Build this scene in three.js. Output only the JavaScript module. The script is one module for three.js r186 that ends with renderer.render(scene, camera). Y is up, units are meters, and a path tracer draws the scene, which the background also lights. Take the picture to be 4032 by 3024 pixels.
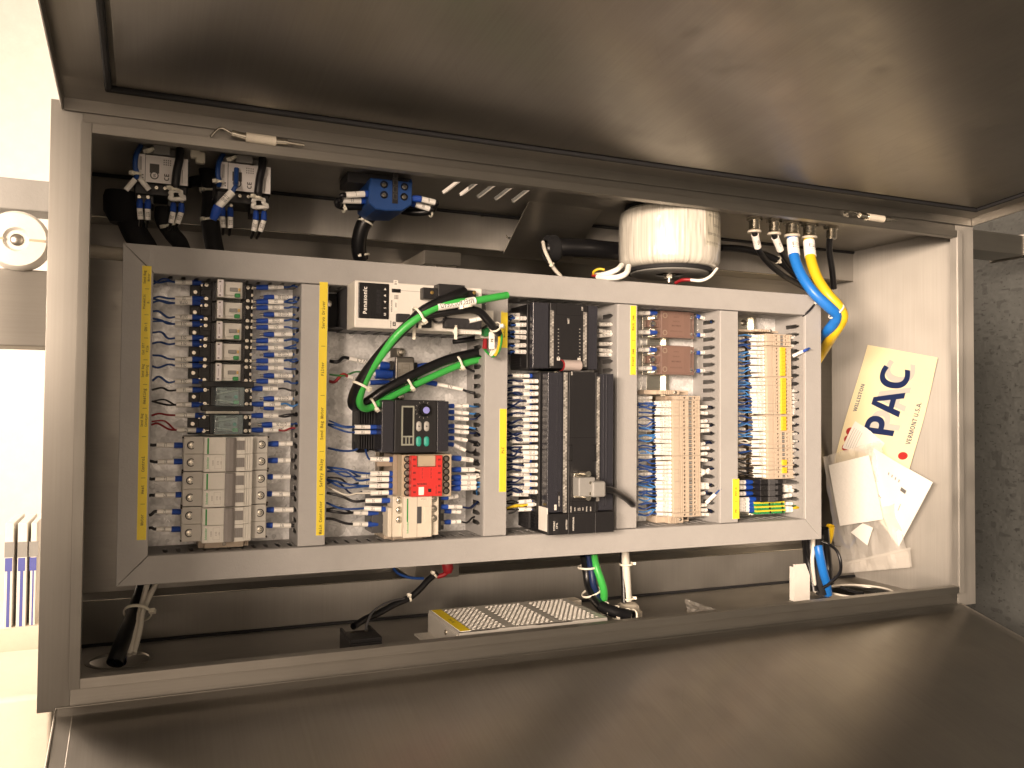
import * as THREE from 'three';
import { RoundedBoxGeometry } from 'three/addons/geometries/RoundedBoxGeometry.js';
import { mergeGeometries, toCreasedNormals } from 'three/addons/utils/BufferGeometryUtils.js';
import { RectAreaLightUniformsLib } from 'three/addons/lights/RectAreaLightUniformsLib.js';

// ---------------------------------------------------------------- camera, light, exposure
// Measures below are millimetres in the cabinet's own axes (x to its right, y up, z out of its front); the floor lies at y = -870.
const FLOOR = -870;
const W = ([x, y, z]) => [x / 1000, (y - FLOOR) / 1000, z / 1000];
const scene = new THREE.Scene();
const EYE = [-0.9159, 514.6014, 994.0163], FOCAL = 3356.4;
const AXES = [[0.0082, -0.9196, 0.3927], [-0.9996, -0.0186, -0.0225], [0.028, -0.3924, -0.9194]];   // the phone was held upright on its side
const camera = new THREE.PerspectiveCamera(2 * Math.atan(1512 / FOCAL) * 180 / Math.PI, 4 / 3, 0.02, 60);
{
  const [r, d, f] = AXES.map((a) => new THREE.Vector3(...a).normalize());
  camera.quaternion.setFromRotationMatrix(new THREE.Matrix4().makeBasis(r, d.clone().negate(), f.clone().negate()));
  camera.position.set(...W(EYE));
  scene.add(camera);
}
scene.background = new THREE.Color().setRGB(0.1, 0.085, 0.07);
const renderer = new THREE.WebGLRenderer({ antialias: true });
renderer.toneMapping = THREE.LinearToneMapping;
renderer.toneMappingExposure = 0.98;
renderer.shadowMap.enabled = true;
RectAreaLightUniformsLib.init();
const WARM = new THREE.Color().setRGB(1, 0.79, 0.615);
// ceiling lamps: [centre, width, length, strength, what it is]
const LAMPS = [
  [[300, 1780, 1680], 300, 900, 185, 'warm white ceiling lamp before the open doors'],
  [[300, 1780, 2700], 1500, 800, 38, 'warm white ceiling panel lamp behind the photographer'],
  [[150, 1780, -1500], 1800, 1200, 13, 'warm white ceiling panel lamp over the room behind the cabinet'],
  [[1900, 1780, -300], 900, 1200, 18, 'warm white ceiling panel lamp over the aisle beside the vented wall'],
];

// ---------------------------------------------------------------- helpers
let seed = 7;
const rnd = () => { seed = (seed * 1664525 + 1013904223) >>> 0; return seed / 4294967296; };
const rr = (a, b) => a + (b - a) * rnd();
const V3 = (p) => new THREE.Vector3(...p);
const add3 = (a, b, k = 1) => [a[0] + b[0] * k, a[1] + b[1] * k, a[2] + b[2] * k];
const mix3 = (a, b, t) => [a[0] + (b[0] - a[0]) * t, a[1] + (b[1] - a[1]) * t, a[2] + (b[2] - a[2]) * t];
// where the line of sight through a point of the photograph meets the plane axis = value
function meet(p, axis, value) {
  const a = (p[0] - 2016) / FOCAL, b = (p[1] - 1512) / FOCAL;
  const d = [0, 1, 2].map((i) => a * AXES[0][i] + b * AXES[1][i] + AXES[2][i]);
  const t = (value - EYE[axis]) / d[axis];
  return add3(EYE, d, t);
}
const zoom = (x, y, s) => (u, v) => [x + u * s, y + v * s];
const ZA = zoom(540, 1020, 0.3616), ZB = zoom(540, 1600, 0.3616), ZC = zoom(1220, 1080, 0.3617), ZD = zoom(1220, 1560, 0.3617), ZE = zoom(1940, 1140, 0.3014),
  ZF = zoom(1940, 1600, 0.3256), ZG = zoom(2440, 1160, 0.3617), ZH = zoom(2440, 1600, 0.3617), ZT = zoom(400, 500, 0.4069), ZU = zoom(1200, 600, 0.4521), ZV = zoom(2100, 700, 0.4521),
  ZW = zoom(2900, 700, 0.5118), ZX = zoom(3100, 1300, 0.7236), ZP = zoom(1250, 2150, 0.5877), ZQ = zoom(350, 2150, 0.4973), ZR = zoom(2400, 2050, 0.4973), ZL = zoom(0, 0, 0.663), ZK = zoom(0, 1900, 0.677);
const at = (Z, u, v, z) => meet(Z(u, v), 2, z);

const names = new Set();
const numbered = (n) => { let k = n, i = 0; while (names.has(k)) k = `${n}_${String(++i).padStart(3, '0')}`; names.add(k); return k; };
function thing(name, label, category, origin, group, kind) {
  const o = new THREE.Group();
  o.name = numbered(name); o.position.set(...W(origin)); o.userData = { label, category, }; if (group) o.userData.group = group; if (kind) o.userData.kind = kind;
  o.userData.origin = origin; scene.add(o); return o;
}
const originOf = (o) => { while (!o.userData.origin) o = o.parent; return o.userData.origin; };
function part(parent, name, geoms, material, label) {
  const list = (Array.isArray(geoms) ? geoms : [geoms]).map((g) => (g.index ? g.toNonIndexed() : g));
  const g = list.length > 1 ? mergeGeometries(list.map((q) => { const c = q.clone(); for (const k of Object.keys(c.attributes)) if (!['position', 'normal', 'uv'].includes(k)) c.deleteAttribute(k); return c; })) : list[0].clone();
  const o = originOf(parent);
  g.translate(-o[0], -o[1], -o[2]); g.scale(0.001, 0.001, 0.001);
  const m = new THREE.Mesh(g, material); m.name = name; m.castShadow = m.receiveShadow = true; if (label) m.userData.label = label;
  parent.add(m); return m;
}
function single(name, label, category, geoms, material, group, kind) {      // a thing that is one mesh
  const g0 = Array.isArray(geoms) ? geoms[0] : geoms; g0.computeBoundingBox(); const b = g0.boundingBox;
  const o = [(b.min.x + b.max.x) / 2, b.min.y, (b.min.z + b.max.z) / 2];
  const holder = new THREE.Group(); holder.userData.origin = o;
  const m = part(holder, name, geoms, material); m.removeFromParent(); m.name = numbered(name); m.position.set(...W(o));
  m.userData = { label, category }; if (group) m.userData.group = group; if (kind) m.userData.kind = kind;
  scene.add(m); return m;
}
function copyOf(root, origin, label) {
  const c = root.clone(); const o = root.userData.origin; c.name = numbered(root.name.replace(/_\d{3}$/, ''));
  c.userData = { ...root.userData, label, origin }; c.position.set(...W(origin)); scene.add(c); return c;
}
// uv in metres from the way each face points; brush: the axis the brushing runs along (becomes v)
function uvBox(g, brush) {
  g = g.index ? g.toNonIndexed() : g;
  const p = g.attributes.position, uv = new Float32Array(p.count * 2), a = new THREE.Vector3(), b = new THREE.Vector3(), c = new THREE.Vector3();
  for (let i = 0; i < p.count; i += 3) {
    a.fromBufferAttribute(p, i); b.fromBufferAttribute(p, i + 1); c.fromBufferAttribute(p, i + 2);
    const n = b.clone().sub(a).cross(c.clone().sub(a)); const ax = Math.abs(n.x), ay = Math.abs(n.y), az = Math.abs(n.z);
    let uA, vA;
    if (ax >= ay && ax >= az) [uA, vA] = [2, 1]; else if (ay >= az) [uA, vA] = [0, 2]; else [uA, vA] = [0, 1];
    if (brush !== undefined && uA === brush) [uA, vA] = [vA, uA];
    [a, b, c].forEach((q, k) => { const e = q.toArray(); uv[(i + k) * 2] = e[uA] / 1000 + 0.13 * e[3 - uA - vA] / 1000; uv[(i + k) * 2 + 1] = e[vA] / 1000; });
  }
  g.setAttribute('uv', new THREE.BufferAttribute(uv, 2));
  return g;
}
function box(x0, x1, y0, y1, z0, z1, r = 0, brush) {
  const w = Math.abs(x1 - x0), h = Math.abs(y1 - y0), d = Math.abs(z1 - z0);
  const g = r > 0 ? new RoundedBoxGeometry(w, h, d, r > 1 ? 2 : 1, Math.min(r, w / 2.05, h / 2.05, d / 2.05)) : new THREE.BoxGeometry(w, h, d);
  g.translate((x0 + x1) / 2, (y0 + y1) / 2, (z0 + z1) / 2);
  return uvBox(g, brush);
}
// box whose front face spans two corners of the photograph at height z1
function face(Z, u0, v0, u1, v1, z) { const a = at(Z, u0, v0, z), b = at(Z, u1, v1, z); return { x0: Math.min(a[0], b[0]), x1: Math.max(a[0], b[0]), y0: Math.min(a[1], b[1]), y1: Math.max(a[1], b[1]) }; }
const boxF = (f, z0, z1, r = 0) => box(f.x0, f.x1, f.y0, f.y1, z0, z1, r);
const boxZ = (Z, u0, v0, u1, v1, z0, z1, r = 0) => boxF(face(Z, u0, v0, u1, v1, z1), z0, z1, r);
const quatTo = (d) => new THREE.Quaternion().setFromUnitVectors(new THREE.Vector3(0, 1, 0), V3(d).normalize());
function rod(a, b, r0, r1 = r0, seg = 12) {
  const d = V3(b).sub(V3(a)), g = new THREE.CylinderGeometry(r1, r0, d.length(), seg);
  g.applyQuaternion(quatTo(d.toArray())); g.translate((a[0] + b[0]) / 2, (a[1] + b[1]) / 2, (a[2] + b[2]) / 2);
  return uvM(g);
}
const uvM = (g) => (g.index ? g.toNonIndexed() : g);
function lathe(a, dir, profile, seg = 20) {            // profile: [radius, distance along dir]
  const g = new THREE.LatheGeometry(profile.map(([r, t]) => new THREE.Vector2(Math.max(r, 0.001), t)), seg);
  g.applyQuaternion(quatTo(dir)); g.translate(...a); return uvM(toCreasedNormals(g, 0.6));
}
function tube(pts, r, seg = 24, rad = 8, tension = 0.5) {
  return uvM(new THREE.TubeGeometry(new THREE.CatmullRomCurve3(pts.map(V3), false, 'catmullrom', tension), seg, r, rad));
}
// a prism: outline [[p, q], ...] in the plane across the axis, from a0 to a1 along it. axis 0: outline is (y, z); 1: (x, z); 2: (x, y)
function prism(axis, outline, a0, a1, holes = [], bevel = 0, curve = 4, brush) {
  const s = new THREE.Shape(outline.map(([p, q]) => new THREE.Vector2(p, q)));
  for (const h of holes) s.holes.push(h instanceof THREE.Path ? h : new THREE.Path(h.map(([p, q]) => new THREE.Vector2(p, q))));
  const g = new THREE.ExtrudeGeometry(s, { depth: Math.abs(a1 - a0) - 2 * bevel, bevelEnabled: bevel > 0, bevelSize: bevel, bevelThickness: bevel, bevelOffset: -bevel, bevelSegments: 1, curveSegments: curve });
  g.translate(0, 0, Math.min(a0, a1) + bevel);
  const m = new THREE.Matrix4();
  if (axis === 0) m.set(0, 0, 1, 0, 1, 0, 0, 0, 0, 1, 0, 0, 0, 0, 0, 1);
  else if (axis === 1) { m.set(1, 0, 0, 0, 0, 0, 1, 0, 0, 1, 0, 0, 0, 0, 0, 1); }
  if (axis < 2) g.applyMatrix4(m);
  let q = g;
  if (axis === 1) {                                    // that one mirrors: turn the faces round again
    q = g.index ? g.toNonIndexed() : g;
    for (const k of Object.keys(q.attributes)) { const t = q.attributes[k], n = t.itemSize, arr = t.array; for (let i = 0; i < t.count; i += 3) for (let c = 0; c < n; c++) { const x = arr[(i + 1) * n + c]; arr[(i + 1) * n + c] = arr[(i + 2) * n + c]; arr[(i + 2) * n + c] = x; } }
    q.computeVertexNormals();
  }
  return uvBox(q, brush);
}
const circlePath = (x, y, r) => { const p = new THREE.Path(); p.absarc(x, y, r, 0, Math.PI * 2, true); return p; };
function quad(c, U, Vv, w, h, r, bend) {               // a flat print: centre, reading direction, upward direction, size, cell of the print sheet
  const u = V3(U).normalize(), v = V3(Vv).normalize(), n = 6, P = [], T = [], N = [], nn = u.clone().cross(v);
  const nu = bend ? n : 1, nv = bend ? n : 1;
  const pt = (i, j) => { const a = i / nu - 0.5, b = j / nv - 0.5; const q = V3(c).addScaledVector(u, a * w).addScaledVector(v, b * h); if (bend) q.addScaledVector(nn, bend(a, b)); return q; };
  for (let i = 0; i < nu; i++) for (let j = 0; j < nv; j++) for (const [di, dj] of [[0, 0], [1, 0], [1, 1], [0, 0], [1, 1], [0, 1]]) {
    P.push(...pt(i + di, j + dj).toArray()); N.push(nn.x, nn.y, nn.z); const a = (i + di) / nu, b = (j + dj) / nv; T.push(r[0] + (r[2] - r[0]) * a, r[1] + (r[3] - r[1]) * b);
  }
  const g = new THREE.BufferGeometry();
  g.setAttribute('position', new THREE.Float32BufferAttribute(P, 3)); g.setAttribute('normal', new THREE.Float32BufferAttribute(N, 3)); g.setAttribute('uv', new THREE.Float32BufferAttribute(T, 2));
  if (bend) g.computeVertexNormals();
  return g;
}
// ---------------------------------------------------------------- print sheets (lettering)
function sheet(w, h) { const c = document.createElement('canvas'); c.width = w; c.height = h; const x = c.getContext('2d'); x.fillStyle = '#fff'; x.fillRect(0, 0, w, h); const t = new THREE.CanvasTexture(c); t.colorSpace = THREE.SRGBColorSpace; t.magFilter = THREE.LinearFilter; return { c, x, t, w, h, px: 2, py: 2, row: 0 }; }
const PR = sheet(2048, 2048), SL = sheet(2048, 1024);
function print(wmm, hmm, draw, k = 4) {                // draw(ctx, w, h) in pixels, y down
  const w = Math.ceil(wmm * k), h = Math.ceil(hmm * k), s = PR;
  if (s.px + w + 3 > s.w) { s.px = 2; s.py += s.row + 3; s.row = 0; }
  if (s.py + h > s.h) throw new Error('print sheet is full');
  s.x.save(); s.x.translate(s.px, s.py); s.x.beginPath(); s.x.rect(-1, -1, w + 2, h + 2); s.x.clip(); draw(s.x, w, h, k); s.x.restore();
  const r = [(s.px + 0.5) / s.w, 1 - (s.py + h - 0.5) / s.h, (s.px + w - 0.5) / s.w, 1 - (s.py + 0.5) / s.h];
  s.px += w + 3; s.row = Math.max(s.row, h); return r;
}
function write(x, text, px, py, size, color = '#222', font = 'sans-serif', align = 'center', bold = '') { x.fillStyle = color; x.font = `${bold} ${size}px ${font}`; x.textAlign = align; x.textBaseline = 'middle'; x.fillText(text, px, py); }
const fill = (x, w, h, c) => { x.fillStyle = c; x.fillRect(-1, -1, w + 2, h + 2); };
const sleeveCells = new Map();
function sleeveCell(text) {
  if (!sleeveCells.has(text)) {
    const n = sleeveCells.size, cx = (n % 16) * 128, cy = Math.floor(n / 16) * 32;
    if (cy >= 1024) throw new Error('sleeve sheet is full');
    SL.x.fillStyle = '#f2efe9'; SL.x.fillRect(cx, cy, 128, 32);
    write(SL.x, text, cx + 64, cy + 17, Math.min(19, 118 / Math.max(4, text.length * 0.62)), '#1c1c20', 'sans-serif', 'center', '');
    sleeveCells.set(text, [(cx + 1) / 2048, 1 - (cy + 31) / 1024, (cx + 127) / 2048, 1 - (cy + 1) / 1024]);
  }
  return sleeveCells.get(text);
}
// ---------------------------------------------------------------- surface textures
const fract = (x) => x - Math.floor(x);
const hash = (a, b) => { let h = (Math.imul(a | 0, 374761393) + Math.imul(b | 0, 668265263)) | 0; h = Math.imul(h ^ (h >>> 13), 1274126177); return ((h ^ (h >>> 16)) >>> 0) / 4294967296; };
function vnoise(x, y, px, py, s = 0) { const i = Math.floor(x), j = Math.floor(y); let f = x - i, g = y - j; f = f * f * (3 - 2 * f); g = g * g * (3 - 2 * g); const m = (a, n) => ((a % n) + n) % n; const h = (a, b) => hash(m(a, px) + s * 131, m(b, py) + s * 71); return (h(i, j) * (1 - f) + h(i + 1, j) * f) * (1 - g) + (h(i, j + 1) * (1 - f) + h(i + 1, j + 1) * f) * g; }
function dataTex(n, fn, srgb, rep) {
  const d = new Uint8Array(n * n * 4);
  for (let j = 0; j < n; j++) for (let i = 0; i < n; i++) { const c = fn(i / n, j / n, i, j), k = (j * n + i) * 4; for (let q = 0; q < 3; q++) d[k + q] = Math.max(0, Math.min(255, 255 * (Array.isArray(c) ? c[q] : c))); d[k + 3] = 255; }
  const t = new THREE.DataTexture(d, n, n); t.wrapS = t.wrapT = THREE.RepeatWrapping; t.magFilter = THREE.LinearFilter; t.minFilter = THREE.LinearMipmapLinearFilter; t.generateMipmaps = true; if (srgb) t.colorSpace = THREE.SRGBColorSpace; t.repeat.set(rep, rep); t.needsUpdate = true; return t;
}
const brushN = (u, v, s) => 0.6 * vnoise(u * 512, v * 9, 512, 9, s) + 0.28 * vnoise(u * 230, v * 5, 230, 5, s + 1) + 0.12 * vnoise(u * 60, v * 3, 60, 3, s + 2);
const steelCol = dataTex(1024, (u, v) => { const b = brushN(u, v, 1), m = vnoise(u * 7, v * 7, 7, 7, 5) * 0.6 + vnoise(u * 23, v * 23, 23, 23, 6) * 0.4; return 0.82 + 0.035 * (b - 0.5) + 0.04 * (m - 0.5); }, true, 1.7);
const steelRough = dataTex(512, (u, v) => { const b = brushN(u, v, 2), m = vnoise(u * 5, v * 5, 5, 5, 8) * 0.6 + vnoise(u * 17, v * 17, 17, 17, 9) * 0.4; return 0.70 + 0.09 * (b - 0.5) + 0.24 * (m - 0.5); }, false, 1.7);
const doorRough = (() => {
  const n = 1024, sc = new Float32Array(n * n);
  for (let k = 0; k < 90; k++) { let x = hash(k, 11) * n, y = hash(k, 12) * n; const a = hash(k, 13) * 6.28, L = 15 + hash(k, 14) * 120, w = 0.1 + 0.16 * hash(k, 15), bend = (hash(k, 16) - 0.5) * 0.01; for (let t = 0; t < L; t++) { x += Math.cos(a + bend * t); y += Math.sin(a + bend * t); sc[((Math.floor(y) % n + n) % n) * n + ((Math.floor(x) % n + n) % n)] += w; } }
  for (let k = 0; k < 26; k++) { const cx = hash(k, 21) * n, cy = hash(k, 22) * n, r = 8 + 22 * hash(k, 23); for (let dy = -r; dy <= r; dy++) for (let dx = -r; dx <= r; dx++) { const q = Math.hypot(dx, dy * 0.7) / r; if (q < 1) sc[((Math.floor(cy + dy) % n + n) % n) * n + ((Math.floor(cx + dx) % n + n) % n)] += 0.12 * (1 - q) * (0.5 + vnoise(cx + dx * 0.5, cy + dy * 0.5, 4096, 4096, 24)); } }
  return dataTex(n, (u, v, i, j) => { const b = brushN(u, v, 2), m = vnoise(u * 4, v * 4, 4, 4, 8) * 0.5 + vnoise(u * 13, v * 13, 13, 13, 9) * 0.3 + vnoise(u * 40, v * 40, 40, 40, 10) * 0.2; return 0.70 + 0.08 * (b - 0.5) + 0.34 * (m - 0.5) + sc[j * n + i]; }, false, 1.9);
})();
const steelBump = dataTex(512, (u, v) => brushN(u, v, 3), false, 4);
const spangle = (() => {
  const n = 44, pts = []; for (let j = 0; j < n; j++) for (let i = 0; i < n; i++) pts.push([i + hash(i, j * 3 + 1) * 0.9, j + hash(i * 5 + 2, j) * 0.9, hash(i + 77, j + 5), hash(i + 9, j + 55) * 6.28]);
  return (u, v) => {
    u += 0.012 * (vnoise(u * 30, v * 30, 30, 30, 11) - 0.5); v += 0.012 * (vnoise(u * 30, v * 30, 30, 30, 12) - 0.5);
    const x = fract(u) * n, y = fract(v) * n, i0 = Math.floor(x), j0 = Math.floor(y); let best = 9, id = 0;
    for (let dj = -1; dj <= 1; dj++) for (let di = -1; di <= 1; di++) { const i = (i0 + di + n) % n, j = (j0 + dj + n) % n, p = pts[j * n + i]; let dx = p[0] - i + i0 + di - x, dy = p[1] - j + j0 + dj - y; const c = Math.cos(p[3]), s = Math.sin(p[3]); const d = (dx * c + dy * s) ** 2 * 0.5 + (dy * c - dx * s) ** 2 * 1.6; if (d < best) { best = d; id = j * n + i; } }
    return [pts[id][2], pts[id][3], best];
  };
})();
const zincCol = dataTex(1024, (u, v) => { const [a, b] = spangle(u, v), f = vnoise(u * 220, v * 220, 220, 220, 21); return 0.88 + 0.13 * (a - 0.5) + 0.10 * (f - 0.5); }, true, 2.1);
const zincRough = dataTex(512, (u, v) => { const [a, b] = spangle(u, v), f = vnoise(u * 90, v * 90, 90, 90, 22); return 0.42 + 0.3 * (fract(b * 1.7) - 0.5) + 0.2 * (f - 0.5); }, false, 2.1);
const zincBump = dataTex(512, (u, v) => { const [a, b, d] = spangle(u, v); return 0.5 + 0.5 * (a - 0.5) * Math.cos(b * 3 + u * 300); }, false, 2.1);
const grain = dataTex(256, (u, v) => 0.5 * vnoise(u * 128, v * 128, 128, 128, 31) + 0.5 * vnoise(u * 50, v * 50, 50, 50, 32), false, 12);
const dustCol = dataTex(512, (u, v) => { const m = vnoise(u * 9, v * 9, 9, 9, 33) * 0.5 + vnoise(u * 31, v * 31, 31, 31, 34) * 0.3 + vnoise(u * 110, v * 110, 110, 110, 35) * 0.2; return 0.965 + 0.045 * (m - 0.5); }, true, 4);
const film = dataTex(512, (u, v) => { const b = vnoise(u * 120, v * 5 + 2 * vnoise(u * 12, v * 4, 12, 4, 42), 120, 5, 41); return 0.6 * b + 0.4 * vnoise(u * 26, v * 9, 26, 9, 43); }, false, 1);
const concrete = dataTex(1024, (u, v) => {
  const m = vnoise(u * 6, v * 6, 6, 6, 51) * 0.5 + vnoise(u * 40, v * 40, 40, 40, 52) * 0.3 + vnoise(u * 200, v * 200, 200, 200, 53) * 0.2;
  const p = vnoise(u * 70, v * 46, 70, 46, 54), q = vnoise(u * 210, v * 130, 210, 130, 55), big = vnoise(u * 9, v * 7, 9, 7, 56);
  let c = 0.43 + 0.10 * (m - 0.5); if (p > 0.86 - 0.08 * big) c -= 0.07; if (q > 0.88) c -= 0.13; if (q < 0.06) c += 0.05; return [c * 0.99, c, c * 0.97];
}, true, 1.6);
const concreteBump = dataTex(512, (u, v) => 0.5 * vnoise(u * 70, v * 46, 70, 46, 54) + 0.5 * vnoise(u * 120, v * 120, 120, 120, 57), false, 1.6);

const C = (hex) => new THREE.Color(hex);
const mt = (hex, roughness = 0.5, o = {}) => new THREE.MeshStandardMaterial({ color: C(hex), roughness, ...o });
const mp = (hex, roughness = 0.5, o = {}) => new THREE.MeshPhysicalMaterial({ color: C(hex), roughness, ...o });
const plastic = (hex, r = 0.5, o = {}) => mt(hex, r, { bumpMap: grain, bumpScale: 0.00012, map: dustCol, ...o });
const M = {
  steel: mp('#c8c4bd', 0.62, { metalness: 1, map: steelCol, roughnessMap: steelRough, bumpMap: steelBump, bumpScale: 0.00003, anisotropy: 0.8 }),
  steelFloor: mp('#c8c4bd', 0.95, { metalness: 1, map: steelCol, roughnessMap: steelRough, bumpMap: steelBump, bumpScale: 0.00003, anisotropy: 0.8 }),
  steelDoor: mp('#c8c4bd', 0.54, { metalness: 1, map: steelCol, roughnessMap: doorRough, bumpMap: steelBump, bumpScale: 0.00003, anisotropy: 0.88 }),
  steelPlain: mp('#c8c4bd', 0.66, { metalness: 1, map: steelCol, roughnessMap: steelRough, anisotropy: 0.75 }),
  zinc: mt('#ffffff', 0.95, { metalness: 0.35, map: zincCol, roughnessMap: zincRough, bumpMap: zincBump, bumpScale: 0.00012 }),
  psu: mt('#dedad2', 0.45, { metalness: 0.55, map: dustCol }),
  rail: mt('#d2cfc4', 0.24, { metalness: 1, roughnessMap: null }),
  nickel: mt('#c9c4b8', 0.22, { metalness: 1 }),
  screw: mt('#9a968e', 0.35, { metalness: 1 }),
  brass: mt('#c8a868', 0.3, { metalness: 1 }),
  duct: plastic('#a9a7a5', 0.55), ductDark: plastic('#9b9997', 0.6),
  yellow: mt('#fff', 0.5), print: new THREE.MeshStandardMaterial({ map: PR.t, roughness: 0.5 }), glossPrint: new THREE.MeshStandardMaterial({ map: PR.t, roughness: 0.2 }),
  sleeve: new THREE.MeshStandardMaterial({ map: SL.t, roughness: 0.55 }),
  boot: mt('#1747a8', 0.42), wireBlue: mt('#1d4486', 0.45), wireNavy: mt('#16264f', 0.45), wireBlack: mt('#17161a', 0.42), wireRed: mt('#8d1a22', 0.45), wireWhite: mt('#d9d4c8', 0.5), wireGreen: mt('#2f7a3c', 0.45), wireYellow: mt('#d9b92c', 0.45), wireLight: mt('#3a78b8', 0.45),
  black: plastic('#1b1a1c', 0.45), blackMatt: plastic('#232224', 0.65), blackGloss: mt('#101012', 0.14), rubber: plastic('#17171a', 0.75),
  cableBlack: mt('#141416', 0.33), cableGreen: mt('#3fae4c', 0.36), cableGreenDark: mt('#2c8f3d', 0.36), cableBlue: mt('#1f6fc4', 0.36), cableYellow: mt('#d8b423', 0.38), tie: mt('#ebe6d6', 0.45),
  white: plastic('#e4e0d8', 0.45), cream: plastic('#dcd3c2', 0.5), breaker: plastic('#c9c6bf', 0.45), breakerNose: plastic('#dedbd3', 0.42), toggle: plastic('#8b8683', 0.45), greyDark: plastic('#4a4a4c', 0.5), grey: plastic('#8c8b88', 0.5),
  beige: plastic('#c3b3a0', 0.5), beigeDark: plastic('#a39281', 0.6), tan: plastic('#b7a78f', 0.5), red: plastic('#d2332f', 0.42), jumper: mt('#f0b52a', 0.4), green: mt('#1f8a3d', 0.5), greenTerm: plastic('#2f8f4c', 0.5), yellowTerm: plastic('#d8c93a', 0.5),
  brown: plastic('#7f6358', 0.42), hole: mt('#2a2320', 0.9), darkHole: mt('#0d0d0e', 0.9), teal: mt('#2f9c8b', 0.45), lavender: mt('#8f90d8', 0.35), greyButton: mt('#a7a49f', 0.45),
  clear: mp('#ffffff', 0.08, { transmission: 1, thickness: 0, ior: 1.45, specularIntensity: 0.8 }), clearBlue: mp('#dff2f4', 0.1, { transmission: 0.85, thickness: 0 }), smoke: mp('#55555f', 0.16, { transmission: 0.72, thickness: 0 }),
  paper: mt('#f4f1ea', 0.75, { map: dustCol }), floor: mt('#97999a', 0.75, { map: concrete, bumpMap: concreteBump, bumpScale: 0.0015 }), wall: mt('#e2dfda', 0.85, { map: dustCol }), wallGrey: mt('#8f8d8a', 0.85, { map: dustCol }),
};
M.boot.bumpMap = grain; M.boot.bumpScale = 0.0002;
M.steelDark = M.steelPlain;
// ---------------------------------------------------------------- the room around (only what the steel mirrors and what shows past the cabinet)
single('floor', 'grey speckled concrete floor under and around the steel cabinet', 'floor', box(-3000, 3000, FLOOR - 60, FLOOR, -2800, 3200), M.floor, null, 'structure');
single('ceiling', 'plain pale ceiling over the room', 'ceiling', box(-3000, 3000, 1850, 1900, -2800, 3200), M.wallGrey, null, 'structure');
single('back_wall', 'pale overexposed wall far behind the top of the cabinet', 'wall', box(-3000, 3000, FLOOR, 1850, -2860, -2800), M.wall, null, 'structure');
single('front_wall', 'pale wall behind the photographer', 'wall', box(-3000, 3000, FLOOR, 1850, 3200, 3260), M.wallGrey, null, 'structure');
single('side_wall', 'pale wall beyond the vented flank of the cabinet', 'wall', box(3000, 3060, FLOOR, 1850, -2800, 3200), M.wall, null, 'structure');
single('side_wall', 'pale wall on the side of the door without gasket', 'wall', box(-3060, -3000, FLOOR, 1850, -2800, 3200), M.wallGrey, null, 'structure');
for (const [c, w, l, power, label] of LAMPS) {
  const o = thing('ceiling_lamp', label, 'lamp', c);
  part(o, 'housing', [box(c[0] - w / 2 - 25, c[0] + w / 2 + 25, c[1] + 12, c[1] + 66, c[2] - l / 2 - 25, c[2] + l / 2 + 25, 4)], M.white);
  const glow = new THREE.MeshStandardMaterial({ color: C('#ffffff'), emissive: WARM, emissiveIntensity: Math.min(power * 0.25, 4) });
  part(o, 'diffuser', box(c[0] - w / 2, c[0] + w / 2, c[1] + 4, c[1] + 11.5, c[2] - l / 2, c[2] + l / 2), glow);
  const light = new THREE.RectAreaLight(WARM, power, w / 1000, l / 1000);
  light.position.set(...W(c)); light.lookAt(...W([c[0], c[1] - 100, c[2]])); scene.add(light);
}

// ---------------------------------------------------------------- the steel cabinet
const cabinet = thing('steel_cabinet', 'brushed stainless steel control cabinet with both doors swung open', 'control cabinet', [0, -612, 0]);
const X = 270, XL = 281, YT = 586, YB = -588, ZFRONT = 98;
part(cabinet, 'top_wall', box(-XL - 2, X + 2, YT, YT + 2, -110, ZFRONT, 0, 0), M.steel);
part(cabinet, 'bottom_wall', box(-XL - 2, X + 2, YB - 2, YB, -162, ZFRONT, 0, 0), M.steelFloor);
// flank with the cable holes (its wall faces the door without gasket)
{
  const h1 = meet(ZK(695, 1030), 0, -XL), h2 = [0, -505, -15];
  const ellipse = (y, z, a, b) => { const p = new THREE.Path(); p.absellipse(y, z, a, b, 0, Math.PI * 2, true); return p; };
  part(cabinet, 'side_wall', prism(0, [[YB, -110], [YT, -110], [YT, ZFRONT], [YB, ZFRONT]], -XL - 2, -XL, [ellipse(h1[1], h1[2], 32, 27), ellipse(h2[1], h2[2], 52, 45)], 0, 24, 1), M.steel);
  part(cabinet, 'hole_collar', lathe([-XL - 1, h1[1], h1[2]], [1, 0, 0], [[30, 0], [35, 0], [35, 1.6], [30, 1.6], [30, 0]], 32), M.steelDark);
  part(cabinet, 'hole_edging', [tube(Array.from({ length: 25 }, (_, i) => [-XL + 1, h2[1] + 52 * Math.cos(i * Math.PI / 12), h2[2] + 45 * Math.sin(i * Math.PI / 12)]), 1.6, 48, 6)], M.wireWhite);
}
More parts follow.
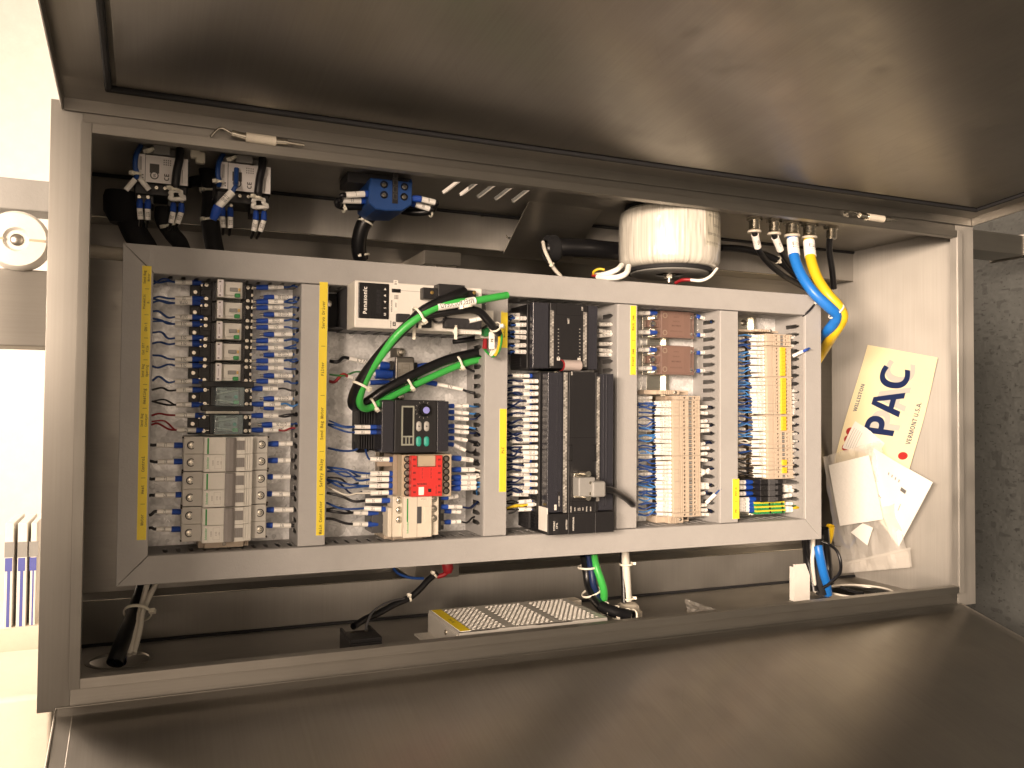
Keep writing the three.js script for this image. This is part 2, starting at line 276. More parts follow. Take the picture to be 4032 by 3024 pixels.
// flank with the five slanted vent slots
{
  const holes = [];
  for (let k = 0; k < 5; k++) {
    const q = [[1192, 340], [1300, 258], [1358, 256], [1206, 374]].map(([u, v]) => meet(ZU(u + 151 * k, v + 18.5 * k), 0, X));
    holes.push(q.map((p) => [p[1], p[2]]));
  }
  part(cabinet, 'side_wall', prism(0, [[YB, -110], [YT, -110], [YT, ZFRONT], [YB, ZFRONT]], X, X + 2, holes, 0, 4, 1), M.steel);
}
part(cabinet, 'back_flange', box(220, X + 2, YB, YT, -112, -110, 0, 0), M.steel);
part(cabinet, 'back_flange', box(-XL - 2, -229, YB, YT, -112, -110, 0, 0), M.steel);
part(cabinet, 'recess_wall', box(220, 222, YB, YT, -160, -112, 0, 1), M.steelDark);
part(cabinet, 'recess_wall', box(-231, -229, YB, YT, -160, -112, 0, 1), M.steelDark);
part(cabinet, 'seal_bead', tube([[X - 1.5, YB + 1, -108.5], [X - 1.5, 0, -108.5], [X - 1.5, YT - 1, -108.5]], 2.6, 8, 6), M.rubber);
part(cabinet, 'seal_bead', tube([[-XL + 1.5, YB + 1, -108.5], [-XL + 1.5, 0, -108.5], [-XL + 1.5, YT - 1, -108.5]], 2.2, 8, 6), M.rubber);
for (const x of [219.4, -228.4]) part(cabinet, 'recess_edge', tube([[x, YB + 1, -110], [x, 0, -110], [x, YT - 1, -110]], 0.9, 8, 5), M.nickel);
part(cabinet, 'back_panel', box(-231, 222, YB, YT + 2, -163, -160, 0, 1), M.steelDoor);
const ring = (o, i, z0, z1, brush) => [box(-o[0], o[0], i[1], o[1], z0, z1, 0.4, 0), box(-o[0], o[0], o[2], i[2], z0, z1, 0.4, 0), box(i[0], o[0], i[2], i[1], z0, z1, 0.4, 1), box(-o[0], -i[0], i[2], i[1], z0, z1, 0.4, 1)];
part(cabinet, 'front_flange', ring([284, 603, -613], [262, 576, -576], ZFRONT, 100), M.steelPlain);
part(cabinet, 'outer_skin', [box(-304, -302, -600, 590, -165, 96), box(-284, 282, 601, 603, -165, ZFRONT), box(-284, 282, -613, -611, -165, ZFRONT)], M.steelPlain);
part(cabinet, 'rim', [...ring([263, 577, -577], [261, 575, -575], 100, 109), ...ring([263, 577, -577], [253.5, 567.5, -567.5], 109, 110.6), ...ring([255, 569, -569], [253.5, 567.5, -567.5], 98, 109)], M.steelPlain);
// welded seams and the bent bracket on the vented flank
{
  const g = meet(ZU(1750, 580), 0, X - 1), h = meet(ZU(1760, 740), 2, -109), k = meet(ZU(2060, 780), 2, -109), f = meet(ZU(1530, 555), 2, -109);
  part(cabinet, 'weld_seam', [tube([f, g, mix3(g, h, 0.6), h, mix3(h, k, 0.15), k], 1.1, 40, 5)], M.nickel);
  const a = at(ZU, 1790, 570, -60), b = at(ZU, 2120, 640, -60);
  part(cabinet, 'gusset', prism(1, [[a[0] + 45, -110], [a[0] - 6, -109], [a[0] - 3, -112], [a[0] + 45, -60]], b[1] - 60, b[1] - 57, [], 0, 4, 0), M.steel);
  part(cabinet, 'gusset', prism(1, [[X, -20], [214, -109.5], [216, -111], [X, -24]], b[1] - 62, a[1] - 10, [], 0, 4, 1), M.steel);
  for (const [Z, u0, v0, u1, v1] of [[ZU, 1045, 850, 1358, 990], [ZP, 655, 60, 948, 205]]) {
    const t = face(Z, u0, v0, u1, v1, -60);
    part(cabinet, 'standoff', [box(t.x0, t.x1, t.y0, t.y1, -62, -60, 0.4), box(t.x0, t.x1, t.y0, t.y0 + 2, -160, -62), box(t.x0, t.x1, t.y1 - 2, t.y1, -160, -62)], M.steelPlain);
  }
}
// doors: boxes given along the door (t, from its hinge), up (y) and out of its inner face (n)
function door(hinge, dir, nrm, y0, y1, width, band, recess, gasket) {
  const m = new THREE.Matrix4().makeBasis(V3(dir), new THREE.Vector3(0, 1, 0), V3(nrm)); m.setPosition(hinge[0], 0, hinge[2]);
  const flip = m.determinant() < 0;
  const put = (g) => { g.applyMatrix4(m); if (flip) for (const k of Object.keys(g.attributes)) { const a = g.attributes[k], n = a.itemSize; for (let i = 0; i < a.count; i += 3) for (let c = 0; c < n; c++) { const x = a.array[(i + 1) * n + c]; a.array[(i + 1) * n + c] = a.array[(i + 2) * n + c]; a.array[(i + 2) * n + c] = x; } } return g; };
  const d = part(cabinet, 'door', [put(box(0, width, y0, y1, -26, -24, 0.5, 1)), put(box(0, 2, y0, y1, -24, 0, 0.6, 1)), put(box(width - 2, width, y0, y1, -24, 0, 0.6, 1)), put(box(2, width - 2, y0, y0 + 2, -24, 0, 0.6, 0)), put(box(2, width - 2, y1 - 2, y1, -24, 0, 0.6, 0))], M.steelPlain, gasket ? 'right door with a dark rubber gasket around its inner sheet' : 'left door with a plain brushed inner sheet');
  part(d, 'door_frame', [put(box(2, band, y0 + 2, y1 - 2, -recess - 2, -recess, 0, 1)), put(box(width - band, width - 2, y0 + 2, y1 - 2, -recess - 2, -recess, 0, 1)), put(box(band, width - band, y0 + 2, y0 + band, -recess - 2, -recess, 0, 0)), put(box(band, width - band, y1 - band, y1 - 2, -recess - 2, -recess, 0, 0))], gasket ? M.steelDark : M.steelPlain);
  part(d, 'inner_sheet', [put(box(band, width - band, y0 + band, y1 - band, -recess - 4, gasket ? -recess + 3 : -recess + 0.6, 0.5, 0))], M.steelDoor);
  if (gasket) { const e = band - 4; part(d, 'gasket', [put(box(e - 6, e, y0 + e - 6, y1 - e + 6, -recess, -recess + 6, 2)), put(box(e, width - e, y0 + e - 6, y0 + e, -recess, -recess + 6, 2)), put(box(e, width - e, y1 - e, y1 - e + 6, -recess, -recess + 6, 2))], M.rubber); }
}
door([274, 0, 102], [0.0905, 0, 0.9959], [-0.9959, 0, 0.0905], -607, 594, 500, 48, 12, true);
door([-280, 0, 101], [-0.265, 0, 0.9642], [0.9642, 0, 0.265], -583, 588, 430, 15, 0.8, false);
// spring pins of the door with gasket
for (const pts of [[ZT, [1055, 95], [1150, 12], [1260, 62], [1390, 96], [1690, 140], [1800, 150], [1960, 175]], [ZW, [830, 268], [900, 262], [945, 288], [1005, 300], [1130, 318], [1180, 322], [1235, 326]]]) {
  const [Z, ...q] = pts, p = q.map(([u, v]) => at(Z, u, v, 112));
  const pin = part(cabinet, 'hinge_pin', [rod(p[2], p[3], 3.6), rod(p[3], p[4], 4.6, 4.6, 16), rod(p[4], p[5], 3.2), rod(p[5], p[6], 1.5), tube([p[0], p[1], p[2]], 1.3, 12, 6)], M.nickel);
  part(pin, 'spring_sleeve', [rod(mix3(p[3], p[4], 0.02), mix3(p[3], p[4], 0.98), 4.8, 4.8, 16)], M.cream);
}
single('machine', 'pale steel machine that carries the cabinet on its front', 'machine', box(-330, 205, FLOOR + 90, 580, -900, -190, 6, 1), M.steelPlain);
single('overhead_tray', 'steel tray above the cabinet, over the heads of the open doors', 'tray', box(-700, 800, 720, 770, 300, 630, 3, 0), M.steelPlain);
// ---------------------------------------------------------------- what shows past the cabinet: legs below it, machine parts and shelf goods above it
{
  const f = face(ZW, 1745, 385, 2195, 595, 88), leg = thing('cabinet_leg', 'square stainless leg under the bottom edge of the cabinet', 'leg', [f.x0, -790, 60]);
  part(leg, 'post', box(f.x0, f.x1, -742, -613.2, 30, 88, 2), M.steelPlain);
  part(leg, 'end_plate', box(f.x0 - 3, f.x1 + 3, -748, -742, 26, 91, 1), M.steelPlain);
  part(leg, 'levelling_foot', [rod([(f.x0 + f.x1) / 2, -862, 59], [(f.x0 + f.x1) / 2, -748, 59], 9), lathe([(f.x0 + f.x1) / 2, FLOOR + 0.5, 59], [0, 1, 0], [[0, 0], [26, 0], [26, 5], [12, 11], [0, 11]], 24)], M.nickel);
}
{
  const z = 20;
  const b = (x0, v0, x1, v1, zz) => face((u, v) => [u * 1.8228, v * 1.8228], x0, v0, x1, v1, zz);
  let f = b(-60, 375, 98, 458, z); single('machine_post', 'grey square post standing on the top of the cabinet by its corner', 'post', box(f.x0, f.x1, 603.2, 1100, z - 40, z, 2), M.grey);
  f = b(-60, 575, 98, 750, z); single('machine_post', 'wide pale steel post standing on the top of the cabinet', 'post', box(f.x0, f.x1, 603.2, 1100, z - 60, z, 2, 1), M.steelPlain);
  const k = at((u, v) => [u * 1.8228, v * 1.8228], 34, 515, 40), knob = thing('round_knob', 'round white knob with a crosswise screw between the two posts', 'knob', [k[0], k[1], 20]);
  part(knob, 'body', lathe([k[0], k[1], 10], [0, 0, 1], [[0, 0], [27, 0], [29, 3], [29, 20], [26, 25], [12, 26], [9.5, 22], [0, 22]], 36), M.white);
  part(knob, 'screw', [lathe([k[0], k[1], 31], [0, 0, 1], [[0, 0], [6, 0], [6, 2], [4, 3.4], [0, 3.6]], 16)], M.screw);
  part(knob, 'slot', [box(k[0] - 1.2, k[0] + 1.2, k[1] + 11, k[1] + 25, 35, 36.2), box(k[0] - 1.2, k[0] + 1.2, k[1] - 25, k[1] - 11, 35, 36.2)], M.tan);
  const far = -420;
  f = b(-300, 1135, 92, 1362, far);
  const sh = b(-300, 1492, 92, 1508, far + 60);
  const shelf = thing('perforated_shelf', 'green perforated shelf board behind the top of the cabinet', 'shelf', [sh.x0, 600, far]);
  const holes = []; for (let i = 0; i < 14; i++) for (let j = 0; j < 5; j++) holes.push(circlePath(640 + i * 26 + (j % 2) * 13, far - 90 + j * 26, 5));
  part(shelf, 'board', prism(0, [[560, far - 130], [1040, far - 130], [1040, far + 62], [560, far + 62]], sh.x0 - 6, sh.x0, holes, 0, 8), M.greenTerm);
  // boxes lie on their side along the shelf as the phone sees them: spines toward the cabinet
  [[18, 82], [88, 160], [164, 214]].forEach(([u0, u1], i) => {
    const p = at(ZK, u1, 235, far), q = at(ZK, u0, 860, far), bx = thing('slim_box', ['white slim box with a broad blue stripe, topmost of three', 'white slim box with a broad blue stripe, middle of three', 'white slim box with a thin blue stripe, lowest of three'][i], 'box', [q[0], p[1], far - 60], 'slim white boxes with blue stripes');
    part(bx, 'carton', box(q[0], p[0], p[1], q[1], far - 120, far - i * 3, 1), M.white);
    const zz = far - i * 3, c = (p[1] + q[1]) / 2, s1 = at(ZK, u1, 345, far)[0], s2 = at(ZK, u1, 438, far)[0], s3 = at(ZK, u1, 515, far)[0];
    part(bx, 'stripe', [box(q[0] + 4, s3, c - (i < 2 ? 2 : 1), c + (i < 2 ? 2 : 1), zz, zz + 0.4), box(s3, s2, c - 4, c + 5, zz, zz + 0.5)], mt('#4b53a0', 0.5));
    part(bx, 'tag', [box(s2 + 1, s1, c - 6, c + 6, zz, zz + 0.4)], M.grey);
  });
  f = b(-100, 1366, 86, 1488, far); single('carton', 'pale cardboard carton lying on the green perforated shelf', 'box', box(f.x0, f.x1, 575, 900, far - 200, far, 1), M.cream);
  f = b(-100, 1520, 86, 1700, -60); single('machine_housing', 'beige machine housing at the lower corner behind the cabinet top', 'housing', box(f.x0 - 200, f.x1, 603.3, 1000, -260, -60, 6), M.cream);
}
// ---------------------------------------------------------------- mounting plate, rails, wire ducts
const plate = thing('mounting_plate', 'galvanised mounting plate with mottled zinc pattern behind all the devices', 'mounting plate', [-10, -352, 0]);
part(plate, 'sheet', box(-178, 158, -352, 537, -3, 0, 0.5), M.zinc);
part(plate, 'standoff', [rod([-165, 500, -160], [-165, 500, -3], 7), rod([145, 500, -160], [145, 500, -3], 7), rod([-165, -320, -160], [-165, -320, -3], 7), rod([145, -320, -160], [145, -320, -3], 7)], M.nickel);
const railProfile = (y) => [[y - 17.5, 6.2], [y - 13.5, 6.2], [y - 13.5, 0.2], [y + 13.5, 0.2], [y + 13.5, 6.2], [y + 17.5, 6.2], [y + 17.5, 7.5], [y + 12.3, 7.5], [y + 12.3, 1.5], [y - 12.3, 1.5], [y - 12.3, 7.5], [y - 17.5, 7.5]];
function rail(y, x0, x1, label) { const o = thing('mounting_rail', label, 'rail', [(x0 + x1) / 2, y, 0], 'top hat mounting rails under the devices'); part(o, 'profile', prism(0, railProfile(y), x0, x1), M.rail); for (const x of [x0 + 8, x1 - 8]) part(o, 'screw', lathe([x, y, 1.5], [0, 0, 1], [[0, 0], [4, 0], [4, 1.6], [2.5, 2.6], [0, 2.8]], 12), M.screw); return o; }

// a duct: a base with slotted side walls (teeth) and a smooth lid. along: axis it runs along (0 = x, 1 = y); c: middle of its width
const DUCT_H = 60;
function slotted(a0, a1, pitch, w) {
  const holes = [], n = Math.floor((a1 - a0 - 12) / pitch), st = a0 + ((a1 - a0) - (n - 1) * pitch) / 2;
  for (let i = 0; i < n; i++) {
    const s = st + i * pitch;
    holes.push([[s - w / 2, 22], [s + w / 2, 22], [s + w / 2, 44], [s + w / 4, 46.5], [s + w / 4, 49.5], [s - w / 4, 49.5], [s - w / 4, 46.5], [s - w / 2, 44]]);
  }
  return holes;
}
function duct(label, along, c, a0, a1, o = {}) {
  const w = o.w || 29, pitch = o.pitch || 11.6, slot = o.slot || 5.6, g = thing('wire_duct', label, 'wire duct', along ? [c, a0, 0] : [(a0 + a1) / 2, c, 0], 'grey slotted wire ducts framing the panel');
  const w0 = o.wallIn || [0, 0];
  part(g, 'base', along ? box(c - w / 2 + 1.5, c + w / 2 - 1.5, a0, a1, 0.2, 2) : box(a0, a1, c - w / 2 + 1.5, c + w / 2 - 1.5, 0.2, 2), M.ductDark);
  for (const s of [-1, 1]) {
    const e0 = c + s * (w / 2 - 1.4), e1 = c + s * (w / 2 - 0.1);
    const holes = slotted(a0 + w0[0], a1 - w0[1], pitch, slot);
    part(g, 'slotted_wall', prism(along ? 0 : 1, [[a0, 0.2], [a1, 0.2], [a1, 57], [a0, 57]], e0, e1, holes), M.ductDark);
  }
  let lid;
  if (o.mitre) {                 // lid outline cut at 45 degrees at both ends: inside edge on side s
    const s = o.mitre, q = w / 2, pts = [[a0, c - s * -q], [a1, c - s * -q]];
    const out = c - s * q, inn = c + s * q;
    const outline = along ? [[out, a0], [out, a1], [inn, a1 - w], [inn, a0 + w]] : [[a0, out], [a1, out], [a1 - w, inn], [a0 + w, inn]];
    const area = outline.reduce((t, p, i) => { const r = outline[(i + 1) % 4]; return t + p[0] * r[1] - r[0] * p[1]; }, 0);
    const ol = (area < 0 ? outline.slice().reverse() : outline).map(([a, b]) => [a, b]);
    const cx = ol.reduce((t, p) => t + p[0], 0) / 4, cy = ol.reduce((t, p) => t + p[1], 0) / 4;
    const shrink = ol.map(([a, b]) => [a + Math.sign(cx - a) * 0.25, b + Math.sign(cy - b) * 0.25]);
    lid = prism(2, shrink, 57, 62, [], 0.6);
  } else lid = along ? box(c - w / 2, c + w / 2, a0, a1, 57.2, 62, 0.9) : box(a0 + 0.4, a1 - 0.4, c - w / 2, c + w / 2, 57.2, 62, 0.9);
  part(g, 'lid', lid, M.duct);
  return g;
}
const DX0 = -181, DX1 = 161, DY0 = -356.5, DY1 = 540.6, DW = 29;
const ductTop = duct('grey wire duct across the top of the panel, bearing the long yellow strip', 0, DY1 - DW / 2, DX0, DX1, { mitre: -1, pitch: 12.2, slot: 4.4, wallIn: [DW, DW] });
const ductBottom = duct('grey wire duct across the foot of the panel beside the documents', 0, DY0 + DW / 2, DX0, DX1, { mitre: 1, wallIn: [DW, DW] });
const ductR = duct('long grey wire duct of the panel beneath the white toroidal transformer', 1, DX1 - DW / 2, DY0, DY1, { mitre: -1, pitch: 12.6, slot: 4.6, wallIn: [DW, DW] });
const ductL = duct('long grey wire duct of the panel beside the perforated power supply', 1, DX0 + DW / 2, DY0, DY1, { mitre: 1, pitch: 12.6, slot: 4.6, wallIn: [DW, DW] });
const IX0 = DX0 + DW + 0.4, IX1 = DX1 - DW - 0.4;
const duct1 = duct('grey cross duct between the breakers and the red safety relay', 0, 350, IX0, IX1);
const duct2 = duct('grey cross duct between the red safety relay and the long black controller', 0, 137, IX0, IX1);
const duct3 = duct('grey cross duct between the black controller and the brown solid state relays', 0, -41.5, IX0, IX1);
const duct4 = duct('grey cross duct between the two rows of beige terminals', 0, -198.5, IX0, IX1);
// yellow lettered strips stuck on the lids: [duct, zoom, corner, corner, [[text, share of the length], ...], label]
function strip(parent, Z, u0, v0, u1, v1, texts, size, label) {
  const um = (u0 + u1) / 2, vm = (v0 + v1) / 2, f = { x0: at(Z, um, v1, 62.3)[0], x1: at(Z, um, v0, 62.3)[0], y0: at(Z, u1, vm, 62.3)[1], y1: at(Z, u0, vm, 62.3)[1] }, L = f.x1 - f.x0, H = f.y1 - f.y0;
  const r = print(L, H, (x, w, h) => {
    fill(x, w, h, '#e8d038');
    for (const [t, p, s] of texts) t.split('/').forEach((line, i, all) => write(x, line, p * w, h * (all.length > 1 ? 0.3 + 0.42 * i : 0.5), s || size, '#4a3d10', 'monospace', 'center', 'bold'));
  });
  part(parent, 'label_strip', [box(f.x0, f.x1, f.y0, f.y1, 62.02, 62.25), quad([(f.x0 + f.x1) / 2, (f.y0 + f.y1) / 2, 62.32], [1, 0, 0], [0, 1, 0], L - 0.1, H - 0.1, r)], M.print, label);
}
// that long strip is a little askew in the photograph; its two ends are taken from it
strip(ductTop, (u, v) => [u, v], 549, 1046, 586, 2126, [['Motor', 0.073], ['|', 0.13], ['Heat', 0.183], ['|', 0.225], ['Control', 0.275], ['|', 0.375], ['Send Bag/Conveyer', 0.435, 11], ['|', 0.478], ['Heating', 0.522], ['|', 0.565], ['Send Bag/Opening', 0.615, 11], ['|', 0.655], ['Cut Off/Film', 0.695, 11], ['|', 0.735], ['OV-1', 0.776], ['|', 0.82], ['Pneumatic/B.', 0.868, 11], ['|', 0.915], ['Send Bag/Motor', 0.958, 11]], 15, 'yellow strip lettered Motor, Heat, Control and more');
strip(duct1, (u, v) => [u, v], 1251, 1110, 1284, 2108, [['Main Contactor', 0.07], ['|', 0.16], ['Safety Relay', 0.245], ['|', 0.33], ['Send Bag Motor', 0.44], ['|', 0.55], ['Filter', 0.655], ['|', 0.745], ['Servo Driver', 0.87]], 17, 'yellow strip lettered Main Contactor, Safety Relay, Send Bag Motor, Filter, Servo Driver');
strip(duct2, ZF, 80, 30, 165, 1035, [['PLC', 0.5]], 17, 'yellow strip lettered PLC');
strip(duct2, ZE, 106, 298, 194, 762, [['Module', 0.45]], 15, 'short yellow strip lettered Module');
strip(duct3, ZE, 1797, 212, 1872, 1116, [['|', 0.01], ['Front Jam', 0.25], ['|', 0.5], ['Back Jam', 0.75]], 16, 'yellow strip lettered Front Jam and Back Jam');
strip(duct4, ZH, 1228, 790, 1302, 1226, [['PE', 0.2], ['|', 0.44], ['FU1-4', 0.68], ['|', 0.98]], 15, 'short yellow strip lettered PE and FU1-4');

rail(439, IX0, IX1, 'mounting rail under the relays and the grey breakers');
rail(250, IX0, -5, 'mounting rail under the red safety relay and the contactor');
rail(40, IX0, IX1, 'mounting rail under the long black controller');
rail(-122, IX0, IX1, 'bright mounting rail between the brown relays and the marker row beside them');
rail(-270, IX0, IX1, 'bright mounting rail that carries the beige terminals nearest the documents');

// ---------------------------------------------------------------- wires with sleeves
const ones = ['first', 'second', 'third', 'fourth', 'fifth', 'sixth', 'seventh', 'eighth', 'ninth', 'tenth', 'eleventh', 'twelfth', 'thirteenth', 'fourteenth', 'fifteenth', 'sixteenth', 'seventeenth', 'eighteenth', 'nineteenth'];
const tens = ['', '', 'twent', 'thirt', 'fort'];
const ordinal = (n) => (n < 20 ? ones[n - 1] : n % 10 ? `${tens[Math.floor(n / 10)]}y-${ones[n % 10 - 1]}` : `${tens[n / 10]}ieth`);
const rows = {};                          // wires by where they stand, numbered at the end from the top of the photograph
const HUE = { blue: M.wireBlue, navy: M.wireNavy, black: M.wireBlack, red: M.wireRed, white: M.wireWhite, yellow: M.wireYellow, light: M.wireLight, green: M.wireGreen };
function sleeveGeom(a, b, r, text) {       // a: low y end; text reads from a to b
  const A = V3(a), B = V3(b), d = B.clone().sub(A), L = d.length(); d.normalize();
  let n = new THREE.Vector3(0, 0, 1); n.addScaledVector(d, -n.dot(d)).normalize(); const w = n.clone().cross(d);
  const c = sleeveCell(text), P = [], N = [], T = [], seg = 12;
  const ringAt = (i) => { const t = (i / seg) * Math.PI * 2; return n.clone().multiplyScalar(Math.cos(t)).addScaledVector(w, Math.sin(t)); };
  const push = (p, nn, u, v) => { P.push(p.x, p.y, p.z); N.push(nn.x, nn.y, nn.z); T.push(u, v); };
  for (let i = 0; i < seg; i++) {
    const e0 = ringAt(i), e1 = ringAt(i + 1);
    const tv = (k) => { let t = k / seg; if (t > 0.5) t -= 1; return Math.abs(t) <= 0.25 + 1e-6 ? 0.5 + 2 * t : null; };
    let v0 = tv(i), v1 = tv(i + 1); const back = v0 === null || v1 === null;
    if (back) v0 = v1 = 0.02;
    if (i + 1 === seg) v1 = back ? v1 : 0.5;
    const q = (e, top, vv) => [(top ? B : A).clone().addScaledVector(e, r), e, back ? c[0] + 0.002 : c[0] + (c[2] - c[0]) * (top ? 1 : 0), c[1] + (c[3] - c[1]) * vv];
    const a0 = q(e0, 0, v0), a1 = q(e1, 0, v1), b0 = q(e0, 1, v0), b1 = q(e1, 1, v1);
    for (const z of [a0, b1, a1, a0, b0, b1]) push(...z);
    for (const [cen, top, nn] of [[A, 0, d.clone().negate()], [B, 1, d]]) {
      const e = [cen.clone().addScaledVector(e0, r), cen.clone().addScaledVector(e1, r), cen.clone().addScaledVector(e0, r * 0.45), cen.clone().addScaledVector(e1, r * 0.45)];
      const tri = top ? [e[0], e[3], e[1], e[0], e[2], e[3]] : [e[0], e[1], e[3], e[0], e[3], e[2]];
      for (const z of tri) push(z, nn, c[0] + 0.002, c[1] + 0.002);
    }
  }
  const g = new THREE.BufferGeometry();
  g.setAttribute('position', new THREE.Float32BufferAttribute(P, 3)); g.setAttribute('normal', new THREE.Float32BufferAttribute(N, 3)); g.setAttribute('uv', new THREE.Float32BufferAttribute(T, 2));
  return g;
}
// dev: the end at the device; b: end of the boot; s: end of the sleeve; e: where the wire goes
function wire(text, where, dev, b, s, e, o = {}) {
  const hue = o.hue || 'blue', R = o.r || 2.65, colour = hue === 'navy' ? 'dark blue' : hue === 'light' ? 'light blue' : hue;
  const t = thing('control_wire', o.label || `${colour} wire marked ${text}`, 'wire', s, o.group || 'control wires with printed sleeves');
  if (!o.label) (rows[where] = rows[where] || []).push([t, s[0]]);
  const dir = V3(s).sub(V3(dev)).normalize().toArray();
  if (b) {
    if (!o.noFork) part(t, 'terminal_fork', rod(add3(dev, dir, -4), add3(dev, dir, 2), 1.5, 1.5, 6), M.nickel);
    part(t, 'boot', lathe(dev, V3(b).sub(V3(dev)).toArray(), (() => { const L = V3(b).distanceTo(V3(dev)), r = R * (o.bootR || 1.12); return [[0, 0], [r * 0.78, 0], [r * 0.9, L * 0.25], [r, L * 0.45], [r, L * 0.97], [r * 0.9, L], [0, L]]; })(), 12), o.bootMat || M.boot);
  }
  const from = b || dev, up = s[1] > from[1];
  part(t, 'sleeve', up ? sleeveGeom(from, s, R, text) : sleeveGeom(s, from, R, text), M.sleeve);
  if (e) {
    const d = V3(s).sub(V3(from)).normalize().toArray(), L = V3(e).distanceTo(V3(s)), sag = o.sag || 0;
    const m1 = add3(add3(s, d, L * 0.3), [rr(-1, 1) * L * 0.05, 0, rr(-0.3, 1) * L * 0.1]), m2 = add3(mix3(s, e, rr(0.55, 0.75)), [sag + rr(-1, 1) * L * 0.13, 0, rr(-0.2, 1) * L * 0.16 + (o.lift || 0)]);
    part(t, 'insulation', tube([add3(s, d, -6), s, m1, m2, e, ...(o.more || [])], o.wr || 1.15, o.seg || 16, 6), HUE[hue]);
    if (L > 14 && rnd() < 0.4) { const e2 = add3(e, [rr(-5, 5), 0, rr(-6, 6)]), q = add3(mix3(s, e2, 0.5), [rr(-1, 1) * L * 0.2, 0, rr(0.1, 1) * L * 0.2]); part(t, 'second_strand', tube([add3(s, d, -4), add3(s, d, 1.5), q, e2], (o.wr || 1.15) * 0.85, 14, 6), HUE[hue]); }
  }
  return t;
}
// a row of them: each entry [v, text, options]; us: [device, boot end, sleeve end, duct] across the zoom
function wireRow(Z, us, zs, list, where, base = {}) {
  for (const [v, text, o0] of list) {
    const o = { ...base, ...o0 }, U = o.us || us, j = (o.jit ?? 6), dv = o.dv ?? rr(-j, j), ev = o.ev ?? rr(-2 * j, 2 * j);
    const [zd, zs2, ze] = o.zs || zs;
    const dev = at(Z, U[0], v, zd), b = U[1] === null ? null : at(Z, U[1], v + dv * 0.3, zd), s = at(Z, U[2], v + dv, zs2), e = U[3] === null ? null : at(Z, U[3], v + dv + ev, ze);
    wire(text, where, dev, b, s, e, o);
  }
}
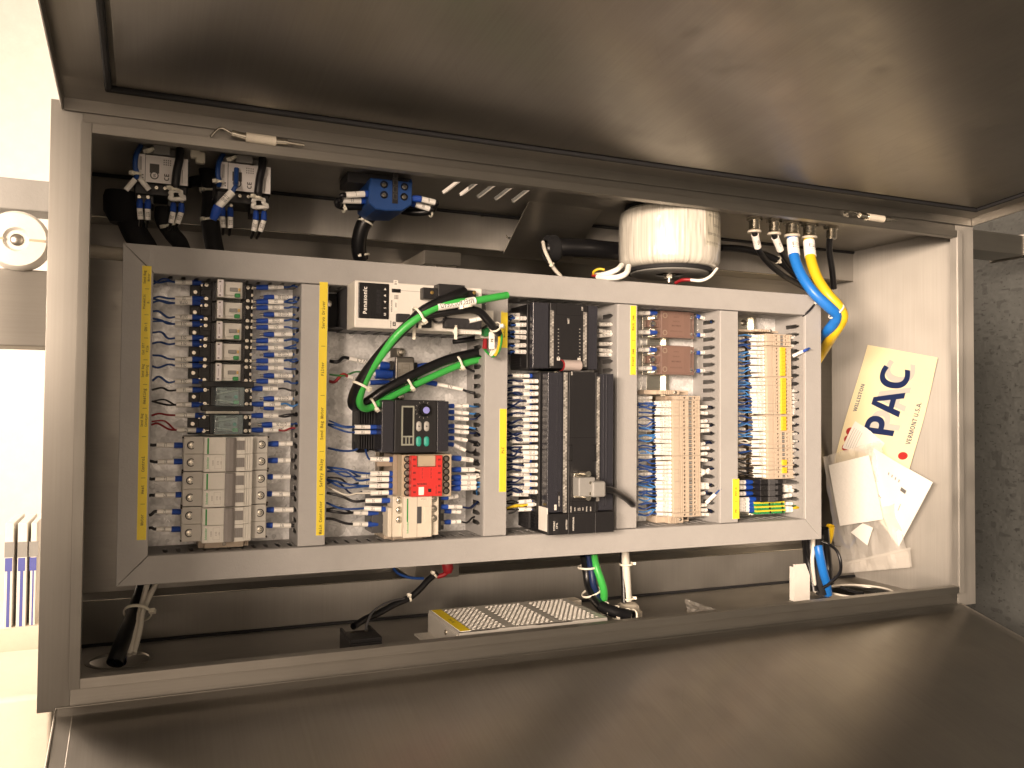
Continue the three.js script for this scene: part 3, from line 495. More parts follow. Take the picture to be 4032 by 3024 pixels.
// ---------------------------------------------------------------- relays and breakers
const screwHead = (x, y, z, r = 2.6) => [lathe([x, y, z], [0, 0, 1], [[0, 0], [r, 0], [r, 0.8], [r * 0.75, 1.3], [0, 1.4]], 12), box(x - r * 0.75, x + r * 0.75, y - 0.35, y + 0.35, z + 1.25, z + 1.55), box(x - 0.35, x + 0.35, y - r * 0.75, y + r * 0.75, z + 1.25, z + 1.55)];
{
  const c0 = at(ZA, 1027, 322, 66), c4 = at(ZA, 1005, 1232, 66), P = (c0[0] - c4[0]) / 4, hw = P / 2 - 0.3;
  const build = (o, label, glass) => {
    const t = thing('plug_relay', label, 'relay', [o[0], o[1], 0], glass ? null : 'white plug-in relays in black sockets');
    const [x, y] = o, sx = glass ? hw + 0.4 : hw;
    part(t, 'socket', [box(x - sx, x + sx, y - 27, y + 38, 7.6, 19, 0.8), box(x - sx, x + sx, y - 24, y + 28, 19, 27, 0.8), box(x - sx, x + sx, y - 17, y + 17, 27, 33, 0.8), box(x - sx, x - sx + 1.4, y - 24, y + 28, 27, 31), box(x + sx - 1.4, x + sx, y - 24, y + 28, 27, 31), box(x - 3.4, x - 2.4, y + 17, y + 28, 27, 30), box(x + 2.4, x + 3.4, y + 17, y + 28, 27, 30)], M.black);
    for (const d of [-7.4, 7.4]) for (const e of [22.2, -20.4]) part(t, 'terminal_screw', [...screwHead(x + d, y + e, 27), box(x + d - 2, x + d + 2, y + e + (e > 0 ? 3.6 : -6), y + e + (e > 0 ? 6 : -3.6), 25, 27.6, 0.5)], M.nickel);
    part(t, 'terminal_screw', screwHead(x, y + 33, 19), M.nickel);
    part(t, 'terminal_screw', screwHead(x, y - 25.5, 19, 2.2), M.nickel);
    if (!glass) {
      part(t, 'body', [box(x - 8.6, x + 8.6, y - 12, y + 7, 33, 55, 0.6), box(x - 6, x + 6, y - 10, y + 5.5, 55, 57.5, 0.5)], M.white);
      part(t, 'marker_band', [box(x - 9.3, x + 9.3, y + 7.4, y + 13.6, 33, 64, 0.5)], M.white);
      part(t, 'lever', [box(x - 2, x + 2, y - 7, y + 1, 57.5, 60, 0.6)], M.grey);
      part(t, 'contact', [box(x - 1.6, x + 1.6, y - 9.6, y - 7.6, 57.5, 60.5, 0.4)], M.brass);
      part(t, 'test_button', [box(x - 8.6, x - 4.6, y - 9, y - 3.6, 60, 66.4, 0.8)], M.greenTerm);
      part(t, 'print', [quad([x, y + 10.4, 64.1], [1, 0, 0], [0, 1, 0], 17, 5, print(17, 5, (k, w, h) => { fill(k, w, h, '#e7e2e6'); k.fillStyle = '#3a3036'; k.fillRect(3, 4, 5, 7); k.fillRect(w - 9, 4, 5, 7); k.fillStyle = '#a49ca2'; k.fillRect(18, 8, 30, 2); }))], M.print);
    } else {
      part(t, 'body', [box(x - 7, x + 7, y - 10, y + 9, 33, 50, 0.6)], M.grey);
      part(t, 'coil_lead', [rod([x + 7, y - 9, 54], [x + 3, y + 12, 54], 0.7), rod([x - 7, y - 9, 54], [x - 3, y + 12, 54], 0.7), rod([x + 8, y + 2, 50], [x + 8, y + 12, 50], 0.8)], M.nickel);
      part(t, 'lever', [box(x - 1.6, x + 1.6, y - 3, y + 4, 50, 56, 0.6)], M.greyDark);
      part(t, 'indicator', [lathe([x, y - 7, 50], [0, 0, 1], [[0, 0], [2, 0], [2, 5], [1, 7], [0, 7.4]], 12)], M.teal);
      part(t, 'test_button', [box(x - 7.6, x - 3.6, y - 9.6, y - 4, 57, 62, 0.8)], M.greenTerm);
    }
    part(t, 'cover', [box(x - hw + 0.6, x + hw - 0.6, y - 14.4, y + 14.2, 33, 65.6, 1)], glass ? M.clearBlue : M.clear);
    return t;
  };
  const lab = ['white plug-in relay at the end of the row under the long duct with the transformer', 'second white plug-in relay, between OUT3A and OUT3B wires', 'third white plug-in relay, the middle one of five', 'fourth white plug-in relay, between wires marked 225', 'fifth white plug-in relay, next to the clear bluish one'];
  const first = build(c0, lab[0], false);
  for (let i = 1; i < 5; i++) { const c = at(ZA, 1027 - 22 * i / 4, 322 + 227.5 * i, 66); copyOf(first, [c[0], c[1], 0], lab[i]); }
  build(at(ZA, 1007, 1500, 62), 'clear bluish relay beside the wires marked N4-1', true);
  build(at(ZB, 995, 200, 62), 'clear bluish relay beside the first grey breaker', true);
  const gap = at(ZA, 1005, 1365, 30), gap2 = at(ZB, 1000, 20, 30);
  for (const [g, l] of [[gap, 'black socket spacer between the white relays and the clear ones'], [gap2, 'black socket spacer between the two clear bluish relays']]) single('socket_spacer', l, 'spacer', box(g[0] - 3.2, g[0] + 3.2, g[1] - 25, g[1] + 28, 7.6, 34, 0.8), M.black);

  const relayLeft = "relays' Motor strip side", relayRight = "relays' Servo Driver strip side";
  wireRow(ZA, [722, 597, 412, 165], [26, 26, 33], [[255, 'I32', { ev: -25 }], [430, 'I31'], [475, 'OUT3A'], [635, 'OUT3A', { ev: -60, sag: 4 }], [710, 'OV 4', { ev: -60 }], [855, 'OV 4', { ev: -60 }], [925, 'OV 4'], [1090, 'OV 4', { ev: -45 }], [1160, 'OV 4'], [1330, 'OV 4', { sag: 3 }], [1425, 'L4', { hue: 'black', us: [735, 600, 425, 160] }], [1585, 'N4', { hue: 'black', us: [735, 590, 425, 160], ev: -40 }]], relayLeft);
  wireRow(ZB, [735, 628, 415, 155], [26, 26, 33], [[100, 'L3', { hue: 'red' }], [262, 'N3', { hue: 'red', us: [735, 640, 430, 155], ev: -55 }]], relayLeft);
  wireRow(ZA, [1296, 1425, 1592, 1760], [26, 26, 33], [[310, 'I32'], [465, 'I32'], [530, 'OUT3B'], [675, 'OUT3B'], [745, 'OV-1'], [890, 'OV-1'], [970, '225'], [1110, '225'], [1185, '222'], [1330, '222'], [1410, 'L4-1', { hue: 'black', us: [1245, 1365, 1530, 1758] }], [1580, 'N4-1', { hue: 'light', us: [1245, 1375, 1560, 1758] }]], relayRight);
  wireRow(ZA, [1375, 1490, 1690, 1765], [18, 19, 28], [[415, 'Q103 00'], [605, 'Q102 01'], [822, '24V'], [1045, 'Q102 00'], [1270, 'Q103 01'], [1522, 'Q102 07', { hue: 'light' }], [1620, '24V']], relayRight);
  wireRow(ZB, [1245, 1370, 1535, 1750], [26, 26, 33], [[100, 'L3-1', { hue: 'black' }], [258, 'N3-1', { hue: 'red' }]], relayRight);
  wireRow(ZB, [1355, 1470, 1668, 1750], [18, 19, 28], [[200, 'Q102 06'], [250, '24V']], relayRight);
}
// three two-pole breakers
{
  const c0 = at(ZB, 975, 515, 55), c2 = at(ZB, 955, 1272, 55), pole = 17.8;
  const label = ['grey two-pole breaker beside the wires marked L5 and N5', 'grey two-pole breaker beside the wires marked L4 and N4', 'grey two-pole breaker at the end, beside the beige clamp'];
  const prof = (y, k) => [[y - 42, 7.6], [y + 42, 7.6], [y + 42.5, 50], [y + 41.5, 51.5], [y + 24, 53], [y + 23.4, 53], [y + 23.4, 68.6 - k], [y + 22.6, 69.4 - k], [y - 17, 69.4 - k], [y - 17.4, 67.5 - k], [y - 19.4, 67.5 - k], [y - 19.8, 66.2 - k], [y - 21.8, 66.2 - k], [y - 22.2, 64.8 - k], [y - 25, 64.4 - k], [y - 25, 53], [y - 41.5, 51.5], [y - 42.5, 50]];
  const x0 = c0[0], y0 = c0[1], t = thing('circuit_breaker', label[0], 'circuit breaker', [x0, y0, 0], 'grey two-pole circuit breakers in a row');
  for (const s of [-1, 1]) {
    const x = x0 + s * pole / 2;
    part(t, 'pole', prism(0, prof(y0, 0).map(([a, b]) => [a, Math.min(b, 53)]), x - pole / 2 + 0.15, x + pole / 2 - 0.15, [], 0.25), M.breaker);
    part(t, 'nose', prism(0, prof(y0, 0).slice(5, 15).concat([]), x - pole / 2 + 0.15, x + pole / 2 - 0.15, [], 0.2), M.breakerNose);
    part(t, 'switch_window', box(x - 4.6, x + 5.2, y0 - 16.6, y0 - 8.4, 69.2, 69.75, 0.2), M.toggle);
    part(t, 'switch_window_ridge', [-14.6, -12.6, -10.6].map((d) => box(x - 4.4, x + 5, y0 + d - 0.3, y0 + d + 0.3, 69.7, 70.3)), M.grey);
    for (const e of [34.6, -35.4]) {
      part(t, 'screw_well', lathe([x, y0 + e, 51.2], [0, 0, 1], [[0, 0.2], [3.2, 0.2], [3.4, 1.1], [4.3, 1.1], [4.3, 0], [0, 0]], 18), M.hole);
      part(t, 'terminal_screw', screwHead(x, y0 + e, 50.9, 3), M.nickel);
    }
    for (const e of [42.6, -42.6]) part(t, 'clip_notch', box(x + s * 8 - 0.9, x + s * 8 + 0.9, y0 + e - 0.8, y0 + e + 0.8, 47, 51.8), M.hole);
  }
  part(t, 'toggle', [prism(0, [[y0 - 8, 69], [y0 + 2.4, 69], [y0 + 2, 72.4], [y0 - 1, 73.6], [y0 - 5, 73.2], [y0 - 8, 71]], x0 - 17.3, x0 + 17.3, [], 0.6)], M.toggle);
  const sides = [-1, 1];
  part(t, 'maker_stripe', [box(x0 + 0.5, x0 + 16.8, y0 + 18.6, y0 + 20.2, 69.4, 69.62)], M.green);
  part(t, 'print', [quad([x0 - 8.6, y0 + 19.4, 69.6], [1, 0, 0], [0, 1, 0], 16, 2.6, print(16, 2.6, (k, w, h) => { fill(k, w, h, '#dedbd3'); write(k, 'Schneider', w / 2, h / 2, 10, '#57a56a', 'sans-serif', 'center', 'bold'); })),
    quad([x0 - 8.6, y0 + 11, 69.6], [1, 0, 0], [0, 1, 0], 15, 12, print(15, 12, (k, w, h) => { fill(k, w, h, '#dedbd3'); k.strokeStyle = '#b5aea8'; k.strokeRect(6, 18, w - 12, 26); write(k, 'iC60N', w / 2, 10, 8, '#8b8580'); write(k, 'C10', w / 2, 30, 9, '#8b8580'); write(k, '230V', w / 2, 40, 6, '#8b8580'); }))], M.print);
  for (let i = 1; i < 3; i++) { const c = [c0[0] + (c2[0] - c0[0]) * i / 2, c0[1] + (c2[1] - c0[1]) * i / 2]; copyOf(t, [c[0], c[1], 0], label[i]); }
  const e = face(ZB, 668, 1468, 1222, 1524, 45), cl = thing('end_clamp', 'beige rail end clamp at the end of the grey breakers', 'end clamp', [e.x0, e.y0, 0]);
  part(cl, 'body', [box(e.x0, e.x1, e.y0, e.y1, 7.6, 38, 0.6), box(e.x0, e.x1, e.y0 + 6, e.y1 - 6, 38, 45, 0.6), ...[0, 1, 2, 3].map((i) => box(e.x0, e.x1, e.y0 + 1 + i * 2.4, e.y0 + 2.2 + i * 2.4, 38, 41)), ...[0, 1, 2, 3].map((i) => box(e.x0, e.x1, e.y1 - 2.2 - i * 2.4, e.y1 - 1 - i * 2.4, 38, 41))], M.beige);
  part(cl, 'screw', [...screwHead((e.x0 + e.x1) / 2, (e.y0 + e.y1) / 2, 45, 2)], M.screw);
  const wb = "grey breakers' Motor strip side", wr2 = "grey breakers' Safety Relay strip side";
  const bl = [[425, 'L1', [530, 400, 210, 140]], [600, 'N1', [530, 398, 222, 138]], [788, 'L2', [522, 412, 196, 132]], [962, 'N2', [518, 416, 194, 132]], [1150, 'L2', [508, 378, 216, 130]], [1338, 'N1', [506, 372, 208, 128]]];
  wireRow(ZB, [0, 0, 0, 0], [36, 36, 36], bl.map(([v, s, us]) => [v, s, { us, hue: 'black', r: 2.7, wr: 1.7, noFork: true, ev: v === 1150 ? 40 : undefined }]), wb);
  const br = [[410, 'L5', [1415, 1538, 1690, 1755]], [590, 'N5', [1412, 1530, 1668, 1750]], [768, 'L4', [1405, 1476, 1668, 1748]], [952, 'N4', [1403, 1466, 1660, 1745]], [1128, 'L3', [1396, 1488, 1698, 1740]], [1294, 'N3', [1390, 1474, 1672, 1735]]];
  wireRow(ZB, [0, 0, 0, 0], [36, 36, 36], br.map(([v, s, us]) => [v, s, { us, hue: 'black', r: 2.8, wr: 1.7, noFork: true }]), wr2);
}
// ---------------------------------------------------------------- servo driver and its cables, filter
const tieOn = (parent, p, dir, r, turn = 0.6, k = 1) => {
  const d = V3(dir).normalize(), g = new THREE.TorusGeometry(r, 0.75 * k, 6, 24); g.scale(1, 1, 2.0); g.applyQuaternion(new THREE.Quaternion().setFromUnitVectors(new THREE.Vector3(0, 0, 1), d)); g.translate(...p);
  const side = new THREE.Vector3(0, 0, 1).addScaledVector(d, -d.z).normalize().applyAxisAngle(d, turn), h = new THREE.BoxGeometry(3.6 * k, 4.6 * k, 4.2 * k); h.applyQuaternion(quatTo(side.toArray())); h.translate(...add3(p, side.toArray(), r + 1.6 * k));
  return part(parent, 'cable_tie', [uvM(g), uvM(h)], M.tie);
};
const path = (Z, pts) => pts.map(([u, v, z]) => at(Z, u, v, z));
{
  const f = face(ZC, 490, 62, 1872, 640, 100), H = 100, t = thing('servo_driver', 'white and black servo driver under the looping green cable', 'servo driver', [(f.x0 + f.x1) / 2, f.y0, 0]);
  const xm = (f.x0 + f.x1) / 2;
  part(t, 'front_housing', [box(f.x0, f.x1, f.y0, f.y1, 62, H, 1.4)], M.white);
  part(t, 'heat_sink', [box(f.x0 + 1.5, f.x1 - 1.5, f.y0 + 1, f.y1 - 0.5, 3, 62, 0.8), ...Array.from({ length: 9 }, (_, i) => box(f.x0 + 0.4, f.x0 + 1.6, f.y0 + 12 + i * 14, f.y0 + 18 + i * 14, 8, 56))], M.greyDark);
  const b = face(ZC, 305, 190, 480, 700, 4);
  part(t, 'mounting_lug', [box(xm - 22, xm + 22, f.y1 - 2, f.y1 + 17, 0.3, 2.4, 0.5), box(xm - 22, xm - 20, f.y1 - 2, f.y1 + 15, 2.4, 40, 0.4)], M.blackMatt);
  part(t, 'lug_screw', [lathe([xm + 10, f.y1 + 9, 2.4], [0, 0, 1], [[0, 0], [5, 0], [5, 2], [3.6, 4], [0, 4.6]], 18)], M.nickel);
  const s = face(ZC, 532, 84, 862, 492, H + 1.2);
  const scr = part(t, 'display_panel', [box(s.x0, s.x1, s.y0, s.y1, H - 1, H + 1.2, 0.9)], M.blackGloss);
  part(scr, 'print', [quad([(s.x0 + s.x1) / 2, (s.y0 + s.y1) / 2, H + 1.32], [1, 0, 0], [0, 1, 0], s.x1 - s.x0 - 2, s.y1 - s.y0 - 2, print(s.x1 - s.x0 - 2, s.y1 - s.y0 - 2, (k, w, h) => {
    fill(k, w, h, '#0f0f11'); write(k, 'Panasonic', w * 0.5, h * 0.2, 24, '#f2efe8', 'sans-serif', 'center', 'bold');
    k.fillStyle = '#1d1d20'; for (let i = 0; i < 6; i++) k.fillRect(w * 0.14 + i * w * 0.12, h * 0.58, w * 0.09, h * 0.18);
    write(k, 'M', w * 0.12, h * 0.88, 15, '#d8d5ce', 'sans-serif', 'center', 'bold'); write(k, 'S', w * 0.305, h * 0.88, 15, '#d8d5ce', 'sans-serif', 'center', 'bold'); k.fillStyle = '#d8d5ce';
    for (const [c, d] of [[0.49, 0], [0.675, 1], [0.86, 2]]) { k.beginPath(); const X0 = w * c, Y0 = h * 0.88, r = 7; for (let i = 0; i < 3; i++) { const an = Math.PI + d * Math.PI / 2 + i * 2.0944; k.lineTo(X0 + r * Math.cos(an), Y0 + r * Math.sin(an)); } k.fill(); }
  }))], M.glossPrint);
  const usb = face(ZC, 890, 155, 990, 204, H); part(t, 'usb_socket', [box(usb.x0, usb.x1, usb.y0, usb.y1, H - 3, H + 0.3, 0.4), box(usb.x0 + 1, usb.x1 - 1, usb.y0 + 2, usb.y1 - 2, H + 0.2, H + 0.5, 0.2)], M.blackGloss);
  const txt = (u, v, s1, w, h, sz, vert) => { const p = at(ZC, u, v, H); return quad([p[0], p[1], H + 0.12], [1, 0, 0], [0, 1, 0], w, h, print(w, h, (k, a, c) => { fill(k, a, c, '#e4e0d8'); write(k, s1, a / 2, c / 2, sz, '#57514d', 'sans-serif', 'center', 'bold'); })); };
  part(t, 'print', [txt(935, 95, 'X1', 6, 5, 14), txt(890, 345, 'MBDLN25BE', 16, 4, 9), txt(935, 335, '200V', 12, 3.6, 9), txt(880, 545, 'CHARGE', 9, 3, 8), txt(1135, 382, 'X4', 5, 4, 12),
    (() => { const p = at(ZC, 942, 250, H); return quad([p[0], p[1], H + 0.12], [1, 0, 0], [0, 1, 0], 5, 5, print(5, 5, (k, w, h) => { fill(k, w, h, '#e4e0d8'); k.fillStyle = '#6b6560'; for (let i = 0; i < 9; i++) k.fillRect(2 + (i % 3) * 6, 2 + Math.floor(i / 3) * 6, 5, 4); })); })(),
    (() => { const p = at(ZC, 918, 540, H); return quad([p[0], p[1], H + 0.12], [1, 0, 0], [0, 1, 0], 4.5, 3.4, print(4.5, 3.4, (k, w, h) => { fill(k, w, h, '#37322f'); k.fillStyle = '#e4e0d8'; k.fillRect(5, 4, 3, 6); k.fillRect(11, 4, 3, 6); })); })()], M.print);
  part(t, 'panel_seam', [box(f.x0 + 0.4, f.x0 + 0.8, f.y0, f.y1, H - 6, H - 5.2), box(f.x1 - 8.4, f.x1 - 8, f.y0 + 4, f.y1 - 40, H - 0.05, H + 0.05)], M.grey);
  const co = (u0, v0, u1, v1, z, pieces) => { const q = face(ZC, u0, v0, u1, v1, z), g = [box(q.x0, q.x1, q.y0, q.y1, H - 2, z, 0.8)]; for (let i = 0; i < (pieces || 0); i++) { const y = q.y0 + (q.y1 - q.y0) * (i + 0.5) / pieces; g.push(box(q.x0 + 1.4, q.x1 - 6, y - 1.4, y + 1.4, z, z + 0.8, 0.3)); } return g; };
  const k1 = part(t, 'signal_connector', [...co(1230, 140, 1810, 300, H + 10), ...co(1400, 100, 1690, 260, H + 16)], M.black);
  part(k1, 'screw', [1330, 1790].map((u) => { const p = at(ZC, u, 200, H + 10.2); return lathe(p, [0, 0, 1], [[0, 0], [2, 0], [2, 0.8], [0, 1.2]], 12); }), M.brass);
  part(t, 'power_connector', co(952, 425, 1092, 520, H + 6, 2), M.blackMatt);
  part(t, 'motor_connector', co(1180, 470, 1328, 582, H + 8, 3), M.blackMatt);
  part(t, 'mains_connector', co(1470, 470, 1872, 600, H + 8, 7), M.blackMatt);
  const w2 = face(ZC, 1600, 610, 1860, 660, H); part(t, 'print', [quad([(w2.x0 + w2.x1) / 2, (w2.y0 + w2.y1) / 2 + 2, H + 0.13], [0, 1, 0], [-1, 0, 0], 34, 3, print(34, 3, (k, w, h) => { fill(k, w, h, '#e4e0d8'); write(k, 'L1 L2 L3 C D U V W', w / 2, h / 2, 9, '#57514d'); }))], M.print);
  const tail = face(ZC, 1872, 395, 2000, 700, 80), tl = part(t, 'earth_bracket', [box(tail.x0, tail.x1, tail.y0, tail.y1 + 1, 60, 80, 0.8), lathe([tail.x0 + 18, (tail.y0 + tail.y1) / 2 + 5, 80], [0, 0, 1], [[0, 0], [6, 0], [6, 1.5], [3, 1.5], [3, 2.6], [0, 2.8]], 18)], M.white);
  const cl = face(ZC, 1900, 160, 2140, 400, 92); part(t, 'terminal_shield', [box(cl.x0, cl.x1, cl.y0, cl.y1, 60, 92, 1)], M.clear);
  const gs = at(ZC, 1915, 628, 84); part(t, 'earth_screw', [lathe([gs[0], gs[1], 80], [0, 0, 1], [[0, 0], [5.4, 0], [5.4, 4], [3, 5.4], [0, 5.6]], 18)], M.greenTerm);
}
{
  // cables as they loop out of the driver and back into the slots of the cross duct
  const G = [[2148, 228, 112], [1990, 255, 118], [1800, 288, 124], [1600, 308, 128], [1400, 350, 130], [1180, 470, 130], [960, 650, 124], [780, 880, 112], [640, 1090, 98], [555, 1290, 82], [545, 1410, 72], [600, 1462, 64], [690, 1440, 58], [850, 1350, 54], [1100, 1225, 50], [1400, 1085, 46], [1640, 985, 42], [1800, 940, 38], [1905, 930, 34]];
  const g = thing('encoder_cable', 'bright green cable looping over the white servo driver', 'cable', at(ZC, 600, 1460, 60));
  part(g, 'sheath', tube(path(ZC, G), 4.1, 120, 12), M.cableGreen);
  const lab0 = at(ZC, 1385, 355, 131), lab1 = at(ZC, 1795, 288, 126);
  part(g, 'cable_label', [sleeveGeom(add3(lab1, [0, 0, -0.5]), add3(lab0, [0, 0, -0.6]), 4.5, 'MFECA0020EAD')], M.sleeve);
  const Bk = [[1680, 190, 118], [1560, 240, 126], [1400, 310, 128], [1230, 400, 128], [1060, 560, 124], [880, 740, 116], [700, 950, 104], [570, 1130, 92], [490, 1280, 78], [462, 1400, 66], [510, 1440, 56], [640, 1380, 52], [800, 1270, 56], [1000, 1160, 56], [1250, 1035, 52], [1500, 930, 46], [1740, 870, 40], [1905, 850, 34]];
  const k = thing('signal_cable', 'thick black cable tied to the green one', 'cable', at(ZC, 500, 1440, 60));
  part(k, 'sheath', tube(path(ZC, Bk), 5.6, 120, 12), M.cableBlack);
  const tied = [[1185, 455, 130, 1, -0.62, 10], [1690, 355, 122, 0.2, 1, 8], [560, 1215, 86, 0.5, -1, 10], [1070, 1190, 53, 1, -0.55, 9], [1620, 965, 44, 1, -0.4, 9], [690, 1420, 55, 1, -0.5, 8]];
  for (const [u, v, z, du, dv, r] of tied) { const p = at(ZC, u, v, z), q = at(ZC, u + du * 40, v + dv * 40, z); tieOn(g, p, V3(q).sub(V3(p)).toArray(), r, 0.7); }
  for (const [u, v, z] of [[1135, 620, 108], [1590, 620, 108], [1200, 500, 116]]) { const p = at(ZC, u, v, z); part(g, 'tie_tail', [box(p[0] - 9, p[0] + 7, p[1] - 1.8, p[1] + 1.8, z - 1, z, 0.4)], M.tie); }
  const m = thing('motor_cable', 'short black cable from the white servo driver to the yellow and green earth wires', 'cable', at(ZC, 2040, 600, 100));
  part(m, 'sheath', tube(path(ZC, [[1200, 470, 108], [1300, 445, 114], [1460, 415, 118], [1620, 392, 118], [1750, 385, 116], [1860, 420, 114], [1960, 530, 110], [2030, 610, 104], [2052, 640, 100]]), 4.6, 60, 10), M.cableBlack);
  { const p = at(ZC, 2020, 575, 106), q = at(ZC, 2045, 620, 102); tieOn(m, p, V3(q).sub(V3(p)).toArray(), 6.4, -0.6); }
  const y = thing('earth_wire', 'yellow and green earth wire curling below the tag lettered PE', 'wire', at(ZC, 2000, 900, 80));
  part(y, 'yellow_core', tube(path(ZC, [[2030, 600, 100], [2062, 680, 98], [2055, 790, 92], [2020, 880, 84], [1975, 880, 76]]), 1.7, 30, 6), M.wireYellow);
  part(y, 'green_core', tube(path(ZC, [[2040, 590, 102], [2085, 650, 100], [2080, 760, 95], [2050, 850, 88], [1990, 895, 80], [1930, 850, 70], [1890, 800, 62]]), 1.5, 36, 6), M.cableGreenDark);
  const t0 = at(ZC, 1975, 815, 88), t1 = at(ZC, 1985, 625, 90);
  part(y, 'tag', [(() => { const dx = t1[0] - t0[0]; return quad([(t0[0] + t1[0]) / 2, (t0[1] + t1[1]) / 2, 90], [1, 0, 0], [0, 1, 0], Math.abs(dx), 6, print(Math.abs(dx), 6, (k2, w, h) => { fill(k2, w, h, '#efece4'); write(k2, 'PE', w * 0.5, h / 2, 16, '#333', 'sans-serif', 'center', 'bold'); })); })(), box(t0[0], t1[0], t0[1] - 3, t0[1] + 3, 86.4, 89.8, 1.2)], M.print);
  const tz = at(ZC, 1985, 855, 80); tieOn(y, tz, [0.5, 1, 0], 4, 0.5);
  const r0 = at(ZC, 1905, 800, 70), r1 = at(ZC, 1910, 690, 76), rl = thing('red_lug', 'red insulated ring lug beside the tag lettered PE', 'wire', r0);
  part(rl, 'boot', rod(r0, r1, 3.2, 2.4), M.wireRed); part(rl, 'tongue', rod(r1, at(ZC, 1913, 655, 82), 1.6), M.nickel);
  const rs0 = at(ZC, 1750, 505, 108), rs1 = at(ZC, 1870, 480, 108); wire('C', 'on the white servo driver', at(ZC, 1735, 510, 108), null, rs1, at(ZC, 1905, 480, 84), { hue: 'red', r: 2.6 });
  for (const [p, txt] of [[[[1880, 590, 92], [1930, 555, 88], [1960, 545, 82]], 'thin black wire by the green earth screw'], [[[1330, 480, 108], [1370, 520, 106], [1440, 515, 108], [1480, 470, 108], [1420, 440, 110]], 'small black loop of wire on the face of the white servo driver']]) single('loose_wire', txt, 'wire', tube(path(ZC, p), 1.4, 24, 6), M.wireBlack);
  single('motor_lead', 'black lead along the flank of the white servo driver', 'wire', tube(path(ZC, [[1560, 735, 30], [1700, 715, 40], [1830, 690, 52], [1900, 670, 60]]), 3, 24, 8), M.wireBlack);
}
{
  const f = face(ZC, 928, 892, 1138, 1290, 38), xm = (f.x0 + f.x1) / 2, ym = (f.y0 + f.y1) / 2, t = thing('line_filter', 'shiny metal mains filter crossed by the green and black cables', 'filter', [xm, ym, 0]);
  part(t, 'can', [box(f.x0, f.x1, f.y0, f.y1, 1.5, 38, 2.6), box(f.x0 - 12, f.x1 + 12, ym - 8, ym + 8, 0.2, 1.8, 0.4)], M.steelPlain);
  part(t, 'print', [quad([xm, ym - 1, 38.12], [1, 0, 0], [0, 1, 0], f.x1 - f.x0 - 14, f.y1 - f.y0 - 5, print(f.x1 - f.x0 - 14, f.y1 - f.y0 - 5, (k, w, h) => { fill(k, w, h, '#9a958c'); k.strokeStyle = '#5d5850'; k.strokeRect(8, 20, w - 16, h - 40); for (let i = 0; i < 4; i++) { k.beginPath(); k.moveTo(20 + i * 22, 24); k.lineTo(20 + i * 22, h - 26); k.stroke(); } write(k, 'EMI FILTER', w / 2, 10, 10, '#4a453f'); write(k, '250V 10A', w / 2, h - 10, 9, '#4a453f'); }))], M.print);
  for (const [u, v] of [[1000, 845], [988, 1335]]) { const p = at(ZC, u, v, 4); part(t, 'screw', [lathe([p[0], p[1], 1.8], [0, 0, 1], [[0, 0], [5, 0], [5, 2], [3.6, 4.4], [0, 5.2]], 18)], M.nickel); }
  part(t, 'terminal_block', [boxZ(ZC, 872, 945, 930, 1045, 5, 30, 0.6), boxZ(ZC, 1136, 960, 1170, 1240, 5, 26, 0.6)], M.black);
  const w = "mains filter's Filter strip side", w3 = "mains filter's far side";
  wire('220V L3', w, at(ZC, 872, 1000, 26), at(ZC, 760, 990, 26), at(ZC, 425, 915, 30), at(ZC, 215, 945, 34), { hue: 'black', r: 2.6, wr: 2, bootR: 1.8, lift: 4 });
  wire('PE', w, at(ZC, 920, 1090, 24), at(ZC, 710, 1085, 24), at(ZC, 640, 1080, 24), at(ZC, 215, 1092, 34), { hue: 'green', r: 2.6, bootR: 2.2 });
  wire('220V N3', w, at(ZC, 860, 1175, 24), at(ZC, 655, 1180, 24), at(ZC, 410, 1110, 30), at(ZC, 212, 1165, 32), { hue: 'red', r: 2.2, wr: 1.9, bootR: 1.3 });
  wire('N3', w3, at(ZC, 1200, 1160, 24), at(ZC, 1380, 1195, 24), at(ZC, 1660, 1255, 26), at(ZC, 1850, 1280, 28), { hue: 'black', r: 2.5, bootR: 1.3, wr: 1.6 });
  wire('L3', w3, at(ZC, 1165, 1000, 22), at(ZC, 1300, 990, 22), at(ZC, 1560, 985, 24), at(ZC, 1850, 1045, 28), { hue: 'black', r: 2.4, bootR: 1.4, wr: 1.5 });
}
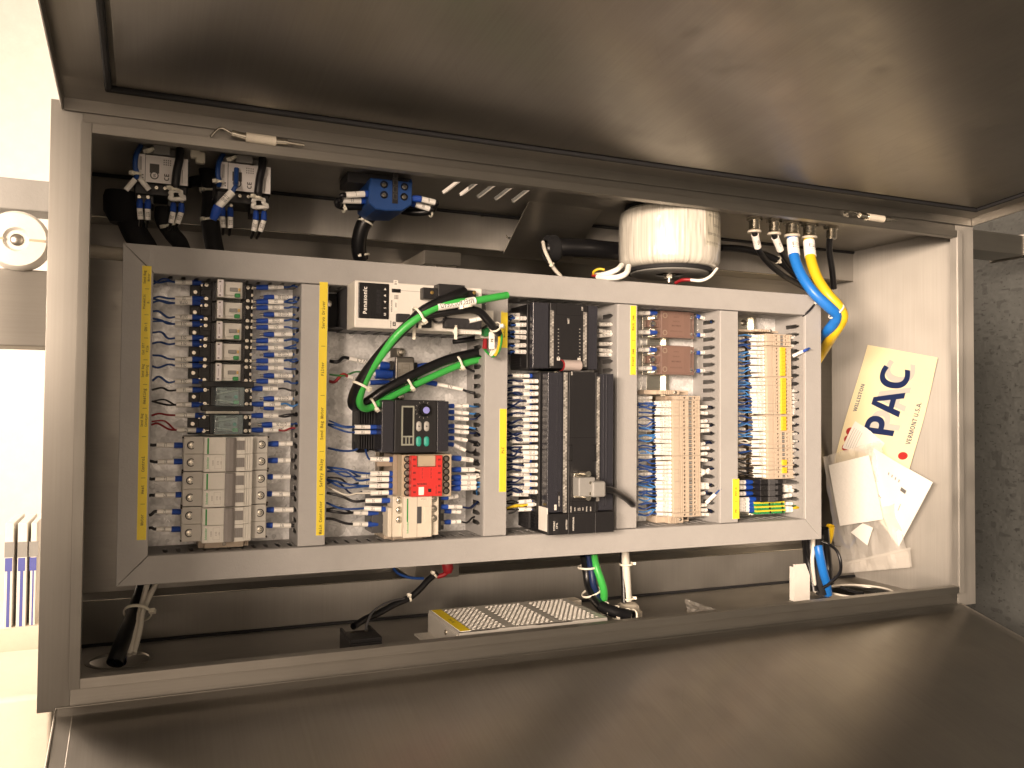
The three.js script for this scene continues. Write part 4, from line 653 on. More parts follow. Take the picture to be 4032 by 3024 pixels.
// ---------------------------------------------------------------- motor driver, safety relay, contactor
{
  const H = 72, f = face(ZD, 788, 38, 1512, 612, H), t = thing('motor_driver', 'black motor driver with a dial, a display frame and four oval buttons', 'motor driver', [(f.x0 + f.x1) / 2, (f.y0 + f.y1) / 2, 0]);
  const Y = (u) => at(ZD, u, 300, H)[1], Xv = (v) => at(ZD, 1100, v, H)[0];
  const yl = Y(922), yr = Y(1385);
  part(t, 'body', [box(f.x0, f.x1, yr, yl, 7.6, H, 1), box(f.x0 + 0.4, f.x1 - 0.4, f.y0 + 1, yr, 7.6, 54, 0.6), box(f.x0 + 0.4, f.x1 - 0.4, yl, f.y1 - 1, 7.6, 54, 0.6)], M.black);
  const hs = face(ZD, 640, 62, 788, 600, 40); part(t, 'heat_sink', [...Array.from({ length: 7 }, (_, i) => box(f.x0 + 3, f.x1 - 3, f.y1 + i * 2.6, f.y1 + i * 2.6 + 1.3, 6, 40 - i, 0.3)), box(f.x0 + 3, f.x1 - 3, f.y1 - 1, f.y1 + 17.5, 1, 6)], M.blackMatt);
  for (const [ya, yb, n] of [[yl, f.y1 - 1, 7], [f.y0 + 1, yr, 7]]) { for (let i = 0; i < n; i++) { const x = f.x0 + (f.x1 - f.x0) * (i + 0.5) / n; part(t, 'terminal_screw', screwHead(x, (ya + yb) / 2, 54, 2.6), M.screw); part(t, 'terminal_rib', box(x + 3.4, x + 4.2, ya, yb, 54, 60), M.black); } }
  part(t, 'terminal_cover', [box(f.x0 + 1, f.x1 - 1, yl + 0.3, f.y1, 63, H - 1, 1), box(f.x0 + 1, f.x1 - 1, f.y1 - 1.2, f.y1, 40, 64)], M.smoke);
  part(t, 'terminal_cover', [box(f.x0 + 1, f.x1 - 1, f.y0, yr - 0.3, 63, H - 1, 1), box(f.x0 + 1, f.x1 - 1, f.y0, f.y0 + 1.2, 40, 64)], M.smoke);
  const d = face(ZD, 998, 104, 1132, 536, H), gy = at(ZD, 1000, 440, H)[0];
  const rim = [[d.x0, d.x0 + 1.8, d.y0, d.y1], [d.x1 - 1.8, d.x1, d.y0, d.y1], [d.x0, d.x1, d.y0, d.y0 + 1.8], [d.x0, d.x1, d.y1 - 1.8, d.y1], [gy - 0.8, gy + 0.8, d.y0, d.y1]];
  const third = (d.y1 - d.y0) / 1, w3 = (d.y1 - d.y0 - 3.6) / 3; const lamps = [1, 2].map((i) => { const y = d.y0 + 1.8 + i * w3; return [d.x0, gy, y - 0.6, y + 0.6]; });
  part(t, 'display_frame', [...rim, ...lamps].map(([a, b, c, e], i) => box(a, b, c, e, H, H + 0.6 + i * 0.01)), mt('#8f9185', 0.5));
  part(t, 'display_window', box(gy, d.x1 - 1.6, d.y0 + 1.6, d.y1 - 1.6, H, H + 0.3), M.blackGloss);
  const kn = at(ZD, 1237, 150, H), dial = part(t, 'dial', lathe([kn[0], kn[1], H], [0, 0, 1], [[0, 0], [7.2, 0], [6.8, 6], [6, 7], [0, 7]], 28), M.blackGloss);
  part(dial, 'dial_mark', lathe([at(ZD, 1268, 153, H + 7)[0], at(ZD, 1268, 153, H + 7)[1], H + 7], [0, 0, 1], [[0, 0], [3.9, 0], [3.6, 0.9], [0, 1.1]], 20), M.lavender);
  part(t, 'dial_scale', Array.from({ length: 9 }, (_, i) => { const a = -2.1 + i * 4.2 / 8 + Math.PI / 2; const c = Math.cos(a), s = Math.sin(a); return rod([kn[0] + c * 8.4, kn[1] + s * 8.4, H + 0.15], [kn[0] + c * 10, kn[1] + s * 10, H + 0.15], 0.28, 0.28, 4); }), M.greyButton);
  for (const [u, v, m, l] of [[1187, 328, M.greyButton, 'grey oval button'], [1271, 328, M.greyButton, 'grey oval button'], [1185, 492, M.teal, 'teal oval button'], [1270, 492, M.teal, 'teal oval button']]) {
    const p = at(ZD, u, v, H), g = new THREE.CapsuleGeometry(3.2, 5, 4, 12); g.rotateZ(Math.PI / 2); g.scale(1, 1, 0.45); g.translate(p[0], p[1], H);
    const b = part(t, 'button', uvM(g), m, l);
    if (m === M.greyButton) part(b, 'arrow', prism(2, u < 1200 ? [[p[0] - 1.2, p[1] + 0.9], [p[0] + 1.2, p[1] + 0.9], [p[0], p[1] - 1.3]].map(([a, c]) => [a, c]) : [[p[0] - 1.2, p[1] + 1.2], [p[0] + 1.2, p[1] + 1.2], [p[0], p[1] - 1]], H + 1.35, H + 1.6), M.greyDark);
  }
  const wl = "motor driver's fin side", wr2 = "motor driver's dial side";
  wireRow(ZD, [778, 655, 488, 200], [46, 46, 34], [[337, 'T32', { ev: -30, sag: 3 }], [392, 'T31', { ev: -80, sag: -3 }]], wl, { r: 2.3 });
  const R6 = [[108, 'S2', 'light', [1860, 155]], [172, 'S1', 'light', [1865, 165]], [238, 'S22', 'navy', [1880, 200]], [325, 'S21', 'light', [1860, 400]], [382, 'S20', 'navy', [1850, 440]]];
  for (const [v, s, hue, e] of R6) wire(s, wr2, at(ZD, 1508, v, 44), at(ZD, 1568, v, 44), at(ZD, 1722, v + rr(-6, 18), 42), at(ZD, e[0], e[1], 26), { hue, r: 2.4 });
  wire('N3', wr2, at(ZD, 1508, 455, 44), at(ZD, 1568, 458, 44), at(ZD, 1708, 480, 42), at(ZD, 1860, 460, 26), { hue: 'black', r: 2.4, wr: 1.4, more: [] , lift: 6 });
  wire('L3', wr2, at(ZD, 1505, 520, 44), at(ZD, 1562, 528, 44), at(ZD, 1690, 590, 42), at(ZD, 1860, 470, 26), { hue: 'black', r: 2.4, wr: 1.4, lift: 4, sag: -9 });
  single('black_lead', 'black lead bowing over the slots beside the wires marked N3 and L3', 'wire', tube([[1700, 350, 30], [1800, 375, 40], [1890, 430, 44], [1930, 490, 42], [1900, 520, 38], [1840, 510, 34], [1860, 590, 36], [1905, 690, 36], [1870, 740, 32], [1790, 690, 28]].map(([u, v, z]) => at(ZD, u, v, z)), 1.5, 60, 6), M.wireBlack);
  const bs = at(ZD, 600, 545, 20); const cap = thing('black_grommet', 'round black grommet with a blue wire below the heat sink fins', 'grommet', bs);
  part(cap, 'body', lathe([bs[0], bs[1] - 6, 10], [0, 1, 0], [[0, 0], [7, 0], [8, 6], [8, 12], [5, 18], [0, 18]], 18), M.rubber);
  single('control_wire', 'blue wire from the long yellow Safety Relay strip to the black grommet', 'wire', tube([[200, 565, 40], [350, 595, 30], [480, 590, 26], [560, 545, 28]].map(([u, v, z]) => at(ZD, u, v, z)), 1.2, 24, 6), M.wireBlue, 'control wires with printed sleeves');
  single('control_wire', 'blue wire from the black grommet down to the sleeve marked 24V 2', 'wire', tube([[605, 560, 28], [612, 610, 34], [635, 670, 44], [665, 695, 50]].map(([u, v, z]) => at(ZD, u, v, z)), 1.2, 24, 6), M.wireBlue, 'control wires with printed sleeves');
}
{
  const H = 84, f = face(ZD, 1003, 640, 1540, 1090, H - 10), t = thing('safety_relay', 'beige safety relay with a bright red face', 'safety relay', [(f.x0 + f.x1) / 2, (f.y0 + f.y1) / 2, 0]);
  part(t, 'body', [box(f.x0, f.x1, f.y0, f.y1, 30, H - 10, 0.8), box(f.x0 + 0.6, f.x1 - 0.6, f.y0 + 4, f.y1 - 4, 7.6, 30, 0.5)], M.tan);
  const st = face(ZD, 870, 640, 1003, 1090, 44); part(t, 'terminal_step', [box(f.x0 + 0.4, f.x1 - 0.4, f.y1, f.y1 + 5, 14, 56, 0.6)], M.beigeDark);
  const r = face(ZD, 1110, 650, 1440, 1086, H), nt = face(ZD, 1170, 650, 1380, 768, H);
  part(t, 'red_face', prism(2, [[r.x0, r.y0], [r.x1, r.y0], [r.x1, nt.y0], [nt.x0, nt.y0], [nt.x0, nt.y1], [r.x1, nt.y1], [r.x1, r.y1], [r.x0, r.y1]], H - 10, H, [], 0.5), M.red);
  part(t, 'notch', [box(nt.x0 + 0.3, r.x1 - 0.3, nt.y0 + 0.3, nt.y1 - 0.3, H - 10, H - 3, 0.5), box(nt.x0 + 1, nt.x0 + 2.6, nt.y0 + 8, nt.y1 - 8, H - 3, H - 2, 0.3)], M.tan);
  for (const [u, vs] of [[1060, [685, 760, 835, 905, 975, 1050]], [1484, [680, 750, 822, 890, 964, 1032]]]) for (const v of vs) { const p = at(ZD, u, v, H - 10); part(t, 'screw_well', lathe([p[0], p[1], H - 10.1], [0, 0, 1], [[0, 0.15], [3, 0.15], [3.1, 0.7], [3.9, 0.7], [3.9, 0], [0, 0]], 16), M.hole); part(t, 'terminal_screw', screwHead(p[0], p[1], H - 10.2, 2.6), M.screw); }
  const e = at(ZD, 930, 755, 50); part(t, 'latch', [box(f.x1 - 14, f.x1 - 4, f.y1 + 4, f.y1 + 22, 40, 50, 0.6), lathe([e[0], e[1], 50], [0, 0, 1], [[0, 0], [3.4, 0], [3.4, 0.5], [0, 0.6]], 18)], M.beigeDark);
  const wx = face(ZD, 1184, 990, 1241, 1075, H + 0.2);
  part(t, 'print', [quad([(wx.x0 + wx.x1) / 2, (wx.y0 + wx.y1) / 2, H + 0.2], [1, 0, 0], [0, 1, 0], wx.x1 - wx.x0, wx.y1 - wx.y0, print(9, 6, (k, w, h) => fill(k, w, h, '#f3efe8'))),
    ...[[1220, 955, 5, 12, 'OMRON'], [1305, 1025, 4.5, 4.5, ''], [1225, 840, 14, 4, 'A1 T11 T12'], [1320, 840, 14, 4, 'A2 T21 T22'], [1375, 1020, 12, 4, 'G9SA-301']].map(([u, v, a, b, s]) => { const p = at(ZD, u, v, H); return quad([p[0], p[1], H + 0.12], [1, 0, 0], [0, 1, 0], s === 'OMRON' ? 5 : a, s === 'OMRON' ? 11 : b, print(s === 'OMRON' ? 5 : a, s === 'OMRON' ? 11 : b, (k, w, h) => { fill(k, w, h, '#d2332f'); if (!s) { k.fillStyle = '#1a1414'; k.fillRect(2, 2, w - 4, h - 4); } else if (s === 'OMRON') { k.save(); k.translate(w / 2, h / 2); k.rotate(-Math.PI / 2); write(k, s, 0, 0, 12, '#2a1414', 'sans-serif', 'center', 'bold'); k.restore(); } else write(k, s, w / 2, h / 2, 9, '#5b1414', 'sans-serif', 'center', 'bold'); })); })], M.print);
  for (const u of [1138, 1410]) for (const v of [690, 760, 835, 905, 975, 1045]) { const p = at(ZD, u, v, H); part(t, 'terminal_mark', box(p[0] - 1, p[0] + 1, p[1] - 1.6, p[1] + 1.6, H, H + 0.08), M.redDark || (M.redDark = mt('#7c1c1c', 0.5))); }
  const wl = "red relay's Safety Relay strip side", wr2 = "red relay's PLC strip side";
  wireRow(ZD, [980, 862, 655, 190], [52, 50, 36], [[690, '24V 2', { us: [980, 862, 655, null] }], [842, 'T32', { ev: -70, dv: 0 }], [907, 'T31', { ev: -90, dv: 0, us: [975, 858, 650, 190] }], [973, 'T12', { ev: -60, dv: 4, us: [972, 855, 645, 190] }], [1048, 'T11', { hue: 'white', ev: -70, dv: 8, us: [970, 855, 662, 190] }]], wl, { r: 2.8 });
  wireRow(ZD, [700, 660, 552, 190], [34, 34, 36], [[868, '24V 2', { us: [720, null, 552, 190], ev: -100 }], [942, 'T12', { hue: 'black', us: [730, null, 530, 190], ev: -60 }], [1040, 'T11', { us: [720, null, 568, 190], hue: 'navy', ev: -90 }]], "underneath, red relay's Safety Relay strip side", { r: 2.7 });
  wireRow(ZD, [1542, 1640, 1768, 1850], [52, 48, 28], [[672, 'OV 1', { dv: 24, hue: 'black' }], [800, 'B', { us: [1542, 1640, 1788, 1870], hue: 'white', ev: 30, dv: 0 }], [885, 'A', { us: [1540, 1638, 1800, 1860], hue: 'white', ev: -10, dv: 0 }], [942, 'T22', { us: [1540, 1638, 1802, 1845], hue: 'light', dv: 0 }], [1005, 'T21', { us: [1540, 1636, 1800, 1830], hue: 'light', ev: 60, dv: -10 }]], wr2, { r: 2.9 });
  wireRow(ZD, [1640, null, 1835, 1860], [34, 34, 26], [[858, '24V 09', { us: [1700, null, 1835, 1855] }]], "underneath, red relay's PLC strip side", { r: 2.4 });
}
{
  const H = 80, f = face(ZD, 866, 1216, 1412, 1515, H - 4), up = face(ZD, 915, 1096, 1412, 1220, H - 4), t = thing('contactor', 'cream contactor with a green stripe on a dark grey base', 'contactor', [(f.x0 + f.x1) / 2, (f.y0 + f.y1) / 2, 0]);
  const x0 = f.x0, x1 = up.x1, Y = (u, z = H) => at(ZD, u, 1250, z)[1];
  part(t, 'base', [box(x0 + 1, x1, Y(1455, 40), Y(670, 40), 7.6, 42, 0.8), box(x0 + 2, x1 - 2, Y(1412, 50), Y(860, 50), 42, 56, 0.6)], M.greyDark);
  for (const [u, vs, z] of [[815, [1275, 1400], 42], [1440, [1120, 1250, 1380], 42]]) for (const v of vs) { const p = at(ZD, u, v, z); part(t, 'terminal_screw', screwHead(p[0], p[1], z, 2.8), M.screw); }
  part(t, 'body', [box(x0, x1, f.y0, Y(1028), 48, H - 8, 0.8), box(x0, x1, Y(1030), up.y1, 48, H - 8, 0.8), box(x0, at(ZD, 900, 1225, H)[0], Y(920), f.y1, 48, H - 10, 0.8)], M.cream);
  part(t, 'front', [box(x0 - 0.4, x1, Y(1330), Y(1020), H - 8, H, 0.7)], M.cream);
  part(t, 'maker_stripe', [box(at(ZD, 1062, 1372, H)[0], x1 - 2, Y(1070), Y(1056), H, H + 0.2)], M.green);
  const inn = face(ZD, 1168, 1203, 1217, 1385, H + 0.6); part(t, 'indicator_bar', [box(inn.x0, inn.x1, inn.y0, inn.y1, H - 0.5, H + 0.6, 0.5)], M.greyDark);
  const sc = face(ZD, 1250, 1200, 1326, 1380, H + 1); part(t, 'slide_cover', [box(sc.x0, sc.x1, sc.y0, sc.y1, H - 0.5, H + 1, 0.5)], M.cream);
  part(t, 'seam', [box(x0, x1, Y(1168) - 0.25, Y(1168) + 0.25, H, H + 0.05)], M.beigeDark);
  for (const [u, vs] of [[974, [1133, 1240, 1345]], [1350, [1117, 1225, 1330]]]) for (const v of vs) { const p = at(ZD, u, v, H - 8); part(t, 'terminal_screw', [...screwHead(p[0], p[1], H - 8, 3.1), lathe([p[0], p[1], H - 8.05], [0, 0, 1], [[3.2, 0], [4, 0], [4, 0.4], [3.2, 0.4]], 16)], M.nickel); }
  const pr = at(ZD, 1064, 1430, H), tp = at(ZD, 1240, 1122, H);
  part(t, 'print', [quad([pr[0], pr[1], H + 0.12], [1, 0, 0], [0, 1, 0], 15, 3.4, print(15, 3.4, (k, w, h) => { fill(k, w, h, '#dcd3c2'); write(k, 'Schneider', w / 2, h / 2, 11, '#3f9c58', 'sans-serif', 'center', 'bold'); })), quad([tp[0], tp[1], H + 0.12], [0, 1, 0], [-1, 0, 0], 9, 3, print(9, 3, (k, w, h) => { fill(k, w, h, '#dcd3c2'); write(k, 'TeSys', w / 2, h / 2, 11, '#8a8076'); }))], M.print);
  const e = face(ZD, 830, 1516, 1300, 1556, 45); const cl = thing('end_clamp', 'beige rail end clamp below the cream contactor', 'end clamp', [e.x0, e.y0, 0]);
  part(cl, 'body', [box(e.x0, e.x1, e.y0, e.y1, 7.6, 36, 0.6), box(e.x0, e.x1, e.y0 + 8, e.y1 - 8, 36, 44, 0.6), ...[0, 1, 2, 3, 4].map((i) => box(e.x0, e.x1, e.y0 + 1 + i * 2.4, e.y0 + 2.2 + i * 2.4, 36, 40))], M.beige);
  const wl = "contactor's Main Contactor strip side", wr2 = "contactor's PLC strip side";
  wireRow(ZD, [895, 780, 606, 185], [58, 54, 40], [[1135, 'T4', { hue: 'black', ev: -85, sag: 0, wr: 1.5 }], [1232, 'T31', { us: [890, 776, 590, 180], dv: -12, ev: -60 }]], wl, { r: 2.7 });
  wireRow(ZD, [742, 628, 472, 180], [40, 40, 38], [[1272, 'L1', { hue: 'black', wr: 1.6, ev: -20 }], [1395, 'N1', { hue: 'black', wr: 1.6, us: [740, 628, 466, 175], ev: -60, sag: 3 }]], wl, { r: 2.8 });
  wireRow(ZD, [1418, 1504, 1605, null], [54, 50, 30], [[1108, 'N6', { dv: -20 }]], wr2, { r: 2.6 });
  wireRow(ZD, [1418, 1500, 1648, 1850], [54, 50, 30], [[1205, 'T32', { ev: -60, hue: 'navy', dv: 0 }], [1372, 'N2', { us: [1458, 1530, 1640, 1850], hue: 'black', ev: -50, dv: -6, zs: [36, 36, 28] }], [1250, 'L2', { us: [1455, 1535, 1640, null], zs: [36, 36, 28], dv: 10 }]], wr2, { r: 2.6 });
}
// ---------------------------------------------------------------- programmable controller and its expansion unit
const stripPrint = (w, h, n, seedv) => print(w, h, (k, a, b) => {       // two staggered rows of little numbered boxes
  fill(k, a, b, '#8d8a86'); const p = a / n; for (let i = 0; i < n; i++) for (let j = 0; j < 2; j++) { const x = (i + (j ? 0.5 : 0)) * p; k.fillStyle = (hash(i, j + seedv) > 0.5) ? '#77746f' : '#9c9993'; k.fillRect(x, j * b / 2, p - 1, b / 2 - 1); write(k, String(hash(i * 3, j + seedv) * 12 | 0).padStart(2, '0'), x + p / 2, j * b / 2 + b / 4, 7, '#231f1e', 'sans-serif', 'center', 'bold'); }
  k.strokeStyle = '#e8e4dc'; k.lineWidth = 1.6; for (let i = 2; i < n; i += 5) { k.beginPath(); k.moveTo(i * p, 1); k.lineTo(i * p, b / 2); k.lineTo((i + 0.5) * p, b / 2); k.lineTo((i + 0.5) * p, b - 1); k.stroke(); }
});
const lettering = (x, y, z, s, w, h, size, bg = '#1d1c1e', col = '#d8d4cc') => quad([x, y, z], [1, 0, 0], [0, 1, 0], w, h, print(w, h, (k, a, b) => { fill(k, a, b, bg); s.split('/').forEach((l, i, all) => write(k, l, a / 2, b * (i + 0.5) / all.length, size, col, 'sans-serif', 'center', 'bold')); }));
{
  const H = 82, f = face(ZE, 540, 158, 1386, 1048, H), t = thing('expansion_unit', 'square black expansion unit of the controller with a grey ribbon cable', 'expansion unit', [(f.x0 + f.x1) / 2, (f.y0 + f.y1) / 2, 0]);
  const Y = (u, z = H) => at(ZE, u, 600, z)[1], yl = Y(750), yr = Y(1240);
  part(t, 'body', [box(f.x0, f.x1, yr, yl, 7.6, H, 1), box(f.x0, f.x1, f.y0 + 2, f.y1 - 2, 7.6, 58, 0.8), ...Array.from({ length: 10 }, (_, i) => box(f.x0 + 4 + i * 3, f.x0 + 5.4 + i * 3, f.y1 - 2, f.y1 - 0.6, 14, 40))], M.black);
  part(t, 'front_seam', [box(f.x1 - 14, f.x1 - 13.6, yr + 1, Y(830), H - 0.2, H + 0.1), box(f.x1 - 14, f.x1, Y(833) - 0.3, Y(833) + 0.3, H - 0.2, H + 0.12), box(f.x1 - 14, f.x1, Y(1150) - 0.3, Y(1150) + 0.3, H - 0.2, H + 0.12)], M.darkHole);
  part(t, 'terminal_cover', [box(f.x0, f.x1, yl + 0.2, f.y1, 70, H - 3, 1.2)], M.smoke);
  part(t, 'terminal_cover', [box(f.x0, f.x1, f.y0, yr - 0.2, 70, H - 3, 1.2)], M.smoke);
  for (let i = 0; i < 7; i++) for (const y of [(yl + f.y1) / 2, (yr + f.y0) / 2]) part(t, 'terminal_screw', screwHead(f.x0 + 8 + i * (f.x1 - f.x0 - 16) / 6.0, y, 58, 2.5), M.nickel);
  const L = f.x1 - f.x0 - 12;
  part(t, 'print', [quad([(f.x0 + f.x1) / 2 - 3, Y(772), H + 0.14], [1, 0, 0], [0, 1, 0], L, 5, stripPrint(L, 5, 16, 3)), quad([(f.x0 + f.x1) / 2 - 3, Y(1205), H + 0.14], [1, 0, 0], [0, 1, 0], L, 5, stripPrint(L, 5, 16, 8)),
    ...[['16ET', 990, 415, 9, 4, 12], ['EXP', 1172, 250, 6, 3.4, 10], ['IN', 858, 905, 4, 4, 8], ['OUT', 1127, 915, 4, 4, 7]].map(([s, u, v, a, b, z]) => { const p = at(ZE, u, v, H); return lettering(p[0], p[1], H + 0.14, s, a, b, z, s === 'IN' || s === 'OUT' ? '#d8d4cc' : '#1d1c1e', s === 'IN' || s === 'OUT' ? '#333' : '#d8d4cc'); }),
    ...Array.from({ length: 9 }, (_, i) => [858, 1137].map((u) => { const p = at(ZE, u, 518 + i * 45, H); return lettering(p[0], p[1], H + 0.14, String(u < 1000 ? i : 8 - i), 2.4, 3, 8); })).flat()], M.print);
  const a = face(ZE, 868, 932, 1172, 1048, H + 5), rib = thing('ribbon_cable', 'short grey ribbon cable between the two black controller units', 'cable', [(a.x0 + a.x1) / 2, (a.y0 + a.y1) / 2, H]);
  const arc = (x, z, r, n = 10) => Array.from({ length: n + 1 }, (_, i) => [x + r[0] * Math.cos(Math.PI * i / n), z + r[1] * Math.sin(Math.PI * i / n)]);
  const xm = (a.x0 + a.x1) / 2, hw = (a.x1 - a.x0) / 2 + 2, o = arc(xm, H - 1, [hw, 10]), inn = arc(xm, H - 1, [hw - 1, 9]).reverse();
  part(rib, 'flat_cable', prism(1, [...o, ...inn], a.y0 + 2, a.y1 - 6), mt('#a89c97', 0.5)); part(rib, 'marked_edge', prism(1, [...arc(xm, H - 1, [hw + 0.1, 10.1]), ...arc(xm, H - 1, [hw - 1, 9]).reverse()], a.y1 - 6, a.y1 - 4.4), M.wireRed);
  const wl = "expansion unit's Module strip side", wr2 = "expansion unit's Front Jam strip side";
  wireRow(ZE, [548, 482, 288, 200], [54, 54, 36], [[380, 'Q103 07'], [460, 'Q103 05', { us: [548, 500, 300, 200] }], [560, 'Q103 03'], [632, 'Q103 02'], [725, 'Q103 01'], [820, 'Q103 00']], wl, { r: 2.6, jit: 12 });
  wireRow(ZE, [505, 352, 196, null], [34, 34, 30], [[328, 'OV-2'], [412, 'Q103 06'], [510, 'Q103 04'], [680, 'OV-2'], [768, 'OV-2']], 'lower layer beside the expansion unit', { r: 2.4, jit: 10 });
  wireRow(ZE, [1380, null, 1562, 1590], [48, 44, 36], [[455, 'Q104 07'], [537, 'Q104 05', { dv: 24 }], [605, 'Q104 04', { dv: -14 }], [712, 'Q104 03'], [790, 'Q104 01', { dv: 16 }], [852, 'OV-1']], wr2, { r: 2.5, seg: 8, ev: 10 });
}
{
  const H = 88, f = face(ZF, 672, -380, 1476, 1545, H), t = thing('logic_controller', 'long black programmable logic controller lined with wire sleeves', 'controller', [(f.x0 + f.x1) / 2, (f.y0 + f.y1) / 2, 0]);
  const top = at(ZE, 800, 1062, H)[0]; const x0 = at(ZF, 1000, 1545, H)[0], x1 = top - 0.6;
  const Y = (u, z = H) => at(ZF, u, 800, z)[1], yl = Y(915), yr = Y(1240), ya = Y(672), yb = Y(1474), xe = at(ZF, 1000, 1290, H)[0];
  part(t, 'body', [box(x0, x1, yr, yl, 7.6, H, 1), box(x0, xe, yl + 0.2, ya, 60, H - 0.3, 1), box(x0, xe, yb, yr - 0.2, 60, H - 0.3, 1), box(x0, x1, yb + 1, ya - 1, 7.6, 60.2, 0.8), box(xe + 0.2, x1, yl + 0.1, yl + 5.2, 60, H - 0.6, 0.6), box(xe + 0.2, x1, yr - 4.6, yr - 0.1, 60, H - 0.6, 0.6),
    ...Array.from({ length: 12 }, (_, i) => box(x0 + 6 + i * 3.4, x0 + 7.8 + i * 3.4, ya - 1, ya + 0.6, 16, 52))], M.black);
  part(t, 'vent_block', [box(x0 + 2, x0 + 50, ya, ya + 3, 7.6, 40, 0.6), ...Array.from({ length: 11 }, (_, i) => box(x0 + 5 + i * 4, x0 + 7 + i * 4, ya + 3, ya + 4.2, 12, 36))], M.blackMatt);
  part(t, 'terminal_cover', [box(xe + 1, x1 - 1, yl + 5.6, ya, 70, H - 3, 1.2), box(xe + 1, x1 - 1, (yl + ya) / 2, (yl + ya) / 2 + 0.8, H - 3, H - 2.4)], M.smoke);
  part(t, 'terminal_cover', [box(xe + 1, x1 - 1, yb, yr - 5, 70, H - 3, 1.2), box(xe + 6, x1 - 1, (yb + yr) / 2 - 4, (yb + yr) / 2 - 3, H - 3, H - 2), box(xe + 6, x1 - 1, (yb + yr) / 2, (yb + yr) / 2 + 1, H - 3, H - 2)], M.smoke);
  const n = 20, S = (x1 - xe - 10) / n; for (let i = 0; i < n; i++) for (const y of [(yl + 5 + ya) / 2, (yr - 5 + yb) / 2]) part(t, 'terminal_screw', screwHead(xe + 5 + (i + 0.5) * S, y + (i % 2 ? 2.4 : -2.4), 60, 2.3), M.nickel);
  const L = x1 - xe - 2, m = (x1 + xe) / 2;
  part(t, 'print', [quad([m, Y(876), H - 0.4], [1, 0, 0], [0, 1, 0], L, 5.2, stripPrint(L, 5.2, 40, 1)), quad([m + 4, Y(1274), H - 0.4], [1, 0, 0], [0, 1, 0], L - 16, 4.2, stripPrint(L - 16, 4.2, 38, 5)),
    ...[['SYSMAC/CP1L', 760, 1445, 20, 7, 12], ['BATTERY', 892, 1430, 15, 3.4, 11], ['PERIPHERAL', 975, 1420, 20, 3.4, 11], ['POWER', 946, 1245, 9, 3, 8], ['RUN', 993, 1245, 6, 3, 8], ['ERR/ALM', 1042, 1245, 9, 4, 7], ['INH', 1090, 1240, 5, 3, 8], ['PRPHL', 1136, 1240, 8, 3, 8], ['BKUP', 1184, 1240, 7, 3, 8], ['AC100-240V', 815, 1150, 22, 3, 9]].map(([s, u, v, a, b, z]) => { const p = at(ZF, u, v, H); return lettering(p[0], p[1], u < 840 && v < 1200 ? H - 2.9 : H + 0.14, s, a, b, z); }),
    ...[['EXP', 1036, 1095]].map(([s, u, v]) => { const p = at(ZE, u, v, H); return lettering(p[0], p[1], H + 0.14, s, 7, 3.4, 10); }),
    (() => { const p = at(ZF, 757, 1222, H - 3); return quad([p[0], p[1], H - 2.8], [1, 0, 0], [0, 1, 0], 6.4, 3, print(6.4, 3, (k, w, h) => { fill(k, w, h, '#e7e3da'); write(k, 'CPU', w / 2, h / 2, 9, '#333'); })); })()], M.print);
  part(t, 'front_seam', [[at(ZF, 1000, 1295, H)[0], Y(915), Y(1240)], [at(ZF, 1000, 1150, H)[0], Y(930), Y(1240)], [at(ZF, 1000, 380, H)[0], Y(920), Y(1245)]].map(([x, a, b]) => box(x - 0.3, x + 0.3, b, a, H - 0.2, H + 0.1)), M.darkHole);
  for (const [u0, v0, u1, v1] of [[918, 462, 955, 662], [1210, 462, 1246, 662]]) { const q = face(ZF, u0, v0, u1, v1, H); part(t, 'latch_slot', [box(q.x0, q.x1, q.y0, q.y0 + 1.2, H, H + 1), box(q.x0, q.x0 + 1.2, q.y0, q.y1, H, H + 1), box(q.x1 - 1.2, q.x1, q.y0, q.y1, H, H + 1)], M.darkHole); }
  const st = at(ZF, 638, 1420, 70); part(t, 'sticker', [box(x0 + 4, x0 + 32, ya - 0.8, ya - 0.2 + 0.4, 62, 86, 0.2)], M.white);
  // serial plug
  const g = face(ZF, 1042, 800, 1245, 1132, H + 20), plug = thing('serial_plug', 'grey serial plug with its black cable on the face of the long controller', 'plug', [(g.x0 + g.x1) / 2, (g.y0 + g.y1) / 2, H]);
  const b2 = face(ZF, 1208, 880, 1375, 1098, H + 24);
  part(plug, 'shell', [box(g.x0 + 4, g.x1 - 6, g.y0, g.y1, H + 4, H + 20, 2), box(b2.x0, b2.x1 - 3, b2.y0, b2.y1, H + 8, H + 24, 3)], M.grey);
  part(plug, 'socket', [box(g.x0 + 1, g.x1 - 2, g.y0 + 6, g.y1 - 2, H, H + 4, 0.8)], M.nickel);
  for (const v of [820, 1105]) { const p = face(ZF, 1118, v - 22, 1198, v + 22, H + 19); part(plug, 'thumb_screw', [rod([(p.x0 + p.x1) / 2, (p.y0 + p.y1) / 2, H + 2], [(p.x0 + p.x1) / 2, (p.y0 + p.y1) / 2, H + 19], 3.6, 3.6, 18)], M.nickel); }
  part(plug, 'clamp_screw', [[1180, 925], [1180, 1055]].map(([u, v]) => { const p = at(ZF, u, v, H + 20); return lathe([p[0], p[1], H + 19.8], [0, 0, 1], [[0, 0], [1.8, 0], [1.8, 1], [0, 1.3]], 12); }), M.nickel);
  part(plug, 'cable', tube([[1290, 995, H + 16], [1340, 1003, H + 17], [1440, 1015, H + 14], [1530, 1060, H + 2], [1620, 1120, H - 10], [1685, 1178, 70], [1690, 1188, 58]].map(([u, v, z]) => at(ZF, u, v, z)), 4.1, 40, 12), M.cableBlack);
  part(plug, 'strain_relief', [rod(at(ZF, 1278, 993, H + 16), at(ZF, 1310, 998, H + 16.5), 5.2, 4.6, 16)], M.grey);
